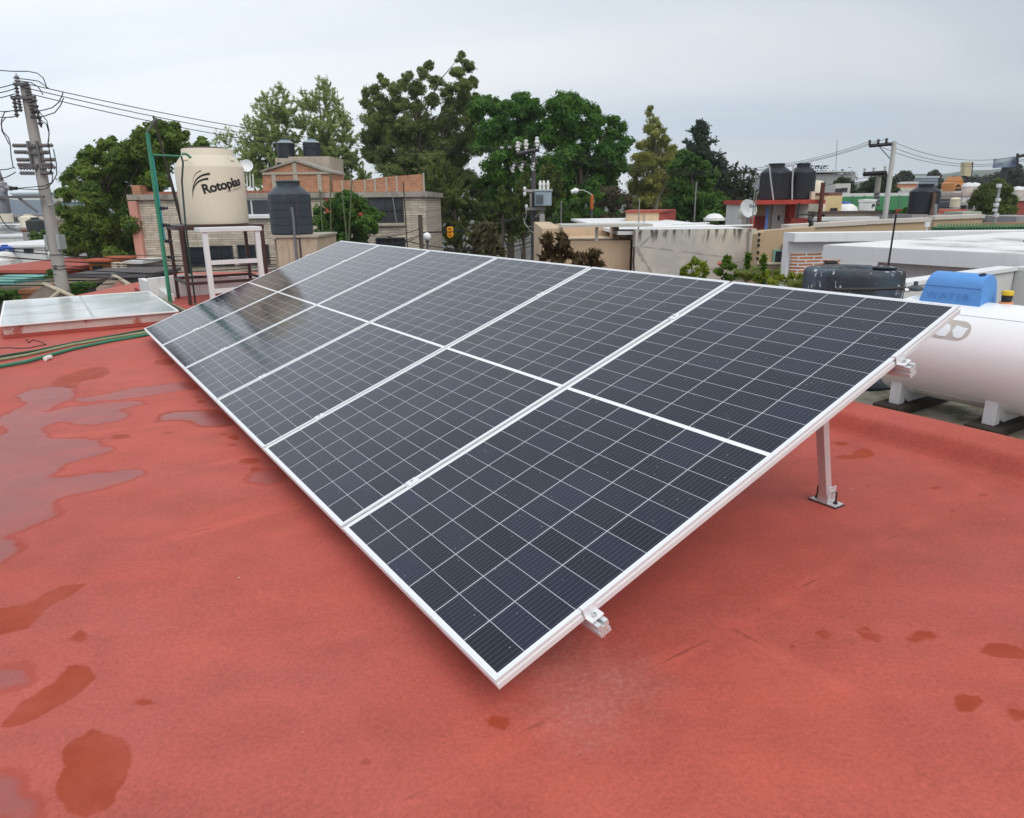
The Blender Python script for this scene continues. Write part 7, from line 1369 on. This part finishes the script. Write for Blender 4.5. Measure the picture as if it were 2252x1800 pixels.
def fronds(name, label, Y, cx_, by, n, L, m, spread=1.0):
    b0 = at(cx_, by, Y); root = thing(name, label, 'plant', (b0[0], Y, b0[2] - .4)); mb = MB(); Vs, Ts = [], []
    for i in range(n):
        a = RNG.random() * 6.283; l = L * RNG.uniform(.7, 1.1); el = RNG.uniform(.5, 1.35); pts = []
        for s_ in np.linspace(0, 1, 9): pts.append(b0 + np.array([math.cos(a) * math.cos(el) * l * s_ * spread, math.sin(a) * math.cos(el) * l * s_ * spread, l * (math.sin(el) * s_ - .42 * s_ * s_)]))
        mb.tube(pts, [.006] * 8 + [.002], 4)
        for j in range(2, 9):
            for sg in (-1, 1):
                for k_ in range(2):
                    p = pts[j] - (pts[j] - pts[j - 1]) * .5 * k_; d = pts[j] - pts[j - 1]; d /= np.linalg.norm(d); sd = np.cross(d, [0, 0, 1]); sd /= np.linalg.norm(sd) + 1e-6; tip = p + (sd * sg * .8 + d * .7 - np.array([0, 0, .25])) * L * .26; wv2 = d * L * .016
                    Vs.append([p - wv2, (p + tip) / 2 - wv2 * 1.2, tip, (p + tip) / 2 + wv2 * 1.2]); Ts.append(RNG.random())
    crown_obj('foliage', np.array(Vs).reshape(-1, 3), np.array(Ts), m, root); mb.build('stem', mat('palm_stem', (.18, .19, .06), .7), root)
fronds('palm_plant', 'feathery pale palm fronds before the stained grey wall', 9.6, 1640, 622, 20, .38, LF['palm'])
fronds('palm_plant', 'feathery palm fronds before the brick panel of the white house', 9.0, 1748, 640, 16, .34, LF['palm'])
plant('stem_plant', 'slim upright leafy stem before the right end of the grey wall', 'plant', 10.2, [(1645,561,4),(1646,570,5),(1644,580,5),(1646,590,5),(1643,600,6),(1647,612,8)], LF['shrub'], 1645, (.10, .035), tr=.01, limbs=2, cov=.8, sub=7, droop=-.3)
plant('stem_plant', 'slim upright leafy stem before the tan house', 'plant', 9.8, [(1680,566,4),(1678,576,5),(1681,586,5),(1677,596,5),(1680,606,6),(1678,618,8)], LF['shrub'], 1680, (.10, .035), tr=.01, limbs=2, cov=.8, sub=7, droop=-.3)
plant('low_shrub', 'low yellow green shrubs behind the panels before the white house', 'plant', 9.4, [(1690,600,10),(1708,606,11),(1738,606,10),(1760,612,10),(1668,612,10),(1735,620,12),(1700,622,12),(1765,626,10),(1720,612,8)], LF['yel'], 1710, (.085, .03), tr=.01, droop=-.3, limbs=6, cov=.9, sub=10)
# far trees on the right
plant('round_tree', 'big rounded dark tree on the right behind the slim service post', 'tree', 46, [(2170,415,14),(2195,408,14),(2215,418,14),(2155,425,14),(2180,425,20),(2205,430,20),(2150,442,16),(2175,445,22),(2205,450,22),(2225,440,12),(2160,465,20),(2190,468,22),(2218,468,18),(2230,460,10),(2165,485,16),(2195,488,18),(2220,487,14)], LF['pine'], 2190, (.22, .09), tr=.24)
plant('far_tree', 'dark broad tree behind the two far poles', 'tree', 85, [(1908,410,14),(1925,400,14),(1940,396,12),(1895,420,12),(1960,402,12),(1880,428,10),(1915,425,16),(1940,418,16),(1962,420,14),(1975,428,10),(1900,435,12),(1935,435,14),(1965,438,12),(1945,388,5)], LF['dark'], 1930, (.7, .28), tr=.3, limbs=5)
plant('far_tree', 'pale grey green tree over the orange house in the far town', 'tree', 135, [(1975,390,6),(1985,383,7),(1997,384,6),(2003,392,6),(1983,394,8),(1995,396,6)], LF['far'], 1988, (1.0, .45), tr=.4, limbs=4)
plant('far_tree', 'grey green tree behind the blue grey hall', 'tree', 180, [(2047,384,5),(2055,380,6),(2063,388,6),(2066,397,6),(2068,408,6),(2052,390,5)], LF['far'], 2058, (1.2, .5), tr=.5, limbs=4)
plant('far_tree', 'big grey green tree right below the billboard', 'tree', 140, [(2205,385,14),(2222,376,13),(2240,380,12),(2190,395,12),(2180,405,10),(2212,400,16),(2235,400,16),(2252,396,14),(2195,412,12),(2225,415,14),(2250,415,14),(2270,400,16),(2170,415,8),(2238,370,7)], LF['far'], 2220, (1.0, .45), tr=.5, limbs=6)
plant('far_tree', 'row of grey green trees behind the lone black tank', 'tree', 150, [(2062,416,9),(2075,410,9),(2088,414,10),(2050,424,8),(2068,428,12),(2085,430,12),(2092,402,7),(2098,395,5)], LF['far'], 2072, (1.0, .45), tr=.4, limbs=5)
plant('far_tree', 'dim trees between the orange tower and the billboard', 'tree', 200, [(2128,395,8),(2142,396,8),(2155,400,9),(2168,396,9),(2180,392,7),(2150,410,10),(2170,410,10),(2135,408,8),(2186,402,8)], LF['far'], 2155, (1.4, .6), tr=.5, limbs=5)
plant('far_tree', 'dark tree behind the concrete hall at the right', 'tree', 90, [(1870,408,9),(1862,400,8),(1850,398,8),(1842,406,8),(1875,418,8),(1858,412,10)], LF['dark'], 1860, (.7, .3), tr=.25, limbs=4)
plant('hedge', 'dark green hedge at the right end of the green sheet roof', 'hedge', 44, [(1985,468,6),(1992,462,7),(2000,468,7),(1996,476,8),(1986,478,7)], LF['deep'], 1992, (.3, .15), tr=.05, limbs=3)
plant('far_tree', 'small green tree below the black tank at the left', 'tree', 61, [(72,516,9),(84,520,10),(96,514,8),(78,530,10),(92,530,10),(100,522,7)], LF['mid'], 85, (.4, .2), tr=.12, limbs=4)
plant('hedge', 'green hedge at the left edge below the turquoise roof', 'hedge', 25.5, [(-10,648,8),(5,646,8),(20,645,8),(36,645,7),(-5,660,10),(15,660,10),(35,660,9)], LF['mid'], 15, (.22, .1), tr=.04, limbs=3)
plant('hedge', 'small bright green hedge right of the concrete pole', 'hedge', 25, [(158,630,6),(172,628,7),(188,627,7),(203,626,6),(165,640,7),(185,638,8)], LF['bright'], 180, (.22, .1), tr=.04, limbs=3)
plant('hedge', 'dark bushes beside the concrete pole before the red roofed house', 'hedge', 29, [(112,600,8),(120,608,8),(108,612,8),(122,596,6),(118,620,8)], LF['mid'], 115, (.22, .1), tr=.04, limbs=3)
# far wood that reads as one mass
cl = [((x, 330 + RNG.uniform(-30, 30), GZ + RNG.uniform(2, 12)), RNG.uniform(5, 9), .9) for x in np.arange(60, 420, 7.5)]
V, T = crown_mesh('far_wood', cl, LF['far'], (2.2, 1.1), cov=.9, sub=9); tag(crown_obj('far_wood', V, T, LF['far'], None), 'grey green band of far woods behind the right hand town', 'woods', kind='stuff')
cl = [((x, 300 + RNG.uniform(-30, 30), GZ + RNG.uniform(0, 3)), RNG.uniform(4, 6), .9) for x in np.arange(-300, -60, 8.5)]
V, T = crown_mesh('far_wood', cl, LF['far'], (2.2, 1.1), cov=.9, sub=9); tag(crown_obj('far_wood', V, T, LF['far'], None), 'grey green band of far woods behind the left hand town', 'woods', kind='stuff')

# ================================================================== air
hz = MB().box((-1650, -250, GZ - 1.5), (1650, 1050, 52)); hzm = bpy.data.materials.new('haze_air'); hzm.use_nodes = True
t = hzm.node_tree; t.nodes.remove(t.nodes['Principled BSDF']); pv_ = t.nodes.new('ShaderNodeVolumePrincipled'); pv_.inputs['Color'].default_value = (.95, .975, 1.0, 1); pv_.inputs['Density'].default_value = .00035; pv_.inputs['Anisotropy'].default_value = .2
t.links.new(pv_.outputs[0], t.nodes['Material Output'].inputs['Volume'])
ho = hz.build('haze', hzm); tag(ho, kind='stuff')
